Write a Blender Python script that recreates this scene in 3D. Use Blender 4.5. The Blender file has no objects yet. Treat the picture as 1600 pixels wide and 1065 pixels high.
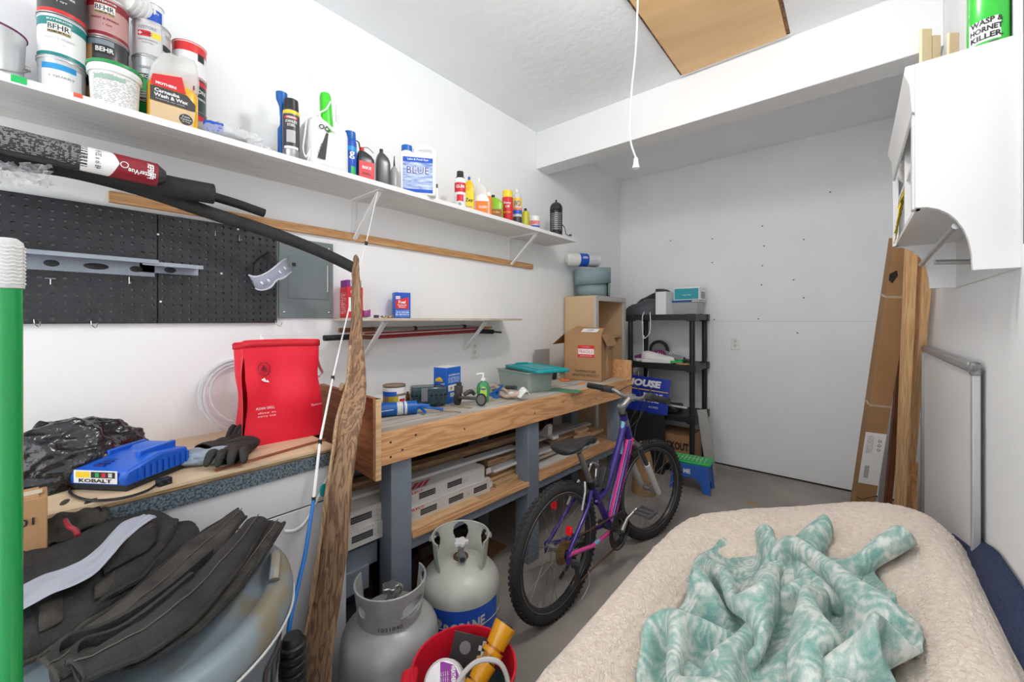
import bpy, bmesh, math, random
from mathutils import Vector, Matrix, Euler
import numpy as np
from mathutils import noise as _nz
random.seed(7); np.random.seed(7)
C = bpy.context.scene.collection
SC = bpy.context.scene
PI = math.pi
# ---------------------------------------------------------------- camera, world, lights, exposure
CAM_H = 1.29
cam_d = bpy.data.cameras.new('camera'); cam = bpy.data.objects.new('camera', cam_d); C.objects.link(cam)
cam.location = (0, 0, CAM_H); cam.rotation_euler = (PI/2, 0, math.atan2(.6479, .7617))
cam_d.sensor_width = 36; cam_d.lens = 629/1600*36; cam_d.shift_y = -32.5/1600; cam_d.clip_start = .02
SC.camera = cam
SC.view_settings.view_transform = 'Standard'; SC.view_settings.look = 'None'
SC.view_settings.gamma = 1; SC.view_settings.use_curve_mapping = False
SC.view_settings.exposure = 0.28
w = bpy.data.worlds.new('world'); SC.world = w; w.use_nodes = True
w.node_tree.nodes['Background'].inputs[0].default_value = (.95, .98, 1, 1)
w.node_tree.nodes['Background'].inputs[1].default_value = 2.6
def lamp(name, loc, power, radius, col=(1, 1, 1)):
    l = bpy.data.lights.new(name, 'POINT'); l.energy = power; l.shadow_soft_size = radius; l.color = col
    o = bpy.data.objects.new(name, l); o.location = loc; C.objects.link(o); return o
lamp('ceiling_bulb', (-.42, 1.18, 2.62), 25, .08, (.965, .985, 1))
SC.cycles.max_bounces = 10; SC.cycles.diffuse_bounces = 8; SC.cycles.glossy_bounces = 4; SC.cycles.transmission_bounces = 8
SC.cycles.transparent_max_bounces = 12; SC.cycles.use_denoising = True; SC.cycles.sample_clamp_indirect = 6
SC.cycles.caustics_reflective = False; SC.cycles.caustics_refractive = False
# ---------------------------------------------------------------- survey helpers: sight line of the tripod level -> a point on a real plane
def ray(px, py):
    r = (px-800)/629; return Vector((-.6479+.7617*r, .7617+.6479*r, (500-py)/629))
def at_x(px, py, x): d = ray(px, py); return Vector((0, 0, CAM_H))+d*(x/d.x)
def at_y(px, py, y): d = ray(px, py); return Vector((0, 0, CAM_H))+d*(y/d.y)
def at_z(px, py, z): d = ray(px, py); return Vector((0, 0, CAM_H))+d*((z-CAM_H)/d.z)
def at_t(px, py, t): return Vector((0, 0, CAM_H))+ray(px, py)*t
def facing(p): return math.atan2(-p[0], p[1])     # turn so that local -Y looks to the doorway
# ---------------------------------------------------------------- materials
MATS = {}
def mat(name, col, rough=.5, metal=0, var=0, vs=8, bump=0, bs=60, trans=0, alpha=1, ior=1.45, emit=0, coat=0, spec=.5, col2=None, sheen=0, det=4, stretch=(1, 1, 1), lo=.35, hi=.65):
    if name in MATS: return MATS[name]
    m = bpy.data.materials.new(name); m.use_nodes = True; nt = m.node_tree; b = nt.nodes['Principled BSDF']
    I = b.inputs
    I['Base Color'].default_value = (*col, 1); I['Roughness'].default_value = rough; I['Metallic'].default_value = metal
    I['Transmission Weight'].default_value = trans; I['Alpha'].default_value = alpha; I['IOR'].default_value = ior
    I['Coat Weight'].default_value = coat; I['Specular IOR Level'].default_value = spec; I['Sheen Weight'].default_value = sheen
    if var or col2 or bump:
        tc = nt.nodes.new('ShaderNodeTexCoord'); mp = nt.nodes.new('ShaderNodeMapping'); mp.inputs['Scale'].default_value = stretch
        nt.links.new(tc.outputs['Object'], mp.inputs[0])
    if var or col2:
        n = nt.nodes.new('ShaderNodeTexNoise'); n.inputs['Scale'].default_value = vs; n.inputs['Detail'].default_value = det
        nt.links.new(mp.outputs[0], n.inputs['Vector'])
        r = nt.nodes.new('ShaderNodeValToRGB'); r.color_ramp.elements[0].position = lo; r.color_ramp.elements[1].position = hi
        c2 = col2 if col2 else tuple(max(0, c*(1-var)) for c in col)
        r.color_ramp.elements[0].color = (*c2, 1); r.color_ramp.elements[1].color = (*col, 1)
        nt.links.new(n.outputs[0], r.inputs[0]); nt.links.new(r.outputs[0], I['Base Color'])
    if bump:
        n = nt.nodes.new('ShaderNodeTexNoise'); n.inputs['Scale'].default_value = bs; n.inputs['Detail'].default_value = 3
        nt.links.new(mp.outputs[0], n.inputs['Vector'])
        bm_ = nt.nodes.new('ShaderNodeBump'); bm_.inputs['Strength'].default_value = bump; bm_.inputs['Distance'].default_value = .01
        nt.links.new(n.outputs[0], bm_.inputs['Height']); nt.links.new(bm_.outputs[0], I['Normal'])
    MATS[name] = m; return m
def wood(name, c1, c2, axis='Y', scale=9, rough=.6, ring=2.2, bump=.15, knots=True, stretch=.09, dist=.6):
    if name in MATS: return MATS[name]
    m = bpy.data.materials.new(name); m.use_nodes = True; nt = m.node_tree; b = nt.nodes['Principled BSDF']; L = nt.links
    b.inputs['Roughness'].default_value = rough
    tc = nt.nodes.new('ShaderNodeTexCoord'); mp = nt.nodes.new('ShaderNodeMapping'); L.new(tc.outputs['Object'], mp.inputs[0])
    s = {'X': (stretch, 1, 1), 'Y': (1, stretch, 1), 'Z': (1, 1, stretch)}[axis]; mp.inputs['Scale'].default_value = tuple(v*scale for v in s)
    n1 = nt.nodes.new('ShaderNodeTexNoise'); n1.inputs['Scale'].default_value = ring; n1.inputs['Detail'].default_value = 2; n1.inputs['Distortion'].default_value = dist
    L.new(mp.outputs[0], n1.inputs['Vector'])
    mul = nt.nodes.new('ShaderNodeMath'); mul.operation = 'MULTIPLY'; mul.inputs[1].default_value = 9; L.new(n1.outputs[0], mul.inputs[0])
    fr = nt.nodes.new('ShaderNodeMath'); fr.operation = 'PINGPONG'; fr.inputs[1].default_value = 1; L.new(mul.outputs[0], fr.inputs[0])
    n2 = nt.nodes.new('ShaderNodeTexNoise'); n2.inputs['Scale'].default_value = 14; n2.inputs['Detail'].default_value = 4; L.new(mp.outputs[0], n2.inputs['Vector'])
    ad = nt.nodes.new('ShaderNodeMath'); ad.operation = 'MULTIPLY_ADD'; ad.inputs[1].default_value = .6; L.new(fr.outputs[0], ad.inputs[0])
    m2 = nt.nodes.new('ShaderNodeMath'); m2.operation = 'MULTIPLY'; m2.inputs[1].default_value = .45; L.new(n2.outputs[0], m2.inputs[0]); L.new(m2.outputs[0], ad.inputs[2])
    r = nt.nodes.new('ShaderNodeValToRGB'); r.color_ramp.elements[0].color = (*c2, 1); r.color_ramp.elements[1].color = (*c1, 1)
    r.color_ramp.elements[0].position = .12; r.color_ramp.elements[1].position = .75
    L.new(ad.outputs[0], r.inputs[0]); L.new(r.outputs[0], b.inputs['Base Color'])
    bp = nt.nodes.new('ShaderNodeBump'); bp.inputs['Strength'].default_value = bump; bp.inputs['Distance'].default_value = .004
    L.new(ad.outputs[0], bp.inputs['Height']); L.new(bp.outputs[0], b.inputs['Normal'])
    MATS[name] = m; return m
# ---------------------------------------------------------------- mesh builder
class MB:
    def __init__(s): s.v = []; s.f = []
    def add(s, vs, fs):
        o = len(s.v); s.v += [tuple(v) for v in vs]; s.f += [tuple(i+o for i in f) for f in fs]; return s
    def box(s, c, d, R=None):
        vs = [Vector((x*d[0]/2, y*d[1]/2, z*d[2]/2)) for z in (-1, 1) for y in (-1, 1) for x in (-1, 1)]
        if R is not None:
            if isinstance(R, (int, float)): R = Matrix.Rotation(R, 3, 'Z')
            elif isinstance(R, tuple): R = Euler(R).to_matrix()
            vs = [R @ v for v in vs]
        c = Vector(c); return s.add([v+c for v in vs], [(0, 2, 3, 1), (4, 5, 7, 6), (0, 1, 5, 4), (2, 6, 7, 3), (0, 4, 6, 2), (1, 3, 7, 5)])
    def bb(s, a, b): return s.box([(a[i]+b[i])/2 for i in range(3)], [abs(b[i]-a[i]) for i in range(3)])
    def cyl(s, p0, p1, r0, r1=None, n=20, cap=True):
        r1 = r0 if r1 is None else r1; p0 = Vector(p0); p1 = Vector(p1); d = (p1-p0).normalized()
        a = d.orthogonal().normalized(); b = d.cross(a); vs = []
        for p, r in ((p0, r0), (p1, r1)):
            vs += [p+(a*math.cos(2*PI*i/n)+b*math.sin(2*PI*i/n))*r for i in range(n)]
        fs = [(i, (i+1) % n, n+(i+1) % n, n+i) for i in range(n)]
        if cap: fs += [tuple(range(n-1, -1, -1)), tuple(range(n, 2*n))]
        return s.add(vs, fs)
    def lathe(s, prof, n=32, c=(0, 0, 0), a0=0, a1=2*PI, M=None, sx=1, sy=1):
        full = abs(a1-a0-2*PI) < 1e-6; k = n if full else n+1; vs = []
        for r, z in prof:
            for i in range(k):
                a = a0+(a1-a0)*i/n; v = Vector((r*math.sin(a)*sx, -r*math.cos(a)*sy, z))
                vs.append((M @ v if M is not None else v)+Vector(c))
        fs = []
        for j in range(len(prof)-1):
            for i in range(n):
                i2 = (i+1) % k; fs.append((j*k+i, j*k+i2, (j+1)*k+i2, (j+1)*k+i))
        if full and prof[0][0] > 1e-6: fs.append(tuple(range(k-1, -1, -1)))
        if full and prof[-1][0] > 1e-6: fs.append(tuple((len(prof)-1)*k+i for i in range(k)))
        return s.add(vs, fs)
    def tube(s, pts, r, n=8, closed=False, cap=True, flat=1.0):
        pts = [Vector(p) for p in pts]; m = len(pts); vs = []
        rr = r if isinstance(r, (list, tuple)) else [r]*m
        up = None
        for i, p in enumerate(pts):
            if closed: t = pts[(i+1) % m]-pts[i-1]
            else: t = pts[min(i+1, m-1)]-pts[max(i-1, 0)]
            if t.length < 1e-9: t = Vector((0, 0, 1))
            t.normalize()
            if up is None: up = t.orthogonal().normalized() if abs(t.z) > .9 else Vector((0, 0, 1))
            a = (up-t*up.dot(t))
            if a.length < 1e-6: a = t.orthogonal()
            a.normalize(); up = a; b = t.cross(a)
            vs += [p+a*(math.cos(2*PI*k/n)*rr[i]*flat)+b*(math.sin(2*PI*k/n)*rr[i]) for k in range(n)]
        fs = []
        for i in range(m if closed else m-1):
            j = (i+1) % m; fs += [(i*n+k, i*n+(k+1) % n, j*n+(k+1) % n, j*n+k) for k in range(n)]
        if cap and not closed: fs += [tuple(range(n-1, -1, -1)), tuple((m-1)*n+k for k in range(n))]
        return s.add(vs, fs)
    def prism(s, poly, h0, h1, M=None):
        """poly in local (u,v); extruded along w from h0 to h1; M maps (u,v,w)"""
        n = len(poly); vs = [Vector((p[0], p[1], h0)) for p in poly]+[Vector((p[0], p[1], h1)) for p in poly]
        if M is not None: vs = [M @ v for v in vs]
        return s.add(vs, [tuple(range(n-1, -1, -1)), tuple(range(n, 2*n))]+[(i, (i+1) % n, n+(i+1) % n, n+i) for i in range(n)])
    def grid(s, P):
        """P[i][j] points"""
        a = len(P); b = len(P[0]); return s.add([v for row in P for v in row], [(i*b+j, i*b+j+1, (i+1)*b+j+1, (i+1)*b+j) for i in range(a-1) for j in range(b-1)])
    def sphere(s, c, r, n=16, m=10, sc=(1, 1, 1)):
        pr = [(r*math.sin(PI*i/m), -r*math.cos(PI*i/m)) for i in range(m+1)]
        o = MB().lathe([(max(a, 1e-7), b) for a, b in pr], n); c = Vector(c)
        return s.add([Vector((v[0]*sc[0], v[1]*sc[1], v[2]*sc[2]))+c for v in o.v], o.f)
def mat4(loc=(0, 0, 0), rot=(0, 0, 0)): return Matrix.Translation(loc) @ Euler(rot).to_matrix().to_4x4()
def spline(pts, k=8, closed=False):
    pts = [Vector(p) for p in pts]; n = len(pts); out = []
    for i in range(n if closed else n-1):
        if closed: a, b, c, d = pts[i-1], pts[i], pts[(i+1) % n], pts[(i+2) % n]
        else: a, b, c, d = pts[max(i-1, 0)], pts[i], pts[i+1], pts[min(i+2, n-1)]
        for j in range(k):
            t = j/k; out.append(.5*((2*b)+(-a+c)*t+(2*a-5*b+4*c-d)*t*t+(-a+3*b-3*c+d)*t**3))
    if not closed: out.append(pts[-1])
    return out
def rmat(o):
    M = Matrix.Identity(4)
    while o is not None:
        M = Matrix.LocRotScale(o.location, o.rotation_euler, o.scale) @ M; o = o.parent
    return M
def link(name, me, m, parent=None):
    o = bpy.data.objects.new(name, me); C.objects.link(o)
    if parent is not None: o.parent = parent
    if m is not None: me.materials.append(m)
    return o
def part(name, mb, m, parent=None, label=None, bevel=0, world=False, sub=0, ang=38, solid=0, disp=None):
    me = bpy.data.meshes.new(name); me.from_pydata(mb.v, [], mb.f)
    if world and parent is not None: me.transform(rmat(parent).inverted())
    bm = bmesh.new(); bm.from_mesh(me); bmesh.ops.remove_doubles(bm, verts=bm.verts, dist=1e-6)
    bmesh.ops.recalc_face_normals(bm, faces=bm.faces); bm.to_mesh(me); bm.free()
    me.shade_smooth(); me.set_sharp_from_angle(angle=math.radians(ang))
    o = link(name, me, m, parent)
    if label: o['label'] = label
    if solid:
        s = o.modifiers.new('s', 'SOLIDIFY'); s.thickness = solid; s.offset = 0
    if bevel:
        b = o.modifiers.new('b', 'BEVEL'); b.width = bevel; b.segments = 2; b.limit_method = 'ANGLE'; b.angle_limit = .6
    if sub:
        s = o.modifiers.new('u', 'SUBSURF'); s.levels = sub; s.render_levels = sub
    if disp:
        t = bpy.data.textures.new('n', 'CLOUDS'); t.noise_scale = disp[1]; t.noise_depth = 2
        d = o.modifiers.new('d', 'DISPLACE'); d.texture = t; d.strength = disp[0]; d.texture_coords = 'LOCAL'
    return o
def thing(name, label, cat, loc=(0, 0, 0), rz=0, group=None, rot=None):
    o = bpy.data.objects.new(name, None); C.objects.link(o); o.location = loc
    o.rotation_euler = rot if rot else (0, 0, rz); o['label'] = label; o['category'] = cat; o.empty_display_size = .05
    if group: o['group'] = group
    return o
def solo(name, label, cat, mb, m, loc=(0, 0, 0), rz=0, group=None, rot=None, **k):
    o = part(name, mb, m, None, **k); o.location = loc; o.rotation_euler = rot if rot else (0, 0, rz)
    o['label'] = label; o['category'] = cat
    if group: o['group'] = group
    return o
def struct(name, mb, m, parent=None, **k):
    o = part(name, mb, m, parent, **k)
    if parent is None: o['kind'] = 'structure'
    return o
# surfaces to print on ------------------------------------------------------
def flat(o, r, u):
    o = Vector(o); r = Vector(r).normalized(); u = Vector(u).normalized(); n = r.cross(u)
    return lambda a, b, c=0: o+r*a+u*b+n*c
def round_(R, z0=0, c=(0, 0), taper=0):
    return lambda a, b, o=0: Vector((c[0]+(R+taper*b+o)*math.sin(a/R), c[1]-(R+taper*b+o)*math.cos(a/R), z0+b))
def patch(F, u0, v0, u1, v1, m, parent, name='label', off=.0006, nu=None, nv=2):
    nu = nu or 12; mb = MB(); mb.grid([[F(u0+(u1-u0)*i/nu, v0+(v1-v0)*j/nv, off) for j in range(nv+1)] for i in range(nu+1)])
    return part(name, mb, m, parent)
def poly(F, pts, m, parent, name='label', off=.0008):
    mb = MB(); mb.add([F(a, b, off) for a, b in pts], [tuple(range(len(pts)))]); return part(name, mb, m, parent)
_tc = {}
def txt(F, s, u, v, h, m, parent, w=None, off=.0014, bold=0, name='lettering', rot=0, shear=0, align='C', label=None):
    key = (s, bold, shear)
    if key not in _tc:
        cu = bpy.data.curves.new('t', 'FONT'); cu.body = s; cu.size = 1; cu.offset = bold; cu.resolution_u = 2; cu.shear = shear
        ob = bpy.data.objects.new('t', cu); me = bpy.data.meshes.new_from_object(ob)
        vs = np.array([x.co[:] for x in me.vertices]) if len(me.vertices) else np.zeros((1, 3)); fs = [tuple(p.vertices) for p in me.polygons]
        bpy.data.objects.remove(ob); bpy.data.curves.remove(cu); bpy.data.meshes.remove(me)
        mn = vs.min(0); mx = vs.max(0); _tc[key] = ((vs-(mn+mx)/2), fs, mx-mn)
    vs, fs, d = _tc[key]; sy = h/max(d[1], 1e-6); sx = (w/d[0]) if w else sy
    c, sn = math.cos(rot), math.sin(rot); ax = 0 if align == 'C' else d[0]*sx/2
    out = []
    for p in vs:
        a = p[0]*sx+ax; b = p[1]*sy; out.append(F(u+a*c-b*sn, v+a*sn+b*c, off))
    me = bpy.data.meshes.new(name); me.from_pydata(out, [], fs); return link(name, me, m, parent)
# ---------------------------------------------------------------- shared materials
m_wall = mat('wall_paint', (.865, .875, .885), .55, var=.03, vs=3, bump=.06, bs=35)
m_back = mat('back_wall_board', (.87, .88, .89), .6, var=.04, vs=2.5, bump=.05, bs=30)
m_ceil = mat('ceiling_paint', (.87, .88, .89), .7, var=.03, vs=4, bump=.25, bs=22)
m_beam = mat('beam_paint', (.80, .80, .80), .6, var=.02, vs=5)
m_floor = mat('concrete_floor', (.40, .365, .33), .55, vs=1.9, col2=(.23, .21, .19), bump=.15, bs=40, det=14, lo=.3, hi=.68)
m_white = mat('white_paint', (.8, .8, .8), .35)
m_whitep = mat('white_plastic', (.8, .8, .79), .35)
m_black = mat('black_plastic', (.018, .018, .02), .42)
m_blackr = mat('black_rubber', (.02, .02, .02), .75, bump=.2, bs=80)
m_chrome = mat('chrome', (.62, .62, .63), .22, 1)
m_steel = mat('brushed_steel', (.5, .5, .49), .35, 1)
m_zinc = mat('zinc_steel', (.55, .57, .6), .38, .85, var=.1, vs=30)
m_red = mat('red_print', (.62, .02, .03), .4); m_blue = mat('blue_print', (.015, .09, .5), .35)
m_green = mat('green_print', (.02, .4, .1), .4); m_yel = mat('yellow_print', (.85, .6, .03), .4)
m_ink = mat('black_print', (.02, .02, .022), .45); m_wink = mat('white_print', (.82, .82, .82), .45)
m_grey = mat('grey_print', (.32, .32, .33), .5); m_lgrey = mat('pale_grey_print', (.6, .6, .6), .5)
m_orange = mat('orange_print', (.8, .2, .03), .45); m_teal = mat('teal_print', (.01, .22, .22), .35)
m_maroon = mat('maroon_print', (.24, .015, .025), .35); m_pink = mat('pale_maroon_print', (.5, .28, .27), .4)
m_clear = mat('clear_plastic', (.93, .94, .95), .12, trans=.0, alpha=.28)
m_film = mat('clear_film', (.92, .93, .95), .15, alpha=.33, bump=1, bs=14)
m_card = mat('cardboard', (.42, .235, .11), .75, var=.12, vs=6)
m_card2 = mat('worn_cardboard', (.40, .22, .10), .7, var=.2, vs=4)
m_shelfw = mat('painted_shelf_board', (.72, .71, .69), .5, var=.13, vs=9, stretch=(6, .6, 6), lo=.3, hi=.6)
m_ply = wood('plywood_light', (.62, .42, .23), (.44, .26, .12), 'Y', 5, knots=False)
m_fir = wood('fir_orange', (.68, .38, .18), (.46, .21, .08), 'Y', 12)
m_fir2 = wood('fir_pale', (.70, .47, .26), (.50, .29, .13), 'Y', 14)
m_firz = wood('fir_upright', (.76, .49, .25), (.52, .28, .12), 'Z', 30, stretch=.04, dist=.3)
m_plank = wood('scrap_plank', (.54, .36, .20), (.30, .17, .08), 'Y', 12)
m_topw = wood('worn_bench_top', (.55, .52, .48), (.33, .27, .2), 'Y', 6, bump=.1)
m_hatch = mat('hatch_plywood', (.80, .53, .27), .5, vs=2.2, col2=(.72, .45, .21), stretch=(1, 4, 1), bump=.03)
m_blpaint = mat('blue_grey_paint', (.19, .225, .27), .5, var=.12, vs=20)
def fineprint(name, base, ink, rows=200, thr=.5, ns=40):
    """tiny unreadable print: rows of broken dark dashes"""
    if name in MATS: return MATS[name]
    m = bpy.data.materials.new(name); m.use_nodes = True; nt = m.node_tree; b = nt.nodes['Principled BSDF']; L = nt.links
    b.inputs['Roughness'].default_value = .5
    tc = nt.nodes.new('ShaderNodeTexCoord'); sp = nt.nodes.new('ShaderNodeSeparateXYZ'); L.new(tc.outputs['Object'], sp.inputs[0])
    a = nt.nodes.new('ShaderNodeMath'); a.operation = 'MULTIPLY'; a.inputs[1].default_value = rows; L.new(sp.outputs[2], a.inputs[0])
    f = nt.nodes.new('ShaderNodeMath'); f.operation = 'FRACT'; L.new(a.outputs[0], f.inputs[0])
    g = nt.nodes.new('ShaderNodeMath'); g.operation = 'GREATER_THAN'; g.inputs[1].default_value = .5; L.new(f.outputs[0], g.inputs[0])
    n = nt.nodes.new('ShaderNodeTexNoise'); n.inputs['Scale'].default_value = ns*4; L.new(tc.outputs['Object'], n.inputs[0])
    g2 = nt.nodes.new('ShaderNodeMath'); g2.operation = 'GREATER_THAN'; g2.inputs[1].default_value = thr; L.new(n.outputs[0], g2.inputs[0])
    mu = nt.nodes.new('ShaderNodeMath'); mu.operation = 'MULTIPLY'; L.new(g.outputs[0], mu.inputs[0]); L.new(g2.outputs[0], mu.inputs[1])
    mx = nt.nodes.new('ShaderNodeMix'); mx.data_type = 'RGBA'; mx.inputs[6].default_value = (*base, 1); mx.inputs[7].default_value = (*ink, 1)
    L.new(mu.outputs[0], mx.inputs[0]); L.new(mx.outputs[2], b.inputs['Base Color']); MATS[name] = m; return m
m_print = fineprint('fine_print', (.75, .75, .74), (.35, .36, .36))
# ---------------------------------------------------------------- the room
XL, XR, YB, ZC, YF = -1.87, .29, 3.96, 2.74, -1.6
struct('floor', MB().bb((XL-.1, YF, -.1), (XR+.1, YB+.1, 0)), m_floor)
struct('wall_left', MB().bb((XL-.1, YF, 0), (XL, YB+.1, ZC)), m_wall)
struct('wall_right', MB().bb((XR, YF, 0), (XR+.1, YB+.1, ZC)), m_wall)
wb_ = struct('wall_back', MB().bb((XL, YB, 0), (XR, YB+.1, ZC)), m_back)
HX0, HX1, HY1, HY0 = -.785, -.247, 2.462, 1.15
struct('ceiling', MB().bb((XL-.1, YF, ZC), (HX0, YB+.1, ZC+.1)).bb((HX1, YF, ZC), (XR+.1, YB+.1, ZC+.1)).bb((HX0, HY1, ZC), (HX1, YB+.1, ZC+.1)).bb((HX0, YF, ZC), (HX1, HY0, ZC+.1)), m_ceil)
struct('beam', MB().bb((XL, 2.49, 2.456), (XR, 2.65, ZC)), m_beam, bevel=.004)
mseam = mat('drywall_seam', (.66, .66, .66), .7)
# screw heads and a seam on the back wall
dots = [(1191, 353), (1194, 384), (1191, 415), (1256, 374), (1297, 300), (1185, 498), (1190, 445), (1246, 520), (1256, 465), (1113, 373), (1116, 499), (1048, 376), (1113, 410), (1240, 437)]
for px, py in dots:
    p = at_y(px, py, YB); part('screw_head', MB().cyl((p.x, YB-.0015, p.z), (p.x, YB+.002, p.z), .006, n=8), mat('dark_screw', (.12, .12, .12), .5), wb_)
part('panel_seam', MB().bb((-.98, YB-.0012, 0.02), (-.977, YB+.001, 1.3)).bb((-1.0, YB-.0012, 1.28), (XR, YB+.001, 1.283)), mseam, wb_)
part('skirting_gap', MB().bb((-.98, YB-.003, 0), (XR, YB+.001, .012)), mat('dark_gap', (.03, .028, .025), .9), wb_)
# attic hatch
hy = thing('attic_hatch', 'bare plywood attic hatch panel set into the white ceiling', 'hatch', (HX0, HY0, ZC))
w_, l_ = HX1-HX0, HY1-HY0
part('panel', MB().box((w_/2, l_/2, -.004), (w_-.03, l_-.02, .016)), m_hatch, hy)
part('frame', MB().bb((.002, .002, -.002), (.014, l_-.002, .03)).bb((w_-.014, .002, -.002), (w_-.002, l_-.002, .03)).bb((.002, l_-.012, -.002), (w_-.002, l_-.002, .03)), mat('split_hatch_edge', (.36, .18, .07), .7, col2=(.08, .05, .03), vs=40), hy)
part('cover', MB().bb((.002, .002, .03), (w_-.002, l_-.002, .04)), m_ink, hy)
# pull cord
pc = thing('pull_cord', 'thin white pull cord with small plastic bell hanging from the attic hatch', 'cord', (-.497, 1.155, ZC-.012))
e = 1.29+.378*1.2-(ZC-.012)
pts = spline([(0, 0, 0), (.006, .004, e*.3), (.002, 0, e*.6), (-.012, -.006, e*.78), (-.016, -.006, e*.9), (0, 0, e+.03)], 8)
part('string', MB().tube(pts, .0028, 6), m_whitep, pc)
part('bell', MB().lathe([(.003, .032), (.006, .03), (.008, .01), (.0115, 0), (.009, -.001), (.001, .002)], 14, (0, 0, e)), m_whitep, pc)
# outlets
def outlet(label, p, rz):
    t = thing('wall_outlet', label, 'outlet', p, rz)
    part('cover_plate', MB().bb((-.035, -.006, -.057), (.035, 0, .057)), m_whitep, t, bevel=.003)
    for z in (-.02, .02):
        s = part('socket', MB().lathe([(.0001, -.0015), (.016, -.0015), (.0165, 0)], 16, (0, -.0062, z), M=Euler((PI/2, 0, 0)).to_matrix()), mat('socket_white', (.7, .7, .69), .4), t)
        part('slot', MB().box((-.006, -.0085, z+.003), (.0022, .001, .008)).box((.006, -.0085, z+.003), (.0022, .001, .007)).box((0, -.0085, z-.008), (.004, .001, .004)), m_ink, s)
p = at_y(1149, 536, YB); outlet('white duplex outlet low on the back wall right of the black shelving', (p.x, YB, p.z), 0)
p = at_x(741, 545, XL); outlet('white duplex outlet on the left wall above the workbench', (XL, p.y, p.z), PI/2)
p = at_x(731, 538, XL)
solo('outlet_adapter', 'small blank white wall plate joined to the outlet above the workbench', 'outlet', MB().bb((-.02, -.005, -.04), (.02, 0, .04)), m_whitep, (XL, p.y-.035, p.z+.01), PI/2, bevel=.002)
# garage light
lf = thing('ceiling_lamp_holder', 'plain white porcelain bulb holder on the ceiling', 'lamp', (-.42, 1.18, ZC))
part('base', MB().lathe([(.055, 0), (.055, -.015), (.03, -.03), (.02, -.034), (.0001, -.034)], 24), m_whitep, lf)
# ================================================================ high shelf on the left wall
ZS = 1.895; XSF = -1.59
hs = thing('wall_shelf', 'long white painted shelf board high on the left wall, crowded with cans and bottles', 'shelf', (XL, -.5, 1.877))
part('shelf_board', MB().bb((0, 0, 0), (XSF-XL, .5+1.12, .018)), m_shelfw, hs, bevel=.001)
part('shelf_board', MB().bb((0, 1.622, 0), (XSF-XL, 3.12, .018)), m_shelfw, hs, bevel=.001)
E1 = part('edge_strip', MB().bb((XSF-XL, 0, -.001), (XSF-XL+.003, 3.12, .02)), m_white, hs)
part('tape', MB().bb((XSF-XL+.003, .5+at_x(17, 120, XSF).y, .004), (XSF-XL+.0042, .5+at_x(42, 125, XSF).y, .021)), mat('green_tape', (.02, .5, .12), .5), hs)
part('tape', MB().bb((XSF-XL+.003, .5+at_x(115, 140, XSF).y, .010), (XSF-XL+.0042, .5+at_x(129, 142, XSF).y, .021)), mat('red_tape', (.75, .1, .05), .5), hs)
for i, (pw, ps, d) in enumerate([((553, 378), (592, 297), .25), ((798, 415), (838, 366), .25)]):
    a = at_x(*pw, XL+.01); b = at_x(*ps, -1.62)
    y = a.y if i == 0 else a.y
    br = part('bracket', MB().bb((.001, .5+y-.013, -.20), (.006, .5+y+.013, 0)).bb((0.001, .5+y-.013, -.004), (.255, .5+y+.013, 0)).prism([(.006, -.195), (.02, -.195), (.245, -.010), (.228, -.006)], .5+y-.009, .5+y+.009, Matrix(((1, 0, 0, 0), (0, 0, 1, 0), (0, 1, 0, 0), (0, 0, 0, 1)))), m_white, hs)
# strip of wood screwed to the wall
p0 = at_x(170, 305, -1.86); p1 = at_x(832, 413, -1.86)
ws = solo('wood_batten', 'long bare pine batten screwed to the wall beneath the high shelf', 'batten', MB().bb((0, 0, -.018), (.018, p1.y-p0.y, .018)), wood('batten_pine', (.60, .34, .15), (.42, .2, .07), 'Y', 16), (XL, p0.y, 1.695), bevel=.001)
# ================================================================ pegboard
pb = thing('pegboard', 'black square-holed pegboard panels mounted on the left wall', 'pegboard', (XL, -.5, 1.28))
def pegpanel(y0, y1, h=.38):
    ny = max(1, round((y1-y0)/.0254)); nz = 15; dy = (y1-y0)/ny; dz = h/nz; mb = MB(); r = .0052
    for i in range(ny):
        for j in range(nz):
            cy = y0+(i+.5)*dy; cz = (j+.5)*dz; vs = []; fs = []
            for k in range(8):
                a = k*PI/4; ca, sa = math.cos(a), math.sin(a); mx = max(abs(ca), abs(sa))
                vs.append((.016, cy+ca/mx*dy/2, cz+sa/mx*dz/2)); vs.append((.016, cy+ca*r, cz+sa*r)); vs.append((.003, cy+ca*r, cz+sa*r))
            for k in range(8):
                q = (k+1) % 8; fs += [(3*k, 3*q, 3*q+1, 3*k+1), (3*k+1, 3*q+1, 3*q+2, 3*k+2)]
            mb.add(vs, fs)
    # turned rim
    mb.bb((0, y0, -.001), (.016, y1, .001)).bb((0, y0, h-.001), (.016, y1, h+.001)).bb((0, y0-.0003, 0), (.016, y0+.001, h)).bb((0, y1-.001, 0), (.016, y1+.0003, h))
    return mb
m_peg = mat('pegboard_black', (.030, .031, .036), .45, var=.25, vs=25, bump=.05)
for a, b in ((-.5, -.114), (-.112, .268), (.27, .65)): part('perforated_panel', pegpanel(a+.5, b+.5), m_peg, pb, ang=20)
for px, py in ((247, 366), (251, 471), (128, 411), (346, 427), (372, 358), (247, 300)):
    p = at_x(px, py, XL+.017); part('screw', MB().cyl((.014, p.y+.5, p.z-1.28), (.0185, p.y+.5, p.z-1.28), .0035, n=10), m_wink, pb)
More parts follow.
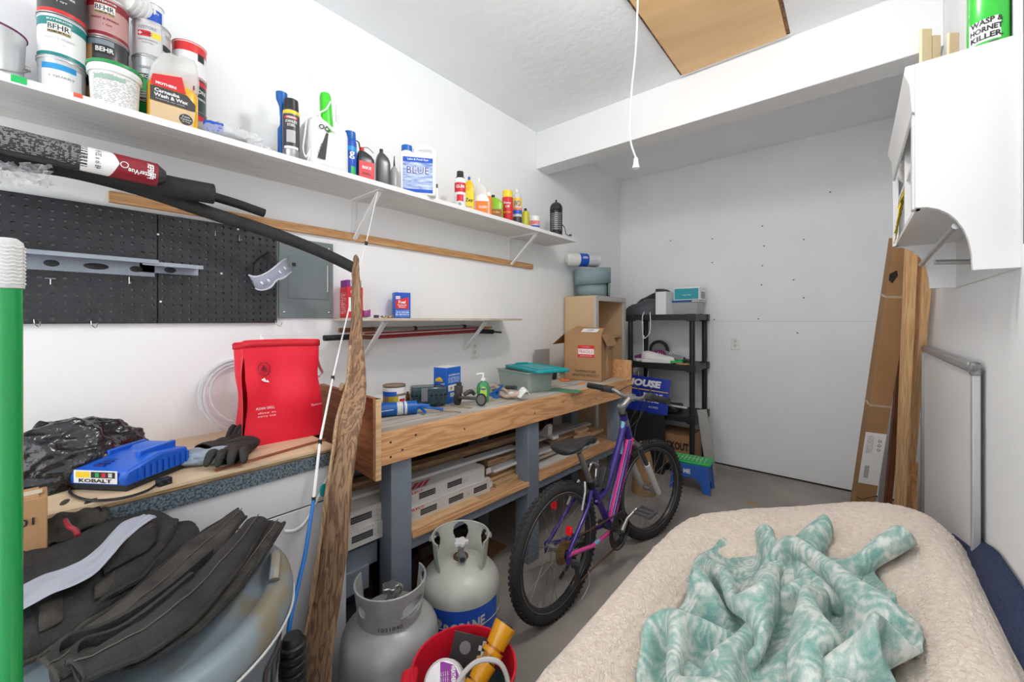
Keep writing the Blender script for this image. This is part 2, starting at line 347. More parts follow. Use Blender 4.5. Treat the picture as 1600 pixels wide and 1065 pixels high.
def hook(label, px, py, kind):
    p = at_x(px, py, XL+.02); t = thing('pegboard_hook', label, 'hook', (XL+.0165, p.y, p.z))
    if kind == 'T': mb = MB().tube([(0, -.011, .004), (.004, -.011, .004), (.004, .011, .004), (0, .011, .004)], .0014, 6).tube([(.004, 0, .004), (.008, 0, .002), (.009, 0, -.014)], .0014, 6)
    elif kind == 'L': mb = MB().tube([(0, 0, .012), (.003, 0, .012), (.004, 0, -.012), (.012, 0, -.013), (.03, 0, -.010)], .0013, 6)
    else: mb = MB().tube(spline([(-.01, .0, .014), (.004, .0, .012), (.012, .002, -.004), (.03, .01, -.012), (.045, .012, .004)], 5), .0014, 6)
    part('wire', mb, m_chrome, t)
hook('small T-shaped hook on the pegboard above the blue charger', 79, 437, 'T')
hook('small straight hook on the pegboard below the grey metal rack', 202, 438, 'L')
hook('small T-shaped hook on the pegboard under the sagging black pipe', 336, 363, 'T')
hook('small straight hook on the pegboard left of the safety goggles', 374, 372, 'L')
hook('bent wire hook at the lower pegboard edge beside the broom handle', 53, 504, 'C')
hook('bent wire hook at the lower pegboard edge above the black bag', 142, 506, 'C')
hook('bent wire hook at the lower right pegboard corner above the red bag', 430, 505, 'C')
# grey slotted metal rack on the pegboard
rk = thing('metal_rack', 'grey slotted metal tool rack fixed across the pegboard', 'rack', (XL+.0185, -.4, 1.49))
m_gal = mat('grey_galvanised', (.34, .38, .44), .42, .6, var=.15, vs=12)
def rail(y0, y1, z, d, drop, slots, par, nm):
    o = part(nm, MB().bb((.0, y0, z), (d, y1, z+.0018)).bb((d-.0018, y0, z-.012), (d, y1, z)).bb((0, y0, z-drop), (.0018, y1, z)), m_gal, par, bevel=.0006)
    k = int((y1-y0)/.085)
    for i in range(k):
        yy = y0+(i+.5)*(y1-y0)/k
        part('slot', MB().lathe([(.0001, 0), (.02, 0), (.021, -.0006)], 18, (.0022, yy, z-drop*.55), sx=1.4 if i % 2 else .8, sy=.5, M=Euler((0, 0, PI/2)).to_matrix() @ Euler((PI/2, 0, 0)).to_matrix()), m_ink, o)
yA = at_x(248, 385, -1.78).y+.4; yB = at_x(318, 398, -1.78).y+.4
rail(.0, yA, 0, .075, .05, 6, rk, 'rail'); rail(yA-.04, yB, -.006, .07, .03, 1, rk, 'rail')
# goggles
g = at_x(427, 430, -1.775)
gg = thing('safety_goggles', 'clear plastic safety goggles hanging by a black strap at the right end of the pegboard', 'goggles', (-1.775, g.y, g.z))
m_lens = mat('goggle_clear', (.72, .76, .92), .08, alpha=.34, spec=.8)
fr = []
for i in range(25):
    a = -1.35+2.7*i/24; fr.append([(math.cos(a)*.055-.04, math.sin(a)*.075, z+.012*math.sin(a*2)) for z in (-.03+.012*math.exp(-(a/.25)**2), .0, .03)])
M_ = Euler((.5, .35, 0)).to_matrix()
part('lens', MB().grid([[M_ @ Vector(v) for v in r] for r in fr]), m_lens, gg, solid=.002)
part('rim', MB().tube([M_ @ Vector(r[0]) for r in fr], .0035, 6).tube([M_ @ Vector(r[2]) for r in fr], .0035, 6), mat('goggle_rim', (.8, .82, .9), .15, alpha=.6), gg)
for i in (6, 9, 15, 18): part('vent', MB().cyl(M_ @ Vector(fr[i][1])*1.0, M_ @ Vector(fr[i][1])*1.12, .0075, n=12), mat('goggle_vent', (.85, .86, .9), .3), gg)
part('strap', MB().tube(spline([M_ @ Vector(fr[0][1]), (-.05, -.05, .05), (-.06, -.004, .095), (-.055, .002, .1)], 6), .005, 6, flat=.3).tube(spline([M_ @ Vector(fr[-1][1]), (-.05, .05, .05), (-.06, .004, .095), (-.055, .0, .1)], 6), .005, 6, flat=.3).tube(spline([(-.06, 0, .1), (-.045, -.01, .03), (-.02, -.012, -.02)], 6), .004, 6, flat=.3), m_blackr, gg)
# ================================================================ breaker panel
ep = thing('electrical_panel', 'grey metal breaker panel on the wall between pegboard and red box', 'electrical panel', (XL, .66, 1.30))
m_ep = mat('panel_grey', (.17, .205, .215), .4, var=.06, vs=10)
part('panel_cover', MB().bb((0, 0, 0), (.014, .232, .345)), m_ep, ep, bevel=.002)
d_ = part('door', MB().bb((.014, .035, .085), (.0175, .205, .27)), m_ep, ep, bevel=.001)
part('latch', MB().bb((.0175, .05, .225), (.021, .064, .239)), m_black, d_)
part('hinge', MB().cyl((.017, .205, .12), (.017, .205, .24), .003), m_steel, d_)
for y, z in ((.02, .025), (.212, .025), (.212, .32), (.02, .32)): part('screw', MB().sphere((.014, y, z), .006, 10, 6), m_chrome, ep)
# ================================================================ long black tubes and wrapped roll above pegboard
def along(pts, x): return [at_x(px, py, xx if isinstance(x, list) else x) for (px, py), xx in zip(pts, x if isinstance(x, list) else [x]*len(pts))]
m_foam = mat('black_foam', (.028, .028, .027), .8, var=.35, vs=25, bump=.15, bs=120)
P = along([(-60, 236), (60, 247), (170, 268), (260, 290), (333, 303)], -1.69)
tb = thing('foam_pipe_insulation', 'thick black foam pipe cover ending beneath the printed roll above the pegboard', 'pipe cover', P[0])
S = [p-P[0] for p in spline(P, 5)]
part('foam_tube', MB().tube(S, .034, 18), m_foam, tb)
part('bore', MB().cyl(S[-1], S[-1]+(S[-1]-S[-2]).normalized()*.0015, .012, n=14), mat('foam_bore', (.12, .07, .03), .9), tb)
P = along([(0, 252), (100, 264), (220, 295), (330, 333), (420, 362), (500, 393), (556, 420)], [-1.76, -1.76, -1.76, -1.74, -1.7, -1.66, -1.62])
tb = thing('foam_pipe_insulation', 'long sagging black foam pipe cover reaching down to the driftwood plank', 'pipe cover', P[0])
S = [p-P[0] for p in spline(P, 5)]
part('foam_tube', MB().tube(S, [.023]*len(S), 16), m_foam, tb)
P = along([(320, 303), (370, 318), (413, 333)], -1.77)
tb = thing('foam_pipe_insulation', 'short thin black foam pipe cover sticking out behind the thick one', 'pipe cover', P[0])
S = [p-P[0] for p in spline(P, 4)]
part('foam_tube', MB().tube(S, .0165, 16), m_foam, tb)
# printed roll (screen roll in film)
P = along([(-80, 200), (0, 218), (125, 241), (200, 260), (258, 277)], -1.62)
rl = thing('screen_roll', 'long roll in printed black, white and maroon wrapper lying above the pegboard', 'roll', P[0])
a = P[0]; b = P[-1]; d = (b-a); Ln = d.length; d.normalize(); n_ = Vector((1, 0, 0)); n_ = (n_-d*n_.dot(d)).normalized(); u_ = n_.cross(d)*-1
R_ = .034
def FR(s_, v, o=0):
    an = v/R_; return d*s_+(n_*math.cos(an)+Vector((0, 0, 1))*0+u_*math.sin(an))*(R_+o)
u_ = d.cross(n_); u_ = u_ if u_.z > 0 else -u_
part('wrapper', MB().cyl((0, 0, 0), d*(Ln-.02), R_, R_, 24).cyl(d*(Ln-.02), d*Ln, R_, R_*.55, 24), mat('roll_black', (.035, .035, .035), .3, coat=.3), rl)
l125 = (at_x(125, 241, -1.62)-a).length; l185 = (at_x(183, 250, -1.62)-a).length; l0 = (at_x(0, 218, -1.62)-a).length
Fr = lambda s_, v, o=0: FR(s_, v, o)
patch(Fr, l125, -.05, Ln-.02, .05, m_wink, rl, 'label', nv=12)
for k in range(9):
    s0 = l0+k*(l125-l0)/8.2
    patch(Fr, s0, -.03, s0+.016, .044, fineprint('white_on_black_print', (.03, .03, .03), (.34, .34, .35), 260, .5), rl, 'label', off=.0006, nu=3, nv=10)
mb = MB(); mb.grid([[Fr(l185-.018+.02*(1-abs(v))+u*(Ln-.02-(l185-.018+.02*(1-abs(v)))), v*.05, .0012) for v in [x/6 for x in range(-6, 7)]] for u in [x/6 for x in range(7)]])
part('label', mb, m_maroon, rl)
txt(lambda u, v, o: Fr(l185+.05-u, -v-.012, o), 'BetterVue', 0, 0, .013, m_wink, rl, w=.06, off=.0022, bold=.02)
txt(lambda u, v, o: Fr(Ln-.038+v, u, o), 'PHIFER', 0, 0, .014, m_wink, rl, w=.045, off=.0022, bold=.03)
txt(lambda u, v, o: Fr(l185-.04+v, u, o), '48 in x 25 ft', 0, 0, .012, m_ink, rl, w=.055, off=.0016)
part('emblem', MB().tube([Fr(l185+.012+.008*math.cos(x*PI/8), .008*math.sin(x*PI/8), .0018) for x in range(16)], .0012, 4, closed=True), m_wink, rl)
# crumpled film at far left
def crumple(n, m, fx, amp, sc, seed=0):
    rs = np.random.RandomState(seed); ph = rs.rand(8, 3)*6.28; fr_ = rs.randn(8, 2)*sc
    P = []
    for i in range(n):
        row = []
        for j in range(m):
            u, v = i/(n-1), j/(m-1); k = sum(abs(math.sin(f[0]*u*6+f[1]*v*6+p[0]))-.5 for f, p in zip(fr_, ph))/8
            k2 = sum(abs(math.sin(f[1]*u*6-f[0]*v*6+p[1]))-.5 for f, p in zip(fr_, ph))/8
            row.append(fx(u, v, k*amp, k2*amp))
        P.append(row)
    return P
q = at_x(25, 275, -1.66)
cf = thing('plastic_film', 'crumpled clear plastic film hanging from the left end of the black pipe covers', 'plastic film', q)
part('film_sheet', MB().grid(crumple(34, 16, lambda u, v, k, l: (k*.9, (u-.6)*.13+l*.4, .025-v*.055+.03*(u-.5)+k*.3), .1, 2.2, 3)), m_film, cf)
# ================================================================ lower shelf with brackets, tools under it
ls = thing('wall_shelf', 'small thin plywood shelf on white brackets above the workbench', 'shelf', (XL, .895, 1.288))
part('shelf_board', MB().prism([(0, 0), (.24, 0), (.245, .5), (.235, 1.0), (.2, 1.17), (.0, 1.19)], 0, .012), mat('lower_shelf_paint', (.62, .58, .52), .5, col2=(.5, .4, .28), vs=7), ls)
for px, pyw in ((578, 545), (735, 527)):
    y = at_x(px-10, pyw, XL).y-.895
    part('bracket', MB().bb((.001, y-.012, -.19), (.006, y+.012, 0)).bb((.001, y-.012, -.004), (.21, y+.012, 0)).prism([(.006, -.175), (.02, -.175), (.2, -.008), (.184, -.004)], y-.010, y+.010, Matrix(((1, 0, 0, 0), (0, 0, 1, 0), (0, 1, 0, 0), (0, 0, 0, 1)))), m_white, ls)
def pole(name, label, cat, segs, x):
    P = [at_x(px, py, x) for px, py, *_ in segs]; t = thing(name, label, cat, P[0])
    for i in range(len(segs)-1):
        r, mm, nm = segs[i][2:]
        part(nm, MB().cyl(P[i]-P[0], P[i+1]-P[0], r, n=14), mm, t)
    return t
mr = mat('dark_red_pole', (.30, .02, .02), .4)
pole('tool_pole', 'dark red handled pole with a dark rubber grip under the small shelf', 'tool', [(506, 528, .013, m_blackr, 'grip'), (553, 526, .010, mat('wood_handle', (.18, .07, .03), .5), 'handle'), (580, 527, .0095, mr, 'shaft'), (745, 517, .015, m_blackr, 'collar'), (770, 518, .006, m_black, 'tip'), (783, 519, .006, m_black, 'tip')], -1.80)
pole('pruner_pole', 'grey extension pole with a wooden end under the small shelf', 'tool', [(530, 516, .011, mat('wood_handle', (.18, .07, .03), .5), 'handle'), (585, 514, .0105, mat('pole_grey', (.32, .34, .34), .4), 'shaft'), (646, 513, .013, m_black, 'collar'), (650, 513, .0105, mat('pole_grey', (.32, .34, .34), .4), 'shaft'), (722, 510, .0125, m_black, 'collar'), (727, 510, .008, m_steel, 'shaft'), (760, 512, .007, mat('yellow_tip', (.6, .5, .05), .5), 'tip'), (768, 511, .007, m_black, 'tip')], -1.83)
pole('thin_rod', 'thin red rod lying between the poles under the small shelf', 'tool', [(570, 521, .004, mr, 'shaft'), (748, 512, .004, m_orange, 'tip'), (764, 511, .004, m_orange, 'tip')], -1.76)
# hanging wire
p = at_x(752, 508, -1.84)
solo('loose_wire', 'thin tangled white wire hooked over the poles by the shelf bracket', 'wire', MB().tube(spline([(0, -.06, -.03), (.0, -.04, .01), (.01, 0, .0), (.0, .03, -.02), (.015, -.01, -.03), (0, -.03, .005), (0, .04, .01)], 6), .0016, 5), m_whitep, p)
# ================================================================ left counter / cabinet
XC = -1.36
cb = thing('storage_cabinet', 'white cabinet with a blue-grey laminate worktop in the left corner', 'cabinet', (XL, -.9, 0))
m_cabw = mat('cabinet_white', (.66, .66, .68), .35, var=.04, vs=3)
part('body', MB().bb((.001, 0, .0), (XC-XL-.012, 1.6, .80)), m_cabw, cb)
part('front_panel', MB().bb((XC-XL-.012, 0, .685), (XC-XL, 1.6, .798)), m_cabw, cb, bevel=.002)
part('front_panel', MB().bb((XC-XL-.012, 0, .02), (XC-XL, 1.6, .681)), m_cabw, cb, bevel=.002)
part('seam', MB().bb((XC-XL-.013, 0, .68), (XC-XL-.004, 1.598, .686)), m_ink, cb)
part('worktop_edge', MB().bb((.001, 0, .80), (XC-XL+.008, 1.57, .84)), mat('laminate_speckle', (.16, .2, .23), .35, vs=170, col2=(.03, .045, .055), lo=.4, hi=.6), cb)
pl = thing('plywood_sheet', 'pale plywood sheet laid over the laminate worktop', 'board', (XL, -.9, .841))
part('top_sheet', MB().bb((.001, 0, .011), (XC-XL+.004, 1.56, .019)), mat('birch_sheet', (.66, .50, .33), .5, var=.12, vs=5, stretch=(6, 1, 1)), pl)
part('ply_layer', MB().bb((.001, 0, 0), (XC-XL-.006, 1.55, .0105)), wood('ply_edge', (.62, .42, .2), (.36, .2, .08), 'Y', 30), pl)
ZT = .860
# thin reddish strip and dark strips lying on counter
a = at_z(336, 735, ZT+.003); b = at_z(508, 686, ZT+.003)
d = b-a
solo('wood_strip', 'thin reddish wood strip lying along the front edge of the plywood top', 'strip', MB().box((0, 0, 0), (.014, d.length, .004)), wood('mahog', (.30, .10, .05), (.18, .05, .02), 'Y', 20), (a+b)/2, -math.atan2(d.x, d.y))
# red-brown sheet end of bench is in the bench section
# cardboard box 3401
bx = thing('cardboard_box', 'small cardboard box printed 3401 beside the broom handle', 'box', (-1.275, -.03, .771))
part('carton', MB().bb((-.075, -.13, 0), (0, .042, .155)), m_card, bx, bevel=.002)
Ff = flat((.0006, 0, .11), (0, 1, 0), (0, 0, 1))
txt(Ff, '3401', .002, .0, .016, m_ink, bx, bold=.02, w=.045)
patch(Ff, -.03, .026, .008, .040, m_wink, bx, nu=2)
part('flap', MB().bb((-.073, -.125, .155), (-.002, .03, .158)), m_card, bx)
part('tape', MB().bb((-.05, -.128, .1582), (-.02, .035, .1588)), mat('clear_tape2', (.6, .5, .4), .2), bx)
# black rubbish bag
bc = at_z(120, 700, ZT)
bbg = thing('rubbish_bag', 'glossy black plastic rubbish bag slumped on the counter', 'bag', (-1.665, .0, ZT))
m_bag = mat('black_bag_plastic', (.012, .012, .015), .2, bump=.9, bs=30, spec=.8)
def bagf(u, v):
    th = 2*PI*u; ph = v*PI*.5; r = max(0, math.cos(ph))**.55
    p = Vector((math.cos(th)*r, math.sin(th)*r, math.sin(ph)))
    q = _nz.ridged_multi_fractal(p*1.3+Vector((3, 1, 5)), .9, 2.1, 4, 1.0, 2.0)
    k = .82+.13*q+.10*_nz.noise(p*1.7)
    return (p.x*.165*k, p.y*.225*k-.01, max(0, p.z)**.85*(.135+.035*math.sin(th+.6))*k)
part('bag_body', MB().grid([[bagf(i/150, j/60*.995) for j in range(61)] for i in range(151)]), m_bag, bbg, ang=180)
# charger
c0 = at_z(192, 742, ZT)
ch = thing('battery_charger', 'blue battery charger with a label reading KOBALT and black cord on the counter', 'charger', (-1.50, .165, ZT), .62); ch.scale = (1.5, 1.0, 1.15)
m_chb = mat('charger_blue', (.012, .105, .55), .35)
Mx = Matrix(((0, 0, 1, 0), (1, 0, 0, 0), (0, 1, 0, 0), (0, 0, 0, 1)))   # (u,v,w)->(w,u,v)
part('housing', MB().prism([(-.085, .012), (.085, .012), (.09, .03), (.085, .055), (.0, .062), (-.085, .045), (-.09, .03)], -.055, .055, Mx), m_chb, ch, bevel=.005)
part('rail', MB().bb((-.04, -.02, .05), (-.03, .085, .07)).bb((.02, -.02, .05), (.03, .085, .07)).prism([(.01, .055), (.08, .055), (.08, .068), (.04, .068)], -.028, .018, Mx), m_chb, ch, bevel=.002)
part('base', MB().bb((-.052, -.083, 0), (.052, .083, .014)), m_blackr, ch, bevel=.003)
for i in range(9): part('rib', MB().bb((.054, -.06+i*.017, .018), (.058, -.052+i*.017, .045)), m_chb, ch)
for i in range(7): part('vent_slot', MB().bb((-.02, -.07+i*.011, .0475+i*.0012), (.0, -.065+i*.011, .0525+i*.001)), mat('vent_dark_blue', (.005, .03, .2), .5), ch)
F_ = flat((.001, -.0905, .033), (1, 0, 0), (0, .0, 1))
patch(F_, -.04, -.014, .04, .014, m_wink, ch); patch(F_, -.036, -.002, -.01, .011, m_yel, ch, off=.001); patch(F_, -.008, -.002, .036, .011, m_ink, ch, off=.001)
txt(F_, 'KOBALT', 0, -.008, .008, m_ink, ch, w=.06, bold=.03)
for i, mm in enumerate((m_green, m_red, m_lgrey)): patch(F_, .0+i*.012, .0, .007+i*.012, .009, mm, ch, 'indicator', off=.0014, nu=2)
cp = [(-1.38, .20, ZT+.02), (-1.365, .16, ZT+.02), (-1.40, .09, ZT+.005), (-1.42, -.0, ZT+.004), (-1.46, -.06, ZT+.004), (-1.52, -.04, ZT+.004), (-1.53, .03, ZT+.004)]
cp = [at_z(262, 745, ZT+.012), at_z(250, 752, ZT+.006), at_z(230, 766, ZT+.005), at_z(190, 778, ZT+.005), at_z(140, 781, ZT+.005), at_z(110, 770, ZT+.005), at_z(118, 757, ZT+.005), at_z(150, 750, ZT+.006)]
part('cord', MB().tube(spline(cp, 8), .0032, 6), m_black, ch, world=True)
q = at_z(256, 752, ZT+.008)
part('plug', MB().box(q, (.022, .028, .018), .3).box(q+Vector((.017, .004, .002)), (.016, .002, .005), .3).box(q+Vector((.015, -.008, .002)), (.016, .002, .005), .3), m_black, ch, world=True, bevel=.002)
# gloves
def glove(name, label, base, m, rz, cuff, curl=.3, sc=1):
    t = thing(name, label, 'glove', base, rz)
    t.scale = (sc, sc, sc)
    def lump(u, v, k, l):
        th = 2*PI*u; zz = v; w = .046*(1-.25*zz)*(1+.12*math.sin(th*3+zz*6)); return (w*math.cos(th)+k*.4, -.055+.115*zz+l*.1, .021+max(-.02, (.020+.5*k)*math.sin(th)))
    g_ = crumple(28, 14, lambda u, v, k, l: lump(u, v, k*(0 < u < 1), l*(0 < u < 1)), .05, 2, abs(int(rz*10))+3)
    part('palm', MB().grid(g_), m, t, sub=1, ang=180)
    for i, (x, ln, a_) in enumerate(((-.033, .06, .25), (-.012, .072, .06), (.01, .07, -.08), (.031, .055, -.3))):
        pts = [(x, .045, .02), (x-math.sin(a_)*ln*.5, .05+ln*.5, .024+curl*.02), (x-math.sin(a_)*ln, .05+ln*.95, .013)]
        part('finger', MB().tube(spline(pts, 4), [.012]*3+[.0125]*3+[.011, .0095, .004], 8), m, t, ang=180)
    part('thumb', MB().tube(spline([(.035, -.01, .02), (.062, .012, .024), (.07, .045, .016)], 4), [.014]*3+[.0125]*3+[.011, .009, .004], 8), m, t, ang=180)
    part('cuff', MB().lathe([(.046, -.02), (.049, 0), (.046, .018), (.040, .018), (.040, -.018)], 20, (0, -.065, .024), M=Euler((PI/2, 0, 0)).to_matrix(), sy=.5), cuff, t)
m_gl1 = mat('pale_blue_work_glove', (.33, .40, .47), .8, var=.25, vs=30, bump=.5, bs=70); m_gl2 = mat('dark_work_glove', (.035, .033, .03), .8, var=.4, vs=20, bump=.5, bs=60)
glove('work_glove', 'pale blue-grey work glove lying right of the blue charger', (-1.50, .30, ZT), m_gl1, 2.6, m_gl1, sc=.95)
glove('work_glove', 'crumpled black work glove lying by the red bag, nearest the counter front', (-1.47, .40, ZT), m_gl2, -2.1, m_gl2, 1)
glove('work_glove', 'black work glove lying farther back beside the coiled tubing', (-1.60, .40, ZT), m_gl2, .5, m_gl2, 2, .85)
# coiled clear tubing against the wall
q = at_x(385, 640, -1.80)
tc_ = thing('tubing_coil', 'coil of clear plastic tubing leaning on the wall behind the red bag', 'tubing', (-1.80, q.y-.01, ZT+.002))
m_tube = mat('clear_tubing', (.78, .79, .82), .15, alpha=.5)
for i in range(7):
    r = .135-.005*i+.004*(i % 3); pts = []
    for k in range(40):
        a = 2*PI*k/40; pts.append((-.055*math.sin(a)*.8-.02+.003*i+.004*math.sin(3*a+i), r*math.cos(a)+.003*math.sin(2*a+i), .142+r*math.sin(a)+(i-3)*.0012))
    part('loop', MB().tube(pts, .0042, 6, closed=True), m_tube, tc_)
# red tote bag
rb = thing('tote_bag', 'bright red non-woven tote bag with printed logo standing on the counter', 'bag', (-1.625, .575, ZT)); rb.scale = (1.12, 1.15, 1.24)
m_rb = mat('red_nonwoven', (.72, .008, .03), .55, bump=.1, bs=200)
NU, NV = 48, 20
def bagpt(u, v):
    per = u*4; side = int(per) % 4; f = per-int(per); w2, d2 = .115-.006*v, .058+.012*(1-v)*(1 if v < .3 else 1)
    cs = [(-w2, -d2), (w2, -d2), (w2, d2), (-w2, d2)]; a, b = cs[side], cs[(side+1) % 4]
    x = a[0]+(b[0]-a[0])*f; y = a[1]+(b[1]-a[1])*f; h = .285
    bul = .014*math.sin(PI*f)*math.sin(PI*v)
    kx = .012*math.sin(9*u+4*v)+.01*abs(math.sin(5*v+12*u))*math.sin(PI*v); ky = .010*math.sin(7*v+9*u)*math.sin(PI*min(1, v*1.3))
    if side in (1, 3): x += -(.03*v*math.exp(-((f-.5)/.2)**2))*(1 if side == 1 else -1)
    if side == 0: y += .018*math.exp(-((f-.35)/.15)**2-((v-.55)/.25)**2)-.014*math.exp(-((f-.75)/.2)**2-((v-.4)/.3)**2)
    return Vector((x+kx*.6, y+ky-bul*(1 if side == 0 else -1 if side == 2 else 0), v*h+.008*v*math.sin(2*PI*u+1)))
rz_ = facing((-1.60, .555))*.92+.35
rb.rotation_euler = (0, 0, rz_)
part('bag_body', MB().grid([[bagpt(i/NU, j/NV) for j in range(NV+1)] for i in range(NU+1)]).box((0, 0, .002), (.215, .11, .004)), m_rb, rb, sub=1, ang=40)
part('hem', MB().grid([[bagpt(i/NU, v)+Vector((0, 0, 0)) for v in (.93, .99)] for i in range(NU+1)]), mat('red_hem', (.55, .006, .02), .6), rb, solid=.004)
Fb = lambda u, v, o=0: bagpt((.115+u)/.23/4, v/.285)+Vector((0, -o*2.5-.002, 0))
txt(Fb, 'ASIAN GRILL', -.066, .10, .007, m_wink, rb, w=.055); txt(Fb, 'dine in', -.062, .087, .005, m_wink, rb, w=.05); txt(Fb, 'carry out', -.062, .077, .005, m_wink, rb, w=.05)
txt(Fb, 'Thank you', .085, .095, .008, m_wink, rb, w=.04, shear=.3)
part('logo', MB().tube([Fb(-.062+.018*math.cos(x*PI/10), .205+.018*math.sin(x*PI/10), .001) for x in range(20)], .0009, 4, closed=True).tube([Fb(-.07, .198, .001), Fb(-.062, .216, .001), Fb(-.054, .198, .001)], .001, 4).tube([Fb(-.07, .207, .001), Fb(-.054, .207, .001)], .001, 4).tube([Fb(-.062, .216, .001), Fb(-.062, .194, .001)], .001, 4), m_ink, rb)
poly(lambda a, b, o: Fb(a, b, o+.001), [(-.075, .178), (-.066, .172), (-.05, .168), (-.056, .176), (-.06, .174), (-.064, .182)], m_wink, rb)
part('handle', MB().tube(spline([(.10, .02, .275), (.125, .03, .25), (.14, .03, .20), (.150, .025, .175), (.135, .02, .165)], 6), .009, 6, flat=.25).tube(spline([(-.03, .06, .27), (-.03, .075, .30), (-.025, .062, .272)], 5), .007, 6, flat=.25), m_wink, rb)
# ================================================================ driftwood plank and fishing rod
m_drift = wood('driftwood', (.36, .215, .12), (.10, .052, .028), 'Z', 40, rough=.85, ring=1.0, bump=.7, stretch=.03, dist=.15)
m_bark = wood('driftwood_pale', (.50, .34, .2), (.22, .12, .06), 'Z', 40, rough=.85, bump=.7, stretch=.03, dist=.15)
# outline measured along its height: (py, left px, right px, t)
prof = [(395, 553, 560, 1.63), (440, 549, 563, 1.61), (490, 549, 566, 1.58), (540, 545, 568, 1.55), (590, 541, 572, 1.50), (620, 534, 572, 1.47), (655, 524, 566, 1.41), (700, 518, 557, 1.36), (760, 509, 550, 1.34), (820, 501, 546, 1.32), (880, 492, 541, 1.305), (950, 482, 530, 1.285), (1010, 470, 521, 1.26), (1065, 465, 517, 1.235), (1110, 462, 515, 1.21)]
dw = thing('driftwood_plank', 'long weathered driftwood plank leaning upright in front of the counter and bench', 'plank', at_t(488, 1110, 1.21))
o_ = Vector(dw.location); dw.location.z = 0; o_.z = 0
rows = []
for k, (py, a, b, t) in enumerate(prof):
    L_ = at_t(a, py, t); Rr = at_t(b, py, t-.03); mid = (L_+Rr)/2; wv = (Rr-L_)
    nrm = Vector((.72, -.69, 0)); hw = wv/2
    row = []
    for q_ in range(12):
        an = 2*PI*q_/12; ca, sa = math.cos(an), math.sin(an)
        row.append(mid-o_+hw*math.copysign(abs(ca)**.7, ca)+nrm*math.copysign(abs(sa)**.6, sa)*(.009+.008*min(1, k/4))+Vector((0, 0, .004*math.sin(q_*5+k*3))))
    rows.append(row)
rows.append([Vector((v.x, v.y, 0)) for v in rows[-1]])
mb = MB(); vs = [v for r in rows for v in r]; fs = [(j*12+i, j*12+(i+1) % 12, (j+1)*12+(i+1) % 12, (j+1)*12+i) for j in range(len(rows)-1) for i in range(12)]
mb.add(vs, fs+[tuple(range(11, -1, -1)), tuple((len(rows)-1)*12+i for i in range(12))])
part('plank', mb, m_drift, dw, sub=2, ang=60, disp=(.012, .035))
for side, sg in ((1, 1), (2, -1)):
    pts = []; rr = []
    for k, (py, a, b, t) in enumerate(prof[3:]):
        e_ = b-3 if sg > 0 else a+3; pts.append(at_t(e_, py, t-.022)-o_); rr.append(.004+.004*abs(math.sin(k*1.7+side)))
    part('sapwood_edge', MB().tube(spline(pts, 3), sum([[r]*3 for r in rr[:-1]], [])+[rr[-1]], 6), m_bark, dw)
part('knot', MB().sphere(at_t(534, 603, 1.475)-o_, .012, 12, 8, (1, .6, 1.3)), m_bark, dw, disp=(.01, .01))
rod = [(590, 300, 1.745), (572, 380, 1.73), (548, 470, 1.69), (520, 590, 1.50), (500, 690, 1.335), (490, 780, 1.27), (476, 870, 1.18), (455, 960, 1.10), (447, 1010, 1.06)]
RP = [at_t(*r) for r in rod]
fr_ = thing('fishing_rod', 'thin fishing rod, white above and blue below, leaning beside the driftwood plank', 'fishing rod', RP[-1])
RO = RP[-1]
part('upper_shaft', MB().tube([p-RO for p in RP[:6]], [.0016, .002, .0027, .0036, .0045, .0052], 8), m_whitep, fr_)
part('lower_shaft', MB().tube([p-RO for p in RP[5:]]+[Vector((.01, -.02, -RO.z+.001))], [.0056, .006, .0062, .0064, .008], 8), mat('rod_blue', (.01, .16, .52), .3), fr_)
for k in (1, 3, 4, 5):
    p = RP[k]-RO; part('guide', MB().cyl(p-Vector((0, 0, .008)), p+Vector((0, 0, .008)), .0062, n=10).tube([p+Vector((.006+.006*math.cos(x*PI/5), .0, .006*math.sin(x*PI/5))) for x in range(10)], .0009, 4, closed=True), m_black, fr_)
# black ribbed torch at its foot
q = at_t(457, 1035, 1.02)
tr = thing('reel_seat', 'black ribbed plastic canister standing by the foot of the driftwood plank', 'canister', (q.x, q.y, 0))
pr = [(.02, 0), (.03, .01)]; z = .02
while z < q.z+.05: pr += [(.032, z), (.032, z+.012), (.026, z+.015), (.026, z+.02)]; z += .022
pr += [(.02, z+.01), (.0001, z+.014)]
part('ribbed_body', MB().lathe(pr, 24), m_black, tr, ang=30)
# curled sticker on the cabinet
q = at_x(488, 795, XC+.012)
st = thing('paper_tag', 'curled white and teal paper tag hanging on the cabinet front by the plank', 'tag', (XC+.006, q.y, q.z))
pts = [[(.006+.006*math.sin(6*u), -.085+.125*u+.012*v*(u**2), -.045-.012*math.sin(PI*min(1, u*1.2))+.10*u**3+v*(.012+.035*u**2)) for v in (0, 1)] for u in [k/12 for k in range(13)]]
part('card', MB().grid(pts), m_wink, st, solid=.001)
part('print', MB().sphere((.010, .034, .052), .016, 14, 8, (.14, .8, 1.35)), mat('tag_teal', (.01, .35, .33), .4), st)
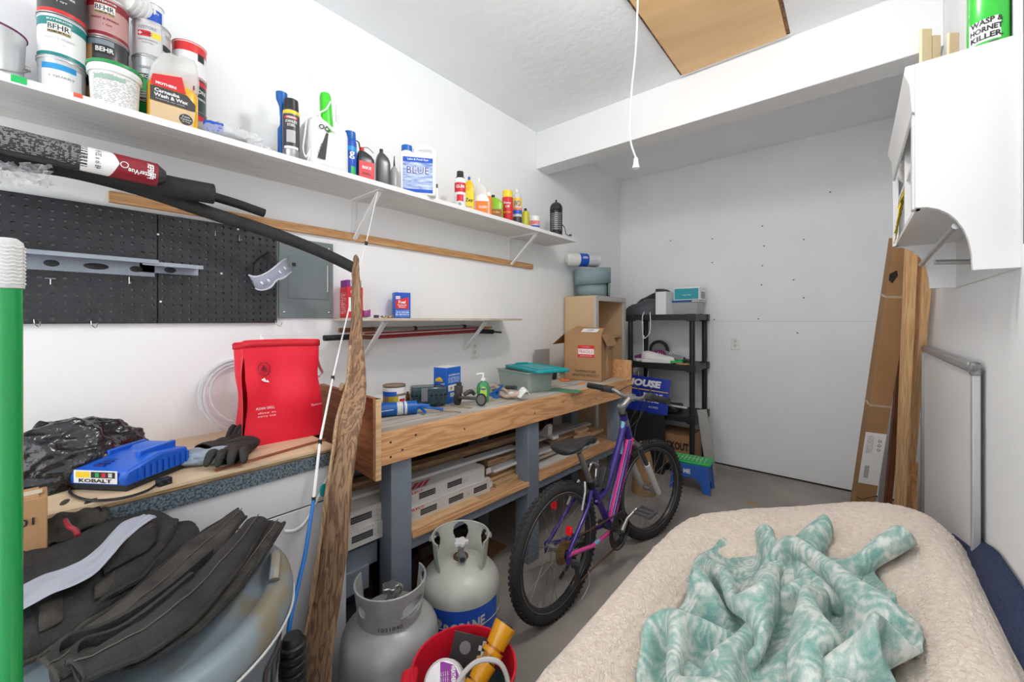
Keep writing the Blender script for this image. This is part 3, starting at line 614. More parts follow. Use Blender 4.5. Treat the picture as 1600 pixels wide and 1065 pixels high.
# ================================================================ builders for tins, bottles and jugs
m_tin = mat('tin_rim', (.5, .5, .51), .3, .9)
def can(name, label, cat, loc, D, h, body, bands=(), texts=(), rz=None, group=None, lid=None, extra=None):
    """bands: (z0,z1,mat,a0,a1) in fractions / radians; texts: (str,u rad,z frac,h m,mat,w m)"""
    t = thing(name, label, cat, loc, facing(loc) if rz is None else rz, group); R = D/2
    part('body', MB().lathe([(R*.94, .001), (R, 0), (R, .004), (R*.975, .006), (R*.975, h-.007), (R, h-.005), (R, h), (R*.93, h), (R*.92, h-.005), (.0001, h-.005)], 36), body, t)
    for z in (.004, h-.003): part('rim', MB().tube([(R*math.sin(a*PI/16), -R*math.cos(a*PI/16), z) for a in range(32)], .0016, 5, closed=True), lid or m_tin, t)
    F = round_(R*.975)
    for b in bands:
        z0, z1, m = b[:3]; a0, a1 = (b[3], b[4]) if len(b) > 3 else (-PI, PI)
        patch(F, a0*R*.975, .007+z0*(h-.014), a1*R*.975, .007+z1*(h-.014), m, t, 'label_band' if a1-a0 > 5 else 'label', off=b[5] if len(b) > 5 else .0005, nu=32)
    for s in texts: txt(F, s[0], s[1]*R, .007+s[2]*(h-.014), s[3], s[4], t, w=s[5] if len(s) > 5 else None, bold=.02)
    if extra: extra(t, R, h, F)
    return t
def S(px, x, z=ZS): p = at_x(px, 400, x); return (p.x, p.y, z)   # a spot on the high shelf board
def wd(px_w, px, x): r = (px-800)/629; return px_w*at_x(px, 400, x).length/at_x(px, 400, x).length*(x/(-.6479+.7617*r))/(629*math.sqrt(1+r*r))
H1 = .12
# column 1
x, y, _ = S(97, -1.73)
can('paint_can', 'small tin with white and blue label, bottom of the leftmost stack', 'paint can', (x, y, ZS), .097, H1, mat('pale_tin', (.62, .63, .64), .25, .3), [(.06, .9, m_wink, -.9, .9), (.78, .93, mat('sky_print', (.02, .3, .65), .4), -.9, .6, .001), (.04, .1, m_red, -.2, .5, .001)], [('1 QUART', 0, .6, .007, m_grey, .05)])
def ptxt(a='PAINT & PRIMER', c=m_grey): return [('BEHR', -.15, .74, .017, m_ink, .045), ('PREMIUM PLUS', -.15, .61, .006, m_ink, .045), (a, -.1, .45, .006, c, .06)]
def plate(t, R, h, F):
    pass
def behr(name, label, loc, base, mid, hi, tcol, a='PAINT & PRIMER', grp=None):
    t = can('paint_can', label, 'paint can', loc, .097, H1, mid, [(.78, 1, hi), (0, .09, hi), (.58, .86, m_gold, -.62, .36, .0009), (.66, .84, m_wink, -.6, .34, .0013)], [('BEHR', -.13, .75, .015, m_ink, .042), ('PREMIUM PLUS', -.13, .62, .006, m_ink, .042), (a, -.1, .46, .006, tcol, .062), ('INTERIOR', -.1, .93, .005, m_wink, .05), ('1 QT', .0, .3, .005, tcol, .02)])
    return t
m_gold = mat('gold_print', (.5, .4, .2), .4)
m_charc = mat('charcoal_print', (.05, .05, .05), .35)
behr('c', 'teal and white paint tin, middle of the leftmost stack on the high shelf', (x, y, ZS+H1+.0005), None, m_wink, m_teal, m_lgrey)
behr('c', 'black paint tin with red band, top of the leftmost stack on the high shelf', (x, y, ZS+2*H1+.001), None, m_charc, mat('bright_red_print', (.7, .03, .03), .35), m_wink)
# column 2
x, y, _ = S(168, -1.755)
can('paint_can', 'dark tin with deck picture, bottom of the second stack behind the green-lidded tub', 'paint can', (x, y, ZS), .097, H1, m_charc, [(.2, .8, mat('deck_print', (.5, .28, .12), .4), -1.5, -.75)], [('BEHR', -.1, .8, .014, m_wink, .04)])
can('paint_can', 'dark grey weatherproofing tin above the green-lidded tub', 'paint can', (x, y, ZS+H1+.0005), .097, H1, m_charc, [(.3, .85, mat('deck_print', (.5, .28, .12), .4), -1.5, -.75), (.85, 1, mat('blue_grey_print', (.22, .25, .3), .4), -1.5, .3), (.6, .84, m_ink, -.62, .36, .001)], [('BEHR', -.13, .72, .014, m_wink, .04), ('WEATHER', -.1, .38, .012, m_wink, .055), ('PROOFING', -.1, .24, .012, m_wink, .055)])
t = behr('c', 'maroon and pink paint tin, third up in the second stack on the high shelf', (x, y, ZS+2*H1+.001), None, m_pink, m_maroon, m_maroon)
small_t = [('Wood Filler', 0, .6, .008, m_wink, .04), ('INTERIOR', 0, .35, .006, m_wink, .04)]
can('filler_tin', 'small blue and white tin on top of the maroon paint tin', 'tin', (x-.003, y+.01, ZS+3*H1+.0015), .07, .075, m_wink, [(.1, .85, m_blue, -.8, 1.0)], small_t)
# bucket with green lid
x, y, _ = S(180, -1.665)
bk = thing('plastic_tub', 'white plastic tub with a bright green lid at the front of the high shelf', 'tub', (x, y, ZS), facing((x, y)))
part('tub_body', MB().lathe([(.047, 0), (.050, .002), (.0545, .105), (.058, .106), (.0595, .118), (.0575, .125)], 40), m_whitep, bk)
for z in (.104, .112): part('rib', MB().tube([((.058+(z-.104)*.1)*math.sin(a*PI/20), -(.058+(z-.104)*.1)*math.cos(a*PI/20), z) for a in range(40)], .0014, 5, closed=True), m_whitep, bk)
part('lid', MB().lathe([(.061, .124), (.0615, .131), (.058, .134), (.0001, .132)], 40), mat('lid_green', (.01, .28, .07), .35), bk)
Fb = round_(.0502, 0, taper=.0425)
patch(Fb, -.05, .01, .055, .095, m_print, bk); patch(Fb, -.045, .080, .02, .092, mat('pale_green_print', (.3, .45, .36), .5), bk, off=.001)
# column 3
x, y, _ = S(237, -1.775)
can('paint_can', 'white tin with green band, bottom of the third stack behind the yellow jug', 'paint can', (x, y, ZS), .097, H1, m_wink, [(.0, .25, m_yel), (.35, .8, m_green), (.8, .95, m_ink, -.9, .3, .001)], [('SPRED', -.5, .87, .009, m_wink, .03)])
can('paint_can', 'pale tin with green lettering, second of the third stack behind the yellow jug', 'paint can', (x, y, ZS+H1+.0005), .097, H1, mat('pale_tin', (.62, .63, .64), .25, .3), [(.02, .4, m_green), (.4, .55, m_ink, -.9, .3, .001)], [('CLEAN', -.4, .75, .009, m_grey, .03), ('SPEC', -.45, .47, .010, m_wink, .028)])
can('paint_can', 'silver tin reading RESTORE with red cross mark, third of the third stack', 'paint can', (x, y, ZS+2*H1+.001), .097, H1, mat('silver_tin', (.55, .52, .53), .3, .3), [(.02, .95, m_lgrey, -.95, .5), (.55, .72, m_yel, .0, .5, .001), (.55, .72, m_red, -.75, -.05, .001), (.0, .95, mat('pale_tin', (.62, .63, .64), .25, .3), .55, 1.6), (.3, .5, m_ink, .6, 1.5, .001)], [('RESTORE', -.22, .82, .010, m_grey, .045), ('+', -.6, .635, .012, m_wink, .012), ('LOC', -.2, .635, .008, m_ink, .022), ('HIGH PERFORMANCE', -.2, .45, .005, m_grey, .048), ('TOTAL', -.2, .36, .005, m_grey, .03), ('GUM', .95, .8, .008, m_grey, .02)])
can('filler_tin', 'small blue and white tin on top of the silver RESTORE tin', 'tin', (x+.005, y+.0, ZS+3*H1+.0015), .06, .068, m_wink, [(.0, .75, m_blue, -.8, 1.0)], [('Voc Zero', 0, .55, .008, m_wink, .035)])
# column 4
x, y, _ = S(296, -1.795)
can('paint_can', 'dark green tin, bottom of the right-hand stack behind the yellow jug', 'paint can', (x, y, ZS), .097, H1, mat('dark_green_print', (.02, .05, .045), .35), [(.82, 1, m_red)], [('Premium', .3, .5, .012, m_wink, .05)])
can('paint_can', 'dark green tin with red band, second of the stack behind the yellow jug', 'paint can', (x, y, ZS+H1+.0005), .097, H1, mat('dark_green_print', (.02, .05, .045), .35), [(.84, 1, m_red)], [('ON', .75, .65, .014, m_wink, .03), ('EXTERIOR', .7, .4, .007, m_wink, .04)])
can('paint_can', 'white tin with bright red lid band, top of the stack behind the yellow jug', 'paint can', (x, y, ZS+2*H1+.001), .097, H1, m_wink, [(.72, 1, mat('bright_red_print', (.7, .03, .03), .35)), (.5, .74, m_ink, .5, 1.0, .001)], [('QUART', -.1, .4, .008, m_grey, .04)], lid=mat('bright_red_print', (.7, .03, .03), .35))
# white corrugated jar lying on the stacks
pjar = Vector(S(208, -1.755)); 
jr = thing('ribbed_jar', 'white ribbed plastic jar lying across the tops of the second and third stacks', 'jar', (pjar.x+.0, pjar.y+.0, ZS+3*H1+.043), 0)
jpr = [(.0001, -.06), (.038, -.06)]
for i in range(6): jpr += [(.041, -.055+i*.015), (.041, -.048+i*.015), (.037, -.046+i*.015)]
jpr += [(.030, .04), (.030, .06), (.0001, .06)]
part('body', MB().lathe(jpr, 28, M=Euler((-.0, PI/2, -1.0)).to_matrix()), m_whitep, jr)
# metal pail at far left
x, y, _ = S(-22, -1.74)
pl_ = thing('metal_pail', 'metal pail with a purple rim at the far left end of the high shelf', 'pail', (x, y, ZS), facing((x, y)))
part('body', MB().lathe([(.06, 0), (.062, .002), (.068, .155), (.07, .16), (.068, .163), (.064, .16), (.0001, .15)], 36), mat('pale_tin', (.62, .63, .64), .25, .3), pl_)
part('rim', MB().tube([(.069*math.sin(a*PI/20), -.069*math.cos(a*PI/20), .161) for a in range(40)], .003, 6, closed=True), mat('purple_rim', (.16, .02, .12), .4), pl_)
part('ear', MB().cyl((.066, .0, .09), (.076, .0, .09), .007, n=10), m_steel, pl_)
part('handle', MB().tube([(.074*math.cos(a), -.074*math.sin(a)*.9, .09-.05*abs(math.sin(a))) for a in [k*PI/12 for k in range(13)]], .0016, 5), m_steel, pl_)
# yellow wash jug
def jug(name, label, loc, w_, d_, h_, body, cap=None, capx=0, handle=True, neck=.72, rz=None, hx=.5, cat='jug', group=None):
    t = thing(name, label, cat, loc, facing(loc) if rz is None else rz, group)
    mb = MB(); rings = []
    prof = [(0, .92), (.02, 1), (.12, 1.0), (neck-.08, 1), (neck, .95), (neck+.1, .78), (neck+.18, .5), (neck+.22, .3)] if handle != 'can' else [(0, .95), (.02, 1), (.7, 1), (.76, .9), (.82, .5), (.86, .3)]
    n = 28; vs = []; fs = []
    for z, k in prof:
        cx = capx*w_*.5*(1-k)/.7 if k < .95 else 0
        for i in range(n):
            a = 2*PI*i/n; c, s_ = math.cos(a), math.sin(a); e = .45 if k > .6 else .8
            kd = k if k > .7 else max(k*d_*1.0, k*w_*.9)/d_*.9
            vs.append((cx+math.copysign(abs(c)**e, c)*w_/2*k, math.copysign(abs(s_)**e, s_)*d_/2*min(1, kd), z*h_))
    for j in range(len(prof)-1): fs += [(j*n+i, j*n+(i+1) % n, (j+1)*n+(i+1) % n, (j+1)*n+i) for i in range(n)]
    fs += [tuple(range(n-1, -1, -1)), tuple((len(prof)-1)*n+i for i in range(n))]
    part('body', MB().add(vs, fs), body, t, ang=50)
    zt = prof[-1][0]*h_; rc = prof[-1][1]*w_*.5*.85; cx = capx*w_*.5
    if cap: part('cap', MB().lathe([(rc*.9, zt-.004), (rc, zt), (rc, zt+h_*.085), (rc*.9, zt+h_*.095), (.0001, zt+h_*.095)], 20, (cx, 0, 0)), cap, t)
    return t
p = S(270, -1.665)
m_amber = mat('wax_yellow', (.80, .42, .015), .2, coat=.3)
yj = jug('wash_jug', 'clear jug of yellow car wash liquid reading Carnauba Wash & Wax on the high shelf', p, .125, .07, .19, m_amber, None, rz=facing(p)+.12)
part('clear_top', MB().prism([(-.062, .13), (.0625, .13), (.064, .17), (.058, .225), (.05, .24), (.02, .244), (.012, .232), (-.01, .235), (-.03, .225), (-.055, .175)], -.032, .032, Matrix(((1, 0, 0, 0), (0, 0, 1, 0), (0, 1, 0, 0), (0, 0, 0, 1)))), mat('jug_clear', (.78, .78, .77), .12, alpha=.5, spec=.7), yj, bevel=.006)
Fy = flat((0, -.0365, 0), (1, 0, 0), (0, 0, 1))
poly(Fy, [(-.058, .115), (.028, .115), (.018, .165), (-.052, .148)], m_red, yj)
poly(Fy, [(-.058, .068), (.052, .068), (.052, .09), (.03, .113), (-.058, .113)], m_charc, yj)
poly(Fy, [(-.058, .012), (.045, .012), (.052, .066), (-.058, .066)], mat('car_print', (.66, .48, .28), .4), yj)
txt(Fy, 'MOTHERS', -.02, .125, .008, m_wink, yj, w=.05, bold=.04); txt(Fy, 'Carnauba', -.018, .102, .011, m_wink, yj, w=.06, bold=.03); txt(Fy, 'Wash & Wax', -.008, .088, .011, m_wink, yj, w=.082, bold=.03); txt(Fy, 'foaming car wash', -.01, .076, .005, m_lgrey, yj, w=.07)
part('badge', MB().lathe([(.0001, .0012), (.017, .0012), (.018, 0)], 24, (.028, -.0368, .035), M=Euler((PI/2, 0, 0)).to_matrix()), m_charc, yj)
txt(Fy, 'Foam', .028, .043, .006, m_wink, yj, w=.018, off=.003); txt(Fy, 'Cannon', .028, .035, .006, m_wink, yj, w=.027, off=.003); txt(Fy, 'or Cup', .028, .027, .006, m_wink, yj, w=.02, off=.003)
part('measure_mark', MB().bb((.046, -.0372, .138), (.05, -.0352, .152)), m_maroon, yj)
# bag with dark gloves
p = S(352, -1.67)
bgk = thing('plastic_bag', 'clear plastic bag holding dark gloves with a blue tag, lying on the high shelf', 'bag', p, facing(p))
part('glove_bundle', MB().grid(crumple(30, 14, lambda u, v, k, l: ((u-.5)*.12+k*.3, .028*math.cos(2*PI*v)+k*.3, .027+.024*math.sin(2*PI*v)*math.sin(PI*min(1, max(.05, u)))+l*.1), .05, 2, 5)), mat('dark_glove', (.05, .06, .07), .7, col2=(.2, .22, .24), vs=30), bgk, ang=180)
part('tag', MB().grid(crumple(10, 8, lambda u, v, k, l: (-.06+.055*u, -.036+k, .03+.035*v), .02, 2, 9)), m_blue, bgk, solid=.001)
part('film', MB().grid(crumple(34, 24, lambda u, v, k, l: ((u-.5)*.20+k*.5, .04*math.cos(2*PI*v)+k*.3, max(.001, .036+.036*math.sin(2*PI*v)*(1-.5*abs(2*u-1)**2)+l*.35)), .07, 2.5, 7)), m_film, bgk, ang=60)
p = S(412, -1.66)
solo('film_scrap', 'small crumpled scrap of clear film between the bagged gloves and the blue funnel', 'film', MB().grid(crumple(24, 16, lambda u, v, k, l: ((u-.5)*.09+k*.4, (v-.5)*.07+l*.3, max(.001, .028*math.sin(PI*u)*math.sin(PI*v)+k*.4)), .06, 2.5, 17)), m_film, p)
# blue funnel bottle
m_bluep = mat('blue_plastic', (.006, .11, .42), .35)
def vial(name, label, cat, loc, prof, body, cap=None, texts=(), bands=(), rz=None, n=28, capn='cap', group=None):
    t = thing(name, label, cat, loc, facing(loc) if rz is None else rz, group)
    part('body', MB().lathe(prof, n), body, t)
    if cap: part(capn, MB().lathe(cap[0], n), cap[1], t)
    R = max(r for r, z in prof); F = round_(R)
    for b in bands: patch(F, b[0]*R, b[2], b[1]*R, b[3], b[4], t, off=.0006 if len(b) < 6 else b[5], nu=20)
    for s in texts: txt(F, s[0], s[1]*R, s[2], s[3], s[4], t, w=s[5] if len(s) > 5 else None, bold=.02)
    return t
p = S(440, -1.70)
t = vial('oil_funnel_bottle', 'tall blue bottle with a blue funnel in its neck on the high shelf', 'bottle', p, [(.017, 0), (.018, .002), (.018, .115), (.008, .13), (.0075, .16)], m_bluep, ([(.0075, .155), (.009, .17), (.011, .19), (.026, .215), (.027, .235), (.025, .235), (.024, .216), (.009, .191)], m_bluep), capn='funnel')
p = S(455, -1.655)
aer = lambda R, h: [(R*.93, 0), (R, .003), (R, h*.78), (R*.94, h*.80), (R*.8, h*.83), (.0001, h*.83)]
acap = lambda R, h: [(R*.82, h*.82), (R*.86, h*.84), (R*.8, h), (.0001, h)]
t = vial('spray_can', 'black and silver spray can reading STAINLESS STEEL with yellow band on the high shelf', 'spray can', p, aer(.026, .19), m_steel, (acap(.027, .19), m_black),
         [('STAINLESS', 0, .118, .008, m_wink, .036), ('STEEL', 0, .107, .008, m_wink, .024), ('WEIMAN', 0, .130, .007, m_wink, .03)], [(-1.2, 1.2, .035, .14, m_charc), (-1.2, 1.2, .142, .152, m_yel), (-.9, .8, .126, .134, m_red, .001), (-.55, .5, .055, .092, mat('fridge_print', (.45, .45, .46), .4), .001), (-.9, .9, .036, .044, m_wink, .001)])
# large white jug with black print
p = S(506, -1.675)
t = jug('bleach_jug', 'large white jug with black markings behind the bright green squeeze bottle', p, .10, .085, .16, m_whitep, m_whitep, rz=facing(p)+.5)
Fw = flat((0, -.0432, 0), (1, 0, 0), (0, 0, 1))
poly(Fw, [(-.04, .02), (-.02, .02), (-.012, .09), (-.018, .09)], m_ink, t); txt(Fw, 'OQ', -.022, .10, .016, m_ink, t, bold=.03, shear=.3); txt(Fw, 'HOT', -.03, .045, .01, m_ink, t, rot=1.2)
# white wire hanger on it + green squeeze bottle
p2 = S(493, -1.62)
hg = thing('bottle_hanger', 'white folded plastic hanger loop standing beside the green squeeze bottle', 'hanger', (p2[0], p2[1], ZS), facing(p2))
part('loop', MB().tube(spline([(-.038, 0, .055), (-.03, 0, .10), (-.022, 0, .17), (-.016, .0, .198), (-.008, 0, .205), (.0, 0, .198), (.006, 0, .17), (.014, 0, .11), (.02, 0, .06)], 5), .0032, 7), m_whitep, hg)
part('clip', MB().tube(spline([(-.038, 0, .055), (-.04, 0, .035), (-.03, 0, .02), (-.012, 0, .045), (-.03, 0, .0)], 5), .0028, 7).tube(spline([(.02, 0, .06), (.02, 0, .03), (.01, .0, .0)], 5), .0028, 7), m_whitep, hg)
p2 = S(513, -1.625)
gb = thing('squeeze_bottle', 'bright green squeeze bottle with white strap hung against the white jug', 'bottle', (p2[0], p2[1], ZS), facing(p2))
m_lime = mat('lime_plastic', (.06, .62, .03), .3)
part('body', MB().lathe([(.0001, .055), (.008, .058), (.018, .085), (.019, .10), (.017, .135), (.016, .165), (.013, .172), (.0001, .173)], 24, M=Euler((0, -.05, 0)).to_matrix()), m_lime, gb)
part('stand', MB().cyl((0, .012, 0), (-.003, .012, .06), .006), m_whitep, gb)
part('strap', MB().tube([(.0205*math.sin(a*PI/8)-.004, -.0205*math.cos(a*PI/8), .098-.012*math.sin(a*PI/8)) for a in range(16)], .004, 6, closed=True).tube(spline([(-.018, -.012, .10), (-.022, -.018, .12), (-.006, -.022, .13), (.006, -.02, .15)], 4), .0022, 6), m_whitep, gb)
p2 = S(527, -1.72)
vial('spray_bottle', 'plain white bottle standing behind the green squeeze bottle', 'bottle', p2, [(.022, 0), (.023, .003), (.023, .11), (.012, .145), (.009, .17)], m_whitep, ([(.01, .165), (.011, .19), (.006, .205), (.0001, .207)], m_whitep))
p = S(547, -1.66)
t = vial('spray_can', 'blue air freshener spray can right of the white jug', 'spray can', p, aer(.0235, .155), m_blue, (acap(.0245, .155), m_bluep), [('g', .3, .075, .025, m_wink, .02)], [(-1.2, 1.2, .09, .105, mat('sky_print', (.02, .3, .65), .4)), (-.9, -.3, .01, .07, m_wink, .001), (0.1, .9, .0, .04, m_green, .001)])
p = S(538, -1.63)
vial('small_tube', 'small orange and blue tube at the foot of the blue spray can', 'tube', p, [(.008, 0), (.0085, .05), (.004, .056)], m_orange, ([(.007, .05), (.007, .066), (.0001, .067)], m_bluep))
def flatbottle(name, label, px, w_, d_, h_, body, cap, lab, texts, x=-1.66, capx=0, rzo=0, cat='bottle', labz=(.05, .6)):
    p = S(px, x); t = jug(name, label, p, w_, d_, h_, body, cap, capx=capx, rz=facing(p)+rzo, cat=cat)
    if lab:
        F = flat((0, -d_/2-.0006, 0), (1, 0, 0), (0, 0, 1)); patch(F, -w_*.42, h_*labz[0], w_*.42, h_*labz[1], lab, t)
        for s in texts: txt(F, s[0], s[1]*w_, s[2]*h_, s[3], s[4], t, w=s[5], bold=.02)
    return t
t = flatbottle('fuel_bottle', 'black bottle with red label and red collar beside the blue spray can', 570, .06, .04, .125, mat('black_bottle', (.03, .03, .033), .3), m_red, m_red, [('BIKE', 0, .42, .01, m_wink, .03), ('OIL', 0, .25, .008, m_ink, .03)], capx=-.35, rzo=.3)
part('spout', MB().tube(spline([(-.016, 0, .12), (-.02, 0, .145), (-.03, 0, .15)], 5)+[], .0022, 6).tube(spline([(-.01, 0, .13), (.01, 0, .135), (.03, 0, .12)], 5), .0012, 5), m_black, t)
flatbottle('oil_bottle', 'plain dark grey oil bottle left of the small needle-tip oiler', 598, .052, .035, .122, mat('smoky_bottle', (.07, .07, .075), .25), m_black, None, [], capx=-.2, rzo=.3)
p = S(616, -1.66)
vial('oiler', 'small clear oiler with black needle tip left of the white BLUE jug', 'oiler', p, [(.016, 0), (.0165, .055), (.010, .065), (.004, .07)], mat('oiler_clear', (.4, .41, .4), .2, alpha=.75), ([(.004, .068), (.0015, .098), (.0001, .1)], m_black))
# pond dye jug
p = S(653, -1.655)
bj = thing('dye_jug', 'white jug with blue cap and label reading Lake & Pond Dye BLUE on the high shelf', 'jug', p, facing(p))
Mz = Matrix(((1, 0, 0, 0), (0, 0, 1, 0), (0, 1, 0, 0), (0, 0, 0, 1)))
part('body', MB().prism([(-.062, 0), (.062, 0), (.062, .125), (.055, .135), (-.06, .135)], -.042, .042, Mz), m_whitep, bj, bevel=.009)
part('grip', MB().tube([(-.005, 0, .13), (-.008, 0, .158), (.002, 0, .165), (.045, 0, .165), (.055, 0, .158), (.056, 0, .13)], .0095, 8), m_whitep, bj)
part('neck', MB().cyl((-.038, 0, .13), (-.038, 0, .15), .017, n=20), m_whitep, bj)
part('cap', MB().cyl((-.038, 0, .148), (-.038, 0, .166), .0185, n=20), m_bluep, bj, bevel=.001)
Fj = flat((0, -.0425, 0), (1, 0, 0), (0, 0, 1))
patch(Fj, -.05, .015, .05, .115, mat('dye_label', (.6, .66, .8), .4, col2=(.1, .2, .5), vs=22, stretch=(1, 1, 5)), bj); patch(Fj, -.05, .103, .05, .118, m_blue, bj, off=.001); patch(Fj, -.05, .008, .05, .018, m_blue, bj, off=.001)
txt(Fj, 'Lake & Pond Dye', 0, .1105, .008, m_wink, bj, w=.07, bold=.02); txt(Fj, 'BLUE', .0, .077, .024, m_wink, bj, w=.078, bold=.06, off=.0012); txt(Fj, 'BLUE', .0, .077, .022, mat('navy_print', (.01, .03, .3), .4), bj, w=.075, bold=.0, off=.0018)
p = S(682, -1.66)
vial('small_vial', 'tiny white vial right beside the BLUE jug', 'vial', p, [(.008, 0), (.0085, .035), (.005, .04)], m_wink, ([(.005, .04), (.005, .05), (.0001, .05)], m_ink))
# right-hand group
p = S(719, -1.66)
vial('spray_can', 'white and red spray can with black cap right of the BLUE jug', 'spray can', p, aer(.021, .145), m_wink, ([(.017, .118), (.018, .12), (.013, .128), (.012, .146), (.0001, .147)], m_black), [('GUM', 0, .085, .012, m_wink, .03)], [(-1.2, 1.2, .065, .10, m_red), (-.6, .6, .03, .055, m_red)])
p = S(717, -1.625)
tp = thing('tape_roll', 'white tape roll standing on edge before the red and white spray can', 'tape roll', (p[0], p[1], ZS+.0185), facing(p)+.5)
part('roll', MB().lathe([(.011, -.012), (.018, -.012), (.018, .012), (.011, .012), (.011, -.012)], 28, M=Euler((PI/2, 0, 0)).to_matrix()), m_whitep, tp)
flatbottle('cleaner_bottle', 'yellow bottle with blue cap and black letters Zep', 733, .046, .035, .135, mat('bright_yellow', (.85, .5, .01), .3), m_bluep, mat('bright_yellow2', (.88, .62, .02), .4), [('Zep', 0, .33, .017, m_ink, .036), ('FLOOR', 0, .15, .006, m_blue, .03)])
p = S(752, -1.73)
jug('milk_jug', 'tall plain white jug behind the orange-labelled jug', p, .075, .06, .155, mat('milky_plastic', (.75, .74, .70), .3, alpha=.9), m_whitep, capx=-.3)
flatbottle('cleaner_jug', 'short white jug with blue and orange label reading KLEEN', 753, .075, .05, .098, m_whitep, None, m_orange, [('KLEEN', .08, .35, .009, m_wink, .04)], labz=(.08, .6))
p = S(764, -1.64)
vial('small_bottle', 'slim orange bottle with white cap before the white jug', 'bottle', p, [(.012, 0), (.013, .06), (.009, .068)], m_orange, ([(.009, .066), (.009, .08), (.0001, .081)], m_whitep))
flatbottle('coolant_bottle', 'lime green bottle with black cap on the high shelf', 775, .062, .04, .092, mat('lime_bottle', (.25, .5, .02), .3), m_black, mat('brown_label', (.28, .1, .03), .4), [('Ortho', 0, .3, .008, m_yel, .03)], capx=-.4, labz=(.1, .42))
p = S(793, -1.66)
vial('spray_can', 'red spray can with yellow cap in the right-hand group', 'spray can', p, aer(.025, .142), m_red, ([(.024, .108), (.0245, .112), (.023, .142), (.0001, .143)], m_yel), [('Easy', 0, .085, .012, m_wink, .034), ('Off', 0, .07, .010, m_wink, .02), ('HEAVY DUTY', 0, .045, .007, m_yel, .035)])
p = S(808, -1.665)
vial('spray_can', 'spray can with rainbow label and bare silver top right of the red spray can', 'spray can', p, [(.023, 0), (.0245, .003), (.0245, .11), (.021, .118), (.012, .13), (.0001, .131)], m_lgrey, ([(.007, .13), (.007, .142), (.0001, .143)], m_wink), [('WD', 0, .085, .02, m_blue, .035)], [(-1.3, 1.3, .075, .105, m_yel), (-1.3, 1.3, .045, .06, m_blue), (-1.3, 1.3, .06, .068, m_orange), (-1.3, 1.3, .0, .035, m_charc)])
p = S(821, -1.65)
vial('lubricant_bottle', 'small yellow-green bottle with black tip beside the rainbow spray can', 'bottle', p, [(.016, 0), (.017, .06), (.013, .068)], mat('olive_yellow', (.5, .48, .03), .35), ([(.008, .067), (.006, .08), (.0001, .082)], m_black))
p = S(835, -1.65)
can('putty_tub', 'small white tub with pink label, last before the bug zapper', 'tub', p, .05, .045, m_wink, [(.3, .75, mat('pink_print', (.7, .3, .3), .4)), (.05, .25, m_blue)], [('DAP', 0, .5, .008, m_red, .02)], lid=m_wink)
# bug zapper
p = S(869, -1.665)
bz = thing('bug_zapper', 'black lantern-shaped bug zapper with grille at the right end of the high shelf', 'bug zapper', p, facing(p))
part('base', MB().lathe([(.03, 0), (.037, .003), (.038, .022), (.03, .03), (.0001, .03)], 28), m_black, bz)
part('top_cap', MB().lathe([(.036, .122), (.039, .126), (.037, .14), (.028, .153), (.012, .16), (.006, .162), (.005, .172), (.0001, .173)], 28), m_black, bz)
part('lamp_tube', MB().cyl((0, 0, .03), (0, 0, .124), .012, n=14), m_wink, bz)
for a in range(20): an = a*PI/10; part('grille_bar', MB().box((.036*math.sin(an), -.036*math.cos(an), .075), (.002, .003, .105), an), m_black, bz)
for k in range(11): part('grille_ring', MB().tube([(.036*math.sin(a*PI/12), -.036*math.cos(a*PI/12), .032+k*.0088) for a in range(24)], .0013, 4, closed=True), m_black, bz)
part('cord', MB().tube(spline([(.034, 0, .06), (.05, .0, .045), (.06, -.005, .015), (.075, -.02, .004), (.08, -.02, .004)], 6), .0022, 6), m_black, bz)
part('plug', MB().box((.085, -.02, .006), (.016, .01, .009)), m_black, bz)
def fit(cat_name, a, b, top, base=None, nm=None):
    o = nm; ch = [c for c in bpy.data.objects if c.parent == o or (c.parent and c.parent.parent == o)]
    vs = [v.co for c in ch if c.type == 'MESH' for v in c.data.vertices]
    hz = max(v.z for v in vs); wx = max(v.x for v in vs)-min(v.x for v in vs)
    px = (a+b)/2; r = (px-800)/629; t = o.location.x/(-.6479+.7617*r)
    H_ = CAM_H+(500-top)/629*t-o.location.z; W_ = (b-a)*t/(629*math.sqrt(1+r*r))
    sx = W_/wx if b > a else H_/hz
    o.scale = (sx, sx, H_/hz)
_fit = {'oil_funnel_bottle': (428, 447, 145), 'bleach_jug': (465, 534, 172), 'bottle_hanger': (474, 506, 118), 'squeeze_bottle': (498, 526, 147), 'fuel_bottle': (554, 584, 222), 'oil_bottle': (587, 610, 234), 'oiler': (609, 623, 243), 'dye_jug': (623, 681, 226), 'small_vial': (679, 686, 288), 'cleaner_bottle': (724, 740, 276), 'milk_jug': (738, 760, 278), 'cleaner_jug': (740, 763, 303), 'coolant_bottle': (764, 786, 305), 'lubricant_bottle': (815, 827, 325), 'putty_tub': (827, 845, 339), 'bug_zapper': (852, 886, 312), 'small_tube': (534, 541, 240), 'spray_bottle': (522, 534, 163)}
for o in list(bpy.data.objects):
    if o.parent is None and o.name in _fit: fit(0, *_fit[o.name], nm=o)
_sp = {'spray_can': (440, 467, 157), 'spray_can.001': (536, 557, 207), 'spray_can.002': (710, 728, 268), 'spray_can.003': (786, 803, 299), 'spray_can.004': (801, 816, 296), 'small_bottle': (757, 767, 300)}
for k, v in _sp.items():
    if k in bpy.data.objects: fit(0, *v, nm=bpy.data.objects[k])
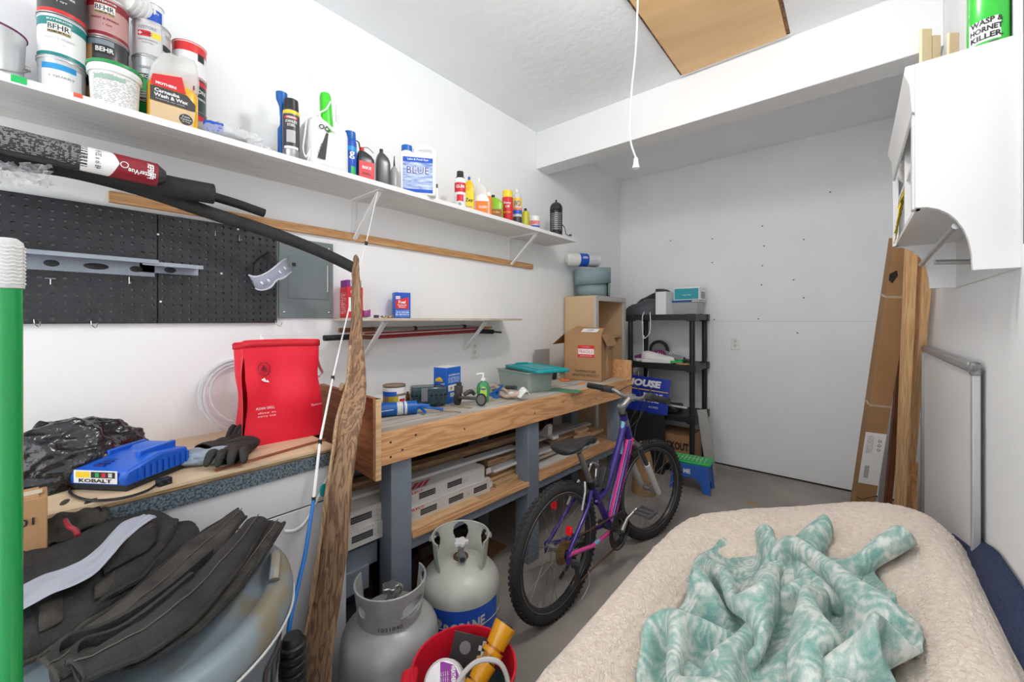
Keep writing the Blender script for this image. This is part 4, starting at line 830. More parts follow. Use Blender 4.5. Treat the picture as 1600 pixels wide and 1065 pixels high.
# ================================================================ small shelf items
ZL = 1.3003
p = at_x(530, 488, -1.79)
t = thing('molding_compound_box', 'red and white carton on the small shelf behind the driftwood plank', 'carton', (-1.79, p.y+.0, ZL), .55)
part('carton', MB().bb((-.028, -.045, 0), (.045, .04, .142)), m_red, t, bevel=.001)
t.rotation_euler = (0, 0, PI/2-.1); t.location = (-1.80, at_x(546, 488, -1.8).y, ZL)
F = flat((.008, -.0452, 0), (1, 0, 0), (0, 0, 1))
poly(F, [(-.03, .03), (.03, .03), (.03, .07), (.0, .09), (-.03, .095)], m_wink, t); txt(F, 'MOLD', .002, .120, .012, m_wink, t, w=.045, bold=.04); txt(F, 'MAX', .0, .106, .012, m_wink, t, w=.035, bold=.04)
patch(flat((-.0282, -.002, .07), (0, -1, 0), (0, 0, 1)), -.03, -.05, .03, .05, fineprint('red_fineprint', (.6, .02, .03), (.8, .6, .6), 120, .5), t)
t2 = thing('small_carton', 'small purple-edged carton standing on the red carton under the foam pipe cover', 'carton', (-1.80, at_x(546, 488, -1.8).y, ZL+.1425), PI/2-.1)
part('carton', MB().bb((-.028, -.04, 0), (.04, .035, .032)), mat('purple_card', (.2, .02, .2), .45), t2, bevel=.001)
patch(flat((.012, -.0402, .016), (1, 0, 0), (0, 0, 1)), -.025, -.014, .027, .014, fineprint('silver_fineprint', (.5, .5, .52), (.1, .1, .12), 150, .5), t2)
p = at_x(628, 488, -1.79)
t = thing('fuel_can', 'blue rectangular tin reading Fuel on the small shelf', 'tin', (-1.795, p.y, ZL), PI/2-.38)
part('body', MB().bb((-.042, -.027, 0), (.042, .027, .132)), m_blue, t, bevel=.003)
part('cap', MB().cyl((-.01, 0, .132), (-.01, 0, .142), .012, n=16), m_whitep, t)
F = flat((0, -.0272, 0), (1, 0, 0), (0, 0, 1))
poly(F, [(-.036, .05), (.03, .046), (.03, .108), (-.036, .092)], m_red, t); patch(F, -.034, .098, -.012, .113, m_wink, t); patch(F, -.036, .01, .034, .04, fineprint('blue_fineprint', (.05, .2, .6), (.7, .75, .85), 90, .45), t)
txt(F, 'Fuel', -.003, .083, .016, m_wink, t, w=.036, bold=.03); txt(F, 'Denatured', -.003, .068, .007, m_wink, t, w=.044, bold=.03); txt(F, 'Alcohol', -.003, .058, .007, m_wink, t, w=.034, bold=.03); txt(F, 'KLEAN', -.023, .105, .006, m_red, t, w=.018)
patch(flat((.0422, 0, .06), (0, 1, 0), (0, 0, 1)), -.02, -.05, .02, .05, fineprint('blue_fineprint', (.05, .2, .6), (.7, .75, .85), 90, .45), t)
for nm, lb, px, r, mm in (('jar', 'small white bottle behind the driftwood plank on the small shelf', 568, .014, m_wink), ):
    p = at_x(px, 488, -1.79); vial('small_bottle', lb, 'bottle', (-1.79, p.y, ZL), [(r, 0), (r, .04), (r*.5, .05), (r*.4, .068)], mm)
p = at_x(572, 485, -1.77)
solo('cord_bundle', 'small bundle of purple cord on the small shelf beside the plank', 'cord', MB().tube([(.012*math.cos(a*.9), .02*math.sin(a*.9), .006+.006*math.sin(a*2.3)**2+.0006*a) for a in range(44)], .0035, 6), mat('purple_cord', (.35, .08, .3), .5), (-1.77, p.y, ZL))
p = at_x(588, 485, -1.77)
solo('tape_roll', 'tiny dark purple roll on the small shelf left of the blue Fuel tin', 'tape roll', MB().lathe([(.005, 0), (.012, .001), (.013, .008), (.012, .014), (.005, .015), (.005, 0)], 20), mat('dark_purple', (.08, .05, .12), .5), (-1.77, p.y, ZL))
for i, px in enumerate((597, 604, 612)):
    p = at_x(px, 488, -1.74); solo('sandpaper_scrap', ['curled tan sandpaper piece beside the purple roll', 'middle curled tan sandpaper piece on the small shelf', 'rightmost curled tan sandpaper piece near the blue Fuel tin'][i], 'sandpaper', MB().grid([[(.02*(u-.5), .035*(v-.5)+.005*i, .0015+.012*(2*v-1)**2*(.5+.5*u)) for v in [k/6 for k in range(7)]] for u in (0, .5, 1)]), mat('tan_paper', (.5, .36, .2), .8), (-1.72-.01*i, p.y, ZL), .5*i, solid=.001)
# ================================================================ workbench (local: origin floor at front-left corner, +y along the bench, -x to the wall)
BZ = .867; BRZ = -.0535; BO = Vector((-1.352, .80, 0)); BL = 1.985
wbn = thing('workbench', 'long wooden workbench with blue-grey painted legs against the left wall', 'workbench', BO, BRZ)
def bp(x, y, z=0): # bench-local -> world
    return Vector((BO.x+x*math.cos(BRZ)-y*math.sin(BRZ), BO.y+x*math.sin(BRZ)+y*math.cos(BRZ), z))
def bl(p): # world -> bench-local
    d = Vector(p)-BO; return Vector((d.x*math.cos(-BRZ)-d.y*math.sin(-BRZ), d.x*math.sin(-BRZ)+d.y*math.cos(-BRZ), d.z))
BD = .50
for i in range(4):
    x0 = -BD+i*(BD-.005)/4; part('top_board', MB().bb((x0, .022, BZ-.018), (x0+(BD-.005)/4-.003, BL-.022, BZ)), m_topw, wbn, bevel=.001)
part('apron', MB().bb((-.02, .022, BZ-.118), (.018, BL-.022, BZ-.002)), m_fir, wbn, bevel=.0015, label='orange fir front apron with knots and screw holes')
m_endw = wood('end_board', (.40, .17, .07), (.26, .09, .035), 'X', 10)
part('end_board', MB().bb((-BD-.0, 0, .70), (.019, .020, 1.0)), m_endw, wbn, bevel=.0015)
part('end_board', MB().bb((-BD-.0, BL-.02, .70), (.019, BL, 1.0)), m_fir, wbn, bevel=.0015)
part('end_trim', MB().bb((.0, -.001, .70), (.020, .021, 1.0)), m_fir2, wbn)
for y, z in ((.06, .83), (.06, .775), (.11, .79), (.17, .835), (.42, .81), (.9, .8), (1.15, .82), (1.5, .79)):
    part('screw_hole', MB().cyl((.0175, y, z), (.0188, y, z), .0045, n=10), m_ink, wbn)
for y in (.075, .87, 1.83):
    part('leg', MB().bb((-.095, y, 0), (-.003, y+.09, BZ-.02)), m_blpaint, wbn, bevel=.003)
    part('leg', MB().bb((-BD+.01, y, 0), (-BD+.1, y+.09, BZ-.02)), m_blpaint, wbn, bevel=.003)
    part('cross_rail', MB().bb((-BD+.1, y+.02, .385), (-.095, y+.06, .42)), m_blpaint, wbn)
part('shelf_rail', MB().bb((-.035, .165, .375), (-.006, .87, .42)), m_blpaint, wbn, bevel=.002)
part('shelf_rail', MB().bb((-.035, .96, .375), (-.006, 1.83, .42)), m_blpaint, wbn, bevel=.002)
part('rail_end', MB().bb((-.20, -.09, .33), (-.10, .07, .412)).bb((-.17, -.11, .25), (-.09, .03, .34)), m_blpaint, wbn, bevel=.003)
part('lower_shelf', MB().bb((-BD+.0, -.12, .42), (-.098, BL-.05, .436)).bb((-.1, .168, .42), (-.008, .868, .436)).bb((-.1, .962, .42), (-.008, 1.828, .436)), wood('shelf_ply', (.54, .31, .16), (.38, .19, .09), 'Y', 7), wbn, bevel=.001)
part('edge_board', MB().bb((-.006, .165, .42), (.006, .87, .44)).bb((-.006, .96, .42), (.006, 1.83, .44)), m_fir, wbn)
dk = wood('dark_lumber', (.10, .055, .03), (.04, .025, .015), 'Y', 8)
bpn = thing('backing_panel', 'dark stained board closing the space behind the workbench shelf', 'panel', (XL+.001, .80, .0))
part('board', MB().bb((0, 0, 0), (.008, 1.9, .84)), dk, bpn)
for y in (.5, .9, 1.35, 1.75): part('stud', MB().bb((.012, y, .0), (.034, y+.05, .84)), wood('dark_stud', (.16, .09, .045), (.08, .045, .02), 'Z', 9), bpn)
# ---------------- lumber and boxes on the lower shelf
def plank(label, a, b, w_, h_, m, cat='board', group=None, name='scrap_board', z0=None):
    """a, b: ends in bench-local coordinates (centre of the underside)"""
    a = Vector(a); b = Vector(b); d = b-a; Ln = d.length; yaw = math.atan2(-d.x, d.y); pit = math.asin(d.z/Ln)
    c = (a+b)/2; W_ = bp(c.x, c.y, c.z)
    return solo(name, label, cat, MB().box((0, 0, h_/2), (w_, Ln, h_)), m, W_, 0, group, rot=(pit, 0, yaw+BRZ), bevel=.001)
def fbox(label, y0, y1, xc, z, rz=0):
    t = thing('plank_carton', label, 'carton', bp(xc, (y0+y1)/2, z), BRZ+rz); L2 = (y1-y0)/2
    part('carton', MB().bb((-.09, -L2, 0), (.09, L2, .066)), mat('white_carton', (.56, .54, .52), .5, var=.06, vs=5), t, bevel=.001)
    F = flat((.0905, 0, .033), (0, 1, 0), (0, 0, 1))
    for i in range(5):
        u = -L2+.02+i*.15
        if u+.09 < L2: patch(F, u, -.012, u+.085, .014, m_charc, t, 'window'); [patch(F, u, q, u+.085, q+.0012, m_grey, t, 'window_stripe', off=.001, nu=2) for q in (-.004, .004)]
        patch(F, u+.09, -.014, u+.125, .014, fineprint('carton_print', (.56, .54, .52), (.3, .3, .3), 200, .52), t, off=.0007, nu=3)
    for i in range(int(L2*2/.012)): part('perforation', MB().bb((.09, -L2+.006+i*.012, .060), (.0908, -L2+.010+i*.012, .064)), m_grey, t)
    Ft = flat((0, 0, .0664), (0, 1, 0), (-1, 0, 0))
    for k in range(3): poly(Ft, [(L2-.42+k*.03, -.08), (L2-.40+k*.03, -.08), (L2-.34+k*.03, -.03), (L2-.36+k*.03, -.03)], m_red, t)
    txt(F, 'SELECT', -L2+.30, .024, .009, m_red, t, w=.08, bold=.03)
    E_ = flat((0, -L2-.0006, .033), (1, 0, 0), (0, 0, 1)); patch(E_, -.05, -.02, .05, .02, m_charc, t, 'window', nu=2)
    return t
fbox('lower of the two long white printed cartons on the bench shelf', -.07, .66, -.16, .4365, 0)
fbox('upper of the two long white printed cartons on the bench shelf', -.07, .63, -.17, .503, -.0)
plank('flat plywood strip in front of the white cartons on the bench shelf', (-.045, .17, .4365), (-.045, .55, .4365), .05, .008, m_fir2, name='wood_strip')
plank('white primed trim board resting on the white cartons', (-.20, -.02, .5705), (-.16, .93, .5705), .055, .014, mat('primed_trim', (.6, .6, .6), .5), name='trim_board')
plank('long brown board on edge behind the white trim board', (-.31, .0, .56), (-.29, 1.15, .56), .06, .03, m_plank)
plank('packing board supporting the long brown board', (-.34, .1, .4365), (-.34, 1.2, .4365), .09, .12, dk)
rb2 = random.Random(4)
lab = 'loose scrap board in the lumber pile on the bench shelf'
spec = [(.70, 1.05, -.12, .4365, .09, .02, m_plank), (.72, 1.0, -.22, .4365, .07, .035, m_fir2), (.68, .98, -.14, .458, .05, .018, m_fir2), (.72, 1.1, -.17, .478, .07, .02, m_plank), (.66, 1.12, -.26, .475, .06, .028, m_plank), (.70, 1.20, -.11, .512, .05, .014, mat('primed_trim', (.6, .6, .6), .5)), (.74, 1.1, -.2, .512, .09, .03, m_plank),
        (1.0, 1.75, -.30, .4365, .09, .02, m_plank), (1.02, 1.8, -.20, .4365, .09, .022, m_fir2), (1.05, 1.72, -.11, .4365, .06, .014, mat('primed_trim', (.6, .6, .6), .5)), (1.0, 1.7, -.16, .460, .05, .018, mat('primed_trim', (.6, .6, .6), .5)), (1.1, 1.8, -.26, .460, .07, .02, m_plank), (.98, 1.78, -.33, .485, .08, .018, m_plank), (1.0, 1.75, -.22, .484, .07, .014, mat('grey_board', (.32, .28, .24), .7)), (1.15, 1.85, -.15, .484, .05, .02, m_fir2), (1.0, 1.8, -.28, .506, .05, .016, m_fir2), (1.3, 1.78, -.2, .508, .06, .016, m_plank), (1.02, 1.7, -.32, .526, .06, .02, mat('grey_board', (.32, .28, .24), .7)), (1.1, 1.8, -.24, .528, .05, .014, mat('primed_trim', (.6, .6, .6), .5)), (1.45, 1.6, -.1, .508, .05, .03, m_fir2), (1.5, 1.62, -.13, .54, .04, .022, m_fir2)]
wh = {1: 'pale thick scrap block low in the pile left of the middle leg', 3: 'brown scrap board second layer left of the middle bench leg', 4: 'thick brown scrap board at the back left of the middle leg', 6: 'wide brown scrap board topping the pile left of the middle leg', 7: 'wide dark scrap board at the back bottom right of the middle leg', 8: 'wide pale scrap board lowest in the middle right of the leg', 10: 'white strip on the lowest white trim piece right of the middle leg', 11: 'brown scrap board second layer right of the middle leg', 12: 'brown board behind the grey board right of the middle leg', 13: 'flat grey weathered board right of the middle bench leg', 14: 'pale strip beside the grey board near the far bench leg', 15: 'narrow pale strip high in the pile right of the middle leg', 16: 'short brown board high at the far end of the pile', 17: 'grey board at the back top of the pile right of the leg', 18: 'white strip topping the pile right of the middle bench leg', 2: 'short pale block lying foremost left of the middle bench leg', 0: 'bottom scrap board behind the short pale block', 5: 'white trim offcut crossing the pile left of the middle leg', 9: 'lowest white trim piece right of the middle bench leg', 19: 'small pale block at the far end of the shelf pile', 20: 'topmost small block at the far end of the shelf pile'}
for i, (y0, y1, x, z, w_, h_, m) in enumerate(spec):
    dx = rb2.uniform(-.015, .015); side = 'left' if y1 < 1.25 else 'right'
    if i in wh: plank(wh[i], (x-dx, y0, z), (x+dx, y1, z), w_, h_, m)
    else: plank(f'loose scrap board in the lumber pile {side} of the middle bench leg', (x-dx, y0, z), (x+dx, y1, z), w_, h_, m, group=f'scrap boards {side} of the middle bench leg')
# white corner bracket tool on the pile
sb = thing('shelf_bracket', 'white enamelled shelf bracket lying on the lumber under the far end of the bench', 'bracket', bp(-.24, 1.30, .545), BRZ+1.5)
part('arm', MB().prism([(-.1, 0), (.12, 0), (.12, .012), (.02, .022), (-.02, .07), (-.04, .085), (-.055, .075), (-.05, .02), (-.1, .014)], -.02, .02, Matrix(((0, 0, 1, 0), (1, 0, 0, 0), (0, 1, 0, 0), (0, 0, 0, 1)))), m_wink, sb, bevel=.003)
for y in (-.085, .105): part('foot', MB().bb((-.028, y-.014, 0), (.028, y+.014, .02)), m_wink, sb, bevel=.004)
# amber bowl at left end of the shelf
solo('wooden_block', 'orange varnished wood block behind the leg at the left end of the bench shelf', 'block', MB().lathe([(.03, 0), (.045, .02), (.045, .07), (.03, .08)], 20), mat('varnish', (.42, .18, .03), .3), bp(-.14, -.09, .4365), BRZ)
# things on the floor under the bench
solo('floor_board', 'brown wood panel lying flat on the floor beneath the bench', 'board', MB().bb((-.16, -.35, 0), (.12, .35, .012)), wood('floor_ply', (.30, .17, .08), (.2, .1, .045), 'Y', 5), bp(-.28, .55, 0), BRZ+.12)
solo('dark_tub', 'dark round tub in the shadow under the left end of the bench', 'tub', MB().lathe([(.09, 0), (.10, .01), (.11, .18), (.1, .2), (.0001, .2)], 28), mat('tub_dark', (.02, .02, .023), .5), bp(-.30, .27, 0))
# ================================================================ things on the bench top
def B(px, py, dz=0): p = at_z(px, py, BZ); return Vector((p.x, p.y, BZ+dz))
m_tan = mat('stain_can_label', (.28, .2, .12), .4)
# stain can with blue and gold label
p = B(616, 641)
t = can('stain_can', 'paint tin with blue, gold and white label at the left end of the bench', 'paint can', p, .105, .122, m_tan, [(.72, .98, m_wink), (.62, .82, m_blue, -1.3, .2, .001), (.0, .62, mat('gold_label', (.5, .38, .02), .35), -.5, .35, .001), (.0, .62, m_wink, .35, 1.4, .001), (.25, .5, m_red, .45, 1.1, .0014)], [('PREMIUM', .35, .1, .009, m_wink, .05)])
# papers behind
solo('paper_sheet', 'curled white paper with a red edge leaning behind the stain tin', 'paper', MB().grid([[(-.06+.12*u, .035*v, .004+.03*v+.012*math.sin(2*u)) for v in (0, .5, 1)] for u in [k/6 for k in range(7)]]), m_wink, B(590, 632), .5, solid=.0012)
# caulk gun
a = B(572, 653, .0305); b = B(650, 646, .0305)
cg = thing('caulking_gun', 'blue barrel caulking gun lying at the left front of the bench', 'caulking gun', a); d = b-a; ln = d.length; d.normalize()
part('barrel', MB().cyl((0, 0, 0), d*ln, .0295, n=26), m_bluep, cg)
for k in (.0, .33, .72, .98): part('ring', MB().cyl(d*(ln*k), d*(ln*k+.006), .0305, n=26), m_bluep, cg)
part('label', MB().cyl(d*(ln*.60), d*(ln*.80), .0299, n=26, cap=False), m_print, cg)
sd = d.cross(Vector((0, 0, 1)))
part('rod', MB().cyl(d*(ln*.1)+sd*.0297-Vector((0, 0, .004)), d*(ln*.52)+sd*.0297+Vector((0, 0, .002)), .0016, n=6), m_wink, cg)
e_ = d*ln
part('frame', MB().tube([e_, e_+d*.02+Vector((0, 0, .005)), e_+d*.06+Vector((0, 0, 0))], [.016, .012, .009], 10), m_bluep, cg)
part('handle', MB().tube(spline([e_+d*.02, e_+d*.07+sd*.01-Vector((0, 0, .008)), e_+d*.12+sd*.025-Vector((0, 0, .016))], 4), .0085, 8, flat=.7), m_bluep, cg)
part('trigger', MB().tube(spline([e_+d*.02+Vector((0, 0, -.004)), e_+d*.03+sd*.02-Vector((0, 0, .014)), e_+d*.032+sd*.045-Vector((0, 0, .019))], 4), .0065, 8), m_bluep, cg)
# tool case
p = B(668, 634); tcz = thing('tool_case', 'dark translucent teal tool case with grey latch on the bench', 'case', p, facing(p)+.12); tcz.scale = (1.05, 1.05, 1.5)
m_case = mat('smoky_teal', (.02, .055, .07), .15, alpha=.93)
part('lower_shell', MB().bb((-.075, -.045, .008), (.085, .05, .034)), m_case, tcz, bevel=.006)
part('upper_shell', MB().bb((-.078, -.048, .036), (.088, .052, .066)), m_case, tcz, bevel=.009)
part('seam_rim', MB().bb((-.08, -.05, .0335), (.09, .054, .0365)), m_charc, tcz, bevel=.001)
for i in range(7): part('rib', MB().bb((-.07+i*.022, -.0502, .012), (-.062+i*.022, -.047, .06)), m_case, tcz)
part('latch', MB().bb((-.035, -.055, .022), (-.005, -.046, .064)), mat('latch_grey', (.16, .17, .17), .4), tcz, bevel=.002)
for x_ in (-.04, .05): part('foot', MB().bb((x_-.014, -.03, 0), (x_+.014, .03, .009)), m_charc, tcz)
solo('brown_bottle', 'small brown bottle between the stain tin and the tool case', 'bottle', MB().lathe([(.012, 0), (.013, .04), (.006, .05), (.006, .058), (.0001, .058)], 18), mat('brown_glass', (.12, .045, .02), .2), B(637, 629))
# blue and white adhesive carton
p = B(699, 627); t = thing('adhesive_carton', 'tall blue and white carton with a yellow house mark behind the tool case', 'carton', p, facing(p)+.88)
bw, bd_, bh = .058, .042, .182
part('carton', MB().bb((-bw, -bd_, 0), (bw, bd_, bh)), mat('carton_blue', (.01, .12, .55), .4), t, bevel=.001)
part('top_flap', MB().bb((-bw, -bd_, bh), (bw, bd_, bh+.001)), m_wink, t)
F = flat((-bw-.0005, 0, bh/2), (0, -1, 0), (0, 0, 1))
poly(F, [(-.03, .032), (.0, .044), (.018, .032), (.018, .02), (-.03, .02)][0:5], m_yel, t); txt(F, 'TITEBON', -.006, .026, .007, m_red, t, w=.04)
txt(F, 'THINSET', 0, .002, .014, m_wink, t, w=.07, rot=.16, bold=.05, shear=.2); poly(F, [(-.04, -.022), (.04, -.006), (.04, -.014), (-.04, -.032)], m_yel, t); poly(F, [(-.04, -.032), (.04, -.014), (.04, -.055), (-.04, -.055)], m_lgrey, t)
F = flat((0, -bd_-.0005, bh/2), (1, 0, 0), (0, 0, 1))
txt(F, 'WATERPROOF', 0, .052, .008, m_wink, t, w=.09, bold=.03); patch(F, -.045, .012, .045, .044, fineprint('carton_fineprint', (.01, .12, .55), (.6, .7, .85), 130, .45), t); patch(F, -.045, -.03, .05, .002, m_wink, t); poly(F, [(-.035, -.012), (-.02, -.004), (-.008, -.012), (-.02, -.024)], mat('tan_print', (.5, .35, .15), .5), t, off=.0012); patch(F, .01, -.02, .04, -.006, mat('tan_print', (.5, .35, .15), .5), t, off=.0012); patch(F, -.03, -.06, .03, -.038, mat('pale_label', (.5, .6, .55), .5), t)
# two-wheel caster assembly
p = B(715, 633); q = B(748, 634)
cw = thing('caster_wheels', 'pair of black wheels on a short axle bracket lying on the bench', 'caster', (0, 0, 0)); cw.location = p; cw.scale = (1.12, 1.12, 1.3)
def wheel_(c, r, w, ax, par, nm='wheel'):
    ax = Vector(ax).normalized(); M = ax.to_track_quat('Z', 'Y').to_matrix()
    o = part(nm, MB().lathe([(r*.4, -w/2), (r*.9, -w/2), (r, -w*.3), (r, w*.3), (r*.9, w/2), (r*.4, w/2), (r*.35, w*.3), (.0001, w*.3)], 28, c, M=M), m_blackr, par); return o
wheel_((0, 0, .026), .026, .016, (1, .3, 0), cw); dq = q-p
wheel_((dq.x, dq.y, .024), .024, .012, (.6, -1, .1), cw)
h2 = part('hub', MB().lathe([(.0001, .007), (.017, .007), (.018, .006)], 20, (dq.x, dq.y, .024), M=Vector((.6, -1, .1)).normalized().to_track_quat('Z', 'Y').to_matrix()), mat('hub_grey', (.12, .12, .11), .5), cw)
part('axle', MB().cyl((0, 0, .03), (dq.x, dq.y, .028), .006).cyl((0, 0, .028), (0, 0, .055), .012, n=10), m_charc, cw)
part('bracket', MB().box((.0, .005, .06), (.035, .02, .03), .5).box((.0, .008, .078), (.02, .015, .02), .2).tube(spline([(.02, .02, .04), (.03, .05, .05), (.01, .09, .035)], 4), .009, 8), m_charc, cw, bevel=.002)
# loose tools
solo('cable_end', 'thin cable with a metal end lying by the tool case', 'cable', MB().tube(spline([(-.07, .02, .003), (-.02, -.005, .003), (.03, .004, .003), (.065, .0, .003)], 5), .0028, 6), mat('dull_tan', (.3, .26, .2), .6), B(700, 643), .35)
solo('putty_knife', 'small metal scraper lying flat before the caster wheels', 'tool', MB().bb((-.045, -.006, 0), (.01, .006, .006)).prism([(.01, -.006), (.05, -.014), (.05, .014), (.01, .006)], .001, .003), mat('dull_tan', (.3, .26, .2), .6), B(722, 636), .25)
# soap bottle
p = B(755, 628); t = thing('soap_bottle', 'green liquid soap pump bottle with lime label on the bench', 'soap bottle', p, facing(p))
m_soap = mat('soap_green', (.05, .33, .12), .12, alpha=.8, coat=.3)
part('body', MB().lathe([(.026, 0), (.028, .004), (.033, .045), (.034, .075), (.029, .095), (.014, .108), (.012, .112)], 32, sy=.62), m_soap, t)
part('pump_cap', MB().lathe([(.013, .110), (.015, .112), (.014, .122), (.006, .126), (.006, .142), (.009, .144), (.009, .150), (.0001, .151)], 20), m_whitep, t)
part('spout', MB().tube([(.0, 0, .147), (-.02, -.004, .147), (-.036, -.006, .144)], [.006, .005, .0035], 8), m_whitep, t)
mb = MB(); n = 24; fo = lambda a, b: ((.034*math.sin(a/.034)), -.0225*math.cos(a/.034)-.0009, b)
mb.add([fo(.018*math.cos(2*PI*i/n)+.002, .050+.035*math.sin(2*PI*i/n)) for i in range(n)]+[fo(.002, .05)], [(i, (i+1) % n, n) for i in range(n)]); part('label', mb, mat('lime_label', (.45, .7, .08), .4), t)
Fs = lambda a, b, o=0: Vector(fo(a, b))+Vector((0, -o, 0))
patch(Fs, -.010, .066, .013, .076, mat('navy_print', (.01, .03, .3), .4), t, off=.0004); txt(Fs, 'softsoap', .002, .071, .004, m_wink, t, w=.018, off=.0012); txt(Fs, 'ALOE', .002, .058, .004, m_grey, t, w=.014, off=.001); patch(Fs, -.01, .02, .014, .032, mat('teal_leaf', (.02, .3, .25), .4), t, off=.0006)
# clear storage bin with teal lid
p = B(853, 612); bn = thing('storage_bin', 'grey-clear plastic storage bin on the bench', 'bin', (0, 0, 0))
c1 = B(752, 598); c2 = B(824, 615); c3 = B(872, 603)
u = Vector((c2.x-c1.x, c2.y-c1.y, 0)); Lb = .30; yaw = math.atan2(u.y, u.x)
bn.location = (c2.x, c2.y, BZ); bn.rotation_euler = (0, 0, yaw)
def tub(x0, x1, y0, y1, h, th, rim, taper=.012):
    mb = MB()
    def ring(z, e): return [(x0-e, y0-e, z), (x1+e, y0-e, z), (x1+e, y1+e, z), (x0-e, y1+e, z)]
    rs = [ring(0, -taper), ring(h, 0), ring(h, rim), ring(h+.004, rim), ring(h+.004, -th), ring(th, -taper-th)]
    vs = [v for r in rs for v in r]; fs = [(j*4+i, j*4+(i+1) % 4, (j+1)*4+(i+1) % 4, (j+1)*4+i) for j in range(5) for i in range(4)]+[(3, 2, 1, 0), (20, 21, 22, 23)]
    return mb.add(vs, fs)
m_bin = mat('bin_clear', (.42, .50, .46), .25, alpha=.72)
part('bin_body', tub(-Lb, 0, 0, .20, .115, .002, .008), m_bin, bn, bevel=.004)
for z in (.098, .107): part('rim_ridge', MB().tube([(-Lb-.002, -.002, z), (.002, -.002, z), (.002, .202, z), (-Lb-.002, .202, z)], .0018, 5, closed=True), m_bin, bn)
ldz = thing('bin_lid', 'teal plastic lid laid askew on top of the storage bin', 'lid', bn.location+Vector((.02, .03, .1215)), yaw-.10)
m_lid = mat('lid_teal', (.0, .30, .33), .35)
ll = MB().prism([(-.31, -.01), (.055, -.015), (.075, .01), (.085, .19), (.06, .22), (-.29, .225), (-.325, .2), (-.33, .02)], 0, .016)
part('lid_panel', ll, m_lid, ldz, bevel=.004)
part('raised_rim', MB().tube([(-.27, .025, .016), (.03, .02, .016), (.045, .18, .016), (-.27, .19, .016)], .005, 6, closed=True), m_lid, ldz)
part('clasp', MB().bb((-.30, .06, .016), (-.285, .15, .026)), m_lid, ldz, bevel=.002)
# straps, gauze and blue ribbon in front of the bin
p = B(795, 620)
stp = thing('strap_bundle', 'heap of tan straps and black grips with white gauze before the storage bin', 'straps', p, yaw); stp.scale = (1.4, 1.3, 1.25)
m_tanp = mat('skin_tan_strap', (.58, .42, .34), .6); 
part('strap', MB().tube(spline([(-.13, .03, .02), (-.08, .0, .03), (-.03, .01, .02), (.02, -.01, .015), (.06, .0, .03)], 6), .0085, 8), m_tanp, stp)
part('strap', MB().tube(spline([(-.02, -.03, .01), (.03, -.035, .012), (.07, -.02, .025), (.085, .01, .035)], 6), .0085, 8), m_tanp, stp)
part('strap', MB().tube(spline([(-.12, .045, .012), (-.17, .05, .02), (-.2, .04, .012)], 6), .008, 8), m_tanp, stp)
part('grip', MB().cyl((-.04, .02, .035), (.03, .012, .045), .009, n=12), m_charc, stp)
part('grip', MB().cyl((-.09, -.01, .014), (-.05, -.02, .012), .010, n=12), m_charc, stp)
part('gauze', MB().grid(crumple(16, 14, lambda u, v, k, l: (.06+.04*u+k*.4, -.02+.05*v+l*.3, .01+.045*math.sin(PI*v*.9+.1)*math.sin(PI*(.2+.6*u))+k*.3), .03, 2.5, 21)), mat('gauze_white', (.75, .75, .73), .9), stp)
part('pad', MB().sphere((.035, -.012, .02), .016, 14, 8, (1.2, .8, .7)), m_whitep, stp)
rbn = thing('blue_ribbon', 'bright blue flat strap looped over the tan straps on the bench', 'strap', p, yaw); rbn.scale = (1.3, 1.3, 1.0)
part('band', MB().tube(spline([(-.10, -.04, .006), (-.06, -.035, .018), (-.04, -.045, .006), (-.07, -.05, .004), (-.03, -.02, .05), (-.045, -.01, .055), (-.02, -.04, .02), (.0, -.055, .005), (-.03, -.06, .004)], 6), .0085, 8, flat=.22), m_bluep, rbn)
# dark adapter, cord, orange bits
p = B(862, 592); solo('power_adapter', 'black power adapter on the bench behind the storage bin', 'adapter', MB().box((0, 0, .03), (.07, .05, .06)), m_black, p, .3, bevel=.008)
p = B(866, 590)
solo('extension_cord', 'coiled cream cord between the teal lid and the FRAGILE box', 'cord', MB().tube([(.045*math.cos(a*.7)*(1-.004*a), .035*math.sin(a*.7), .004+.028*abs(math.sin(a*.23))) for a in range(58)]+[(-.05, -.06, .004), (-.1, -.05, .004)], .0032, 6), mat('cream_cord', (.72, .68, .55), .5), p)
solo('utility_knife', 'orange and grey cutting tool lying before the FRAGILE box', 'tool', MB().box((0, 0, .006), (.06, .022, .010)).box((-.03, .0, .008), (.03, .026, .014)), m_orange, B(884, 595), .4, bevel=.002)
solo('cloth_scrap', 'folded pale blue cloth scrap on the bench by the orange tool', 'cloth', MB().box((0, 0, .002), (.075, .03, .004)), mat('pale_blue_cloth', (.3, .42, .52), .8), B(893, 600), .3, bevel=.001)
solo('orange_clip', 'small orange clip lying alone near the front of the bench', 'clip', MB().box((0, 0, .005), (.03, .014, .010)), m_orange, B(909, 600), .4, bevel=.002)
solo('cutting_mat', 'thin green translucent sheet lying on the bench beside the storage bin', 'mat', MB().prism([(-.09, -.06), (.10, -.05), (.11, .06), (-.08, .07)], 0, .0012), mat('green_sheet', (.07, .28, .16), .4), B(880, 610), .25)
# clear panel behind FRAGILE box
p = B(868, 585)
solo('smoked_panel', 'smoky clear plastic panel standing upright against the wall by the FRAGILE box', 'panel', MB().bb((0, -.005, 0), (.004, .19, .20)), mat('smoked', (.45, .43, .42), .2, alpha=.7), (-1.835, 2.42, BZ))
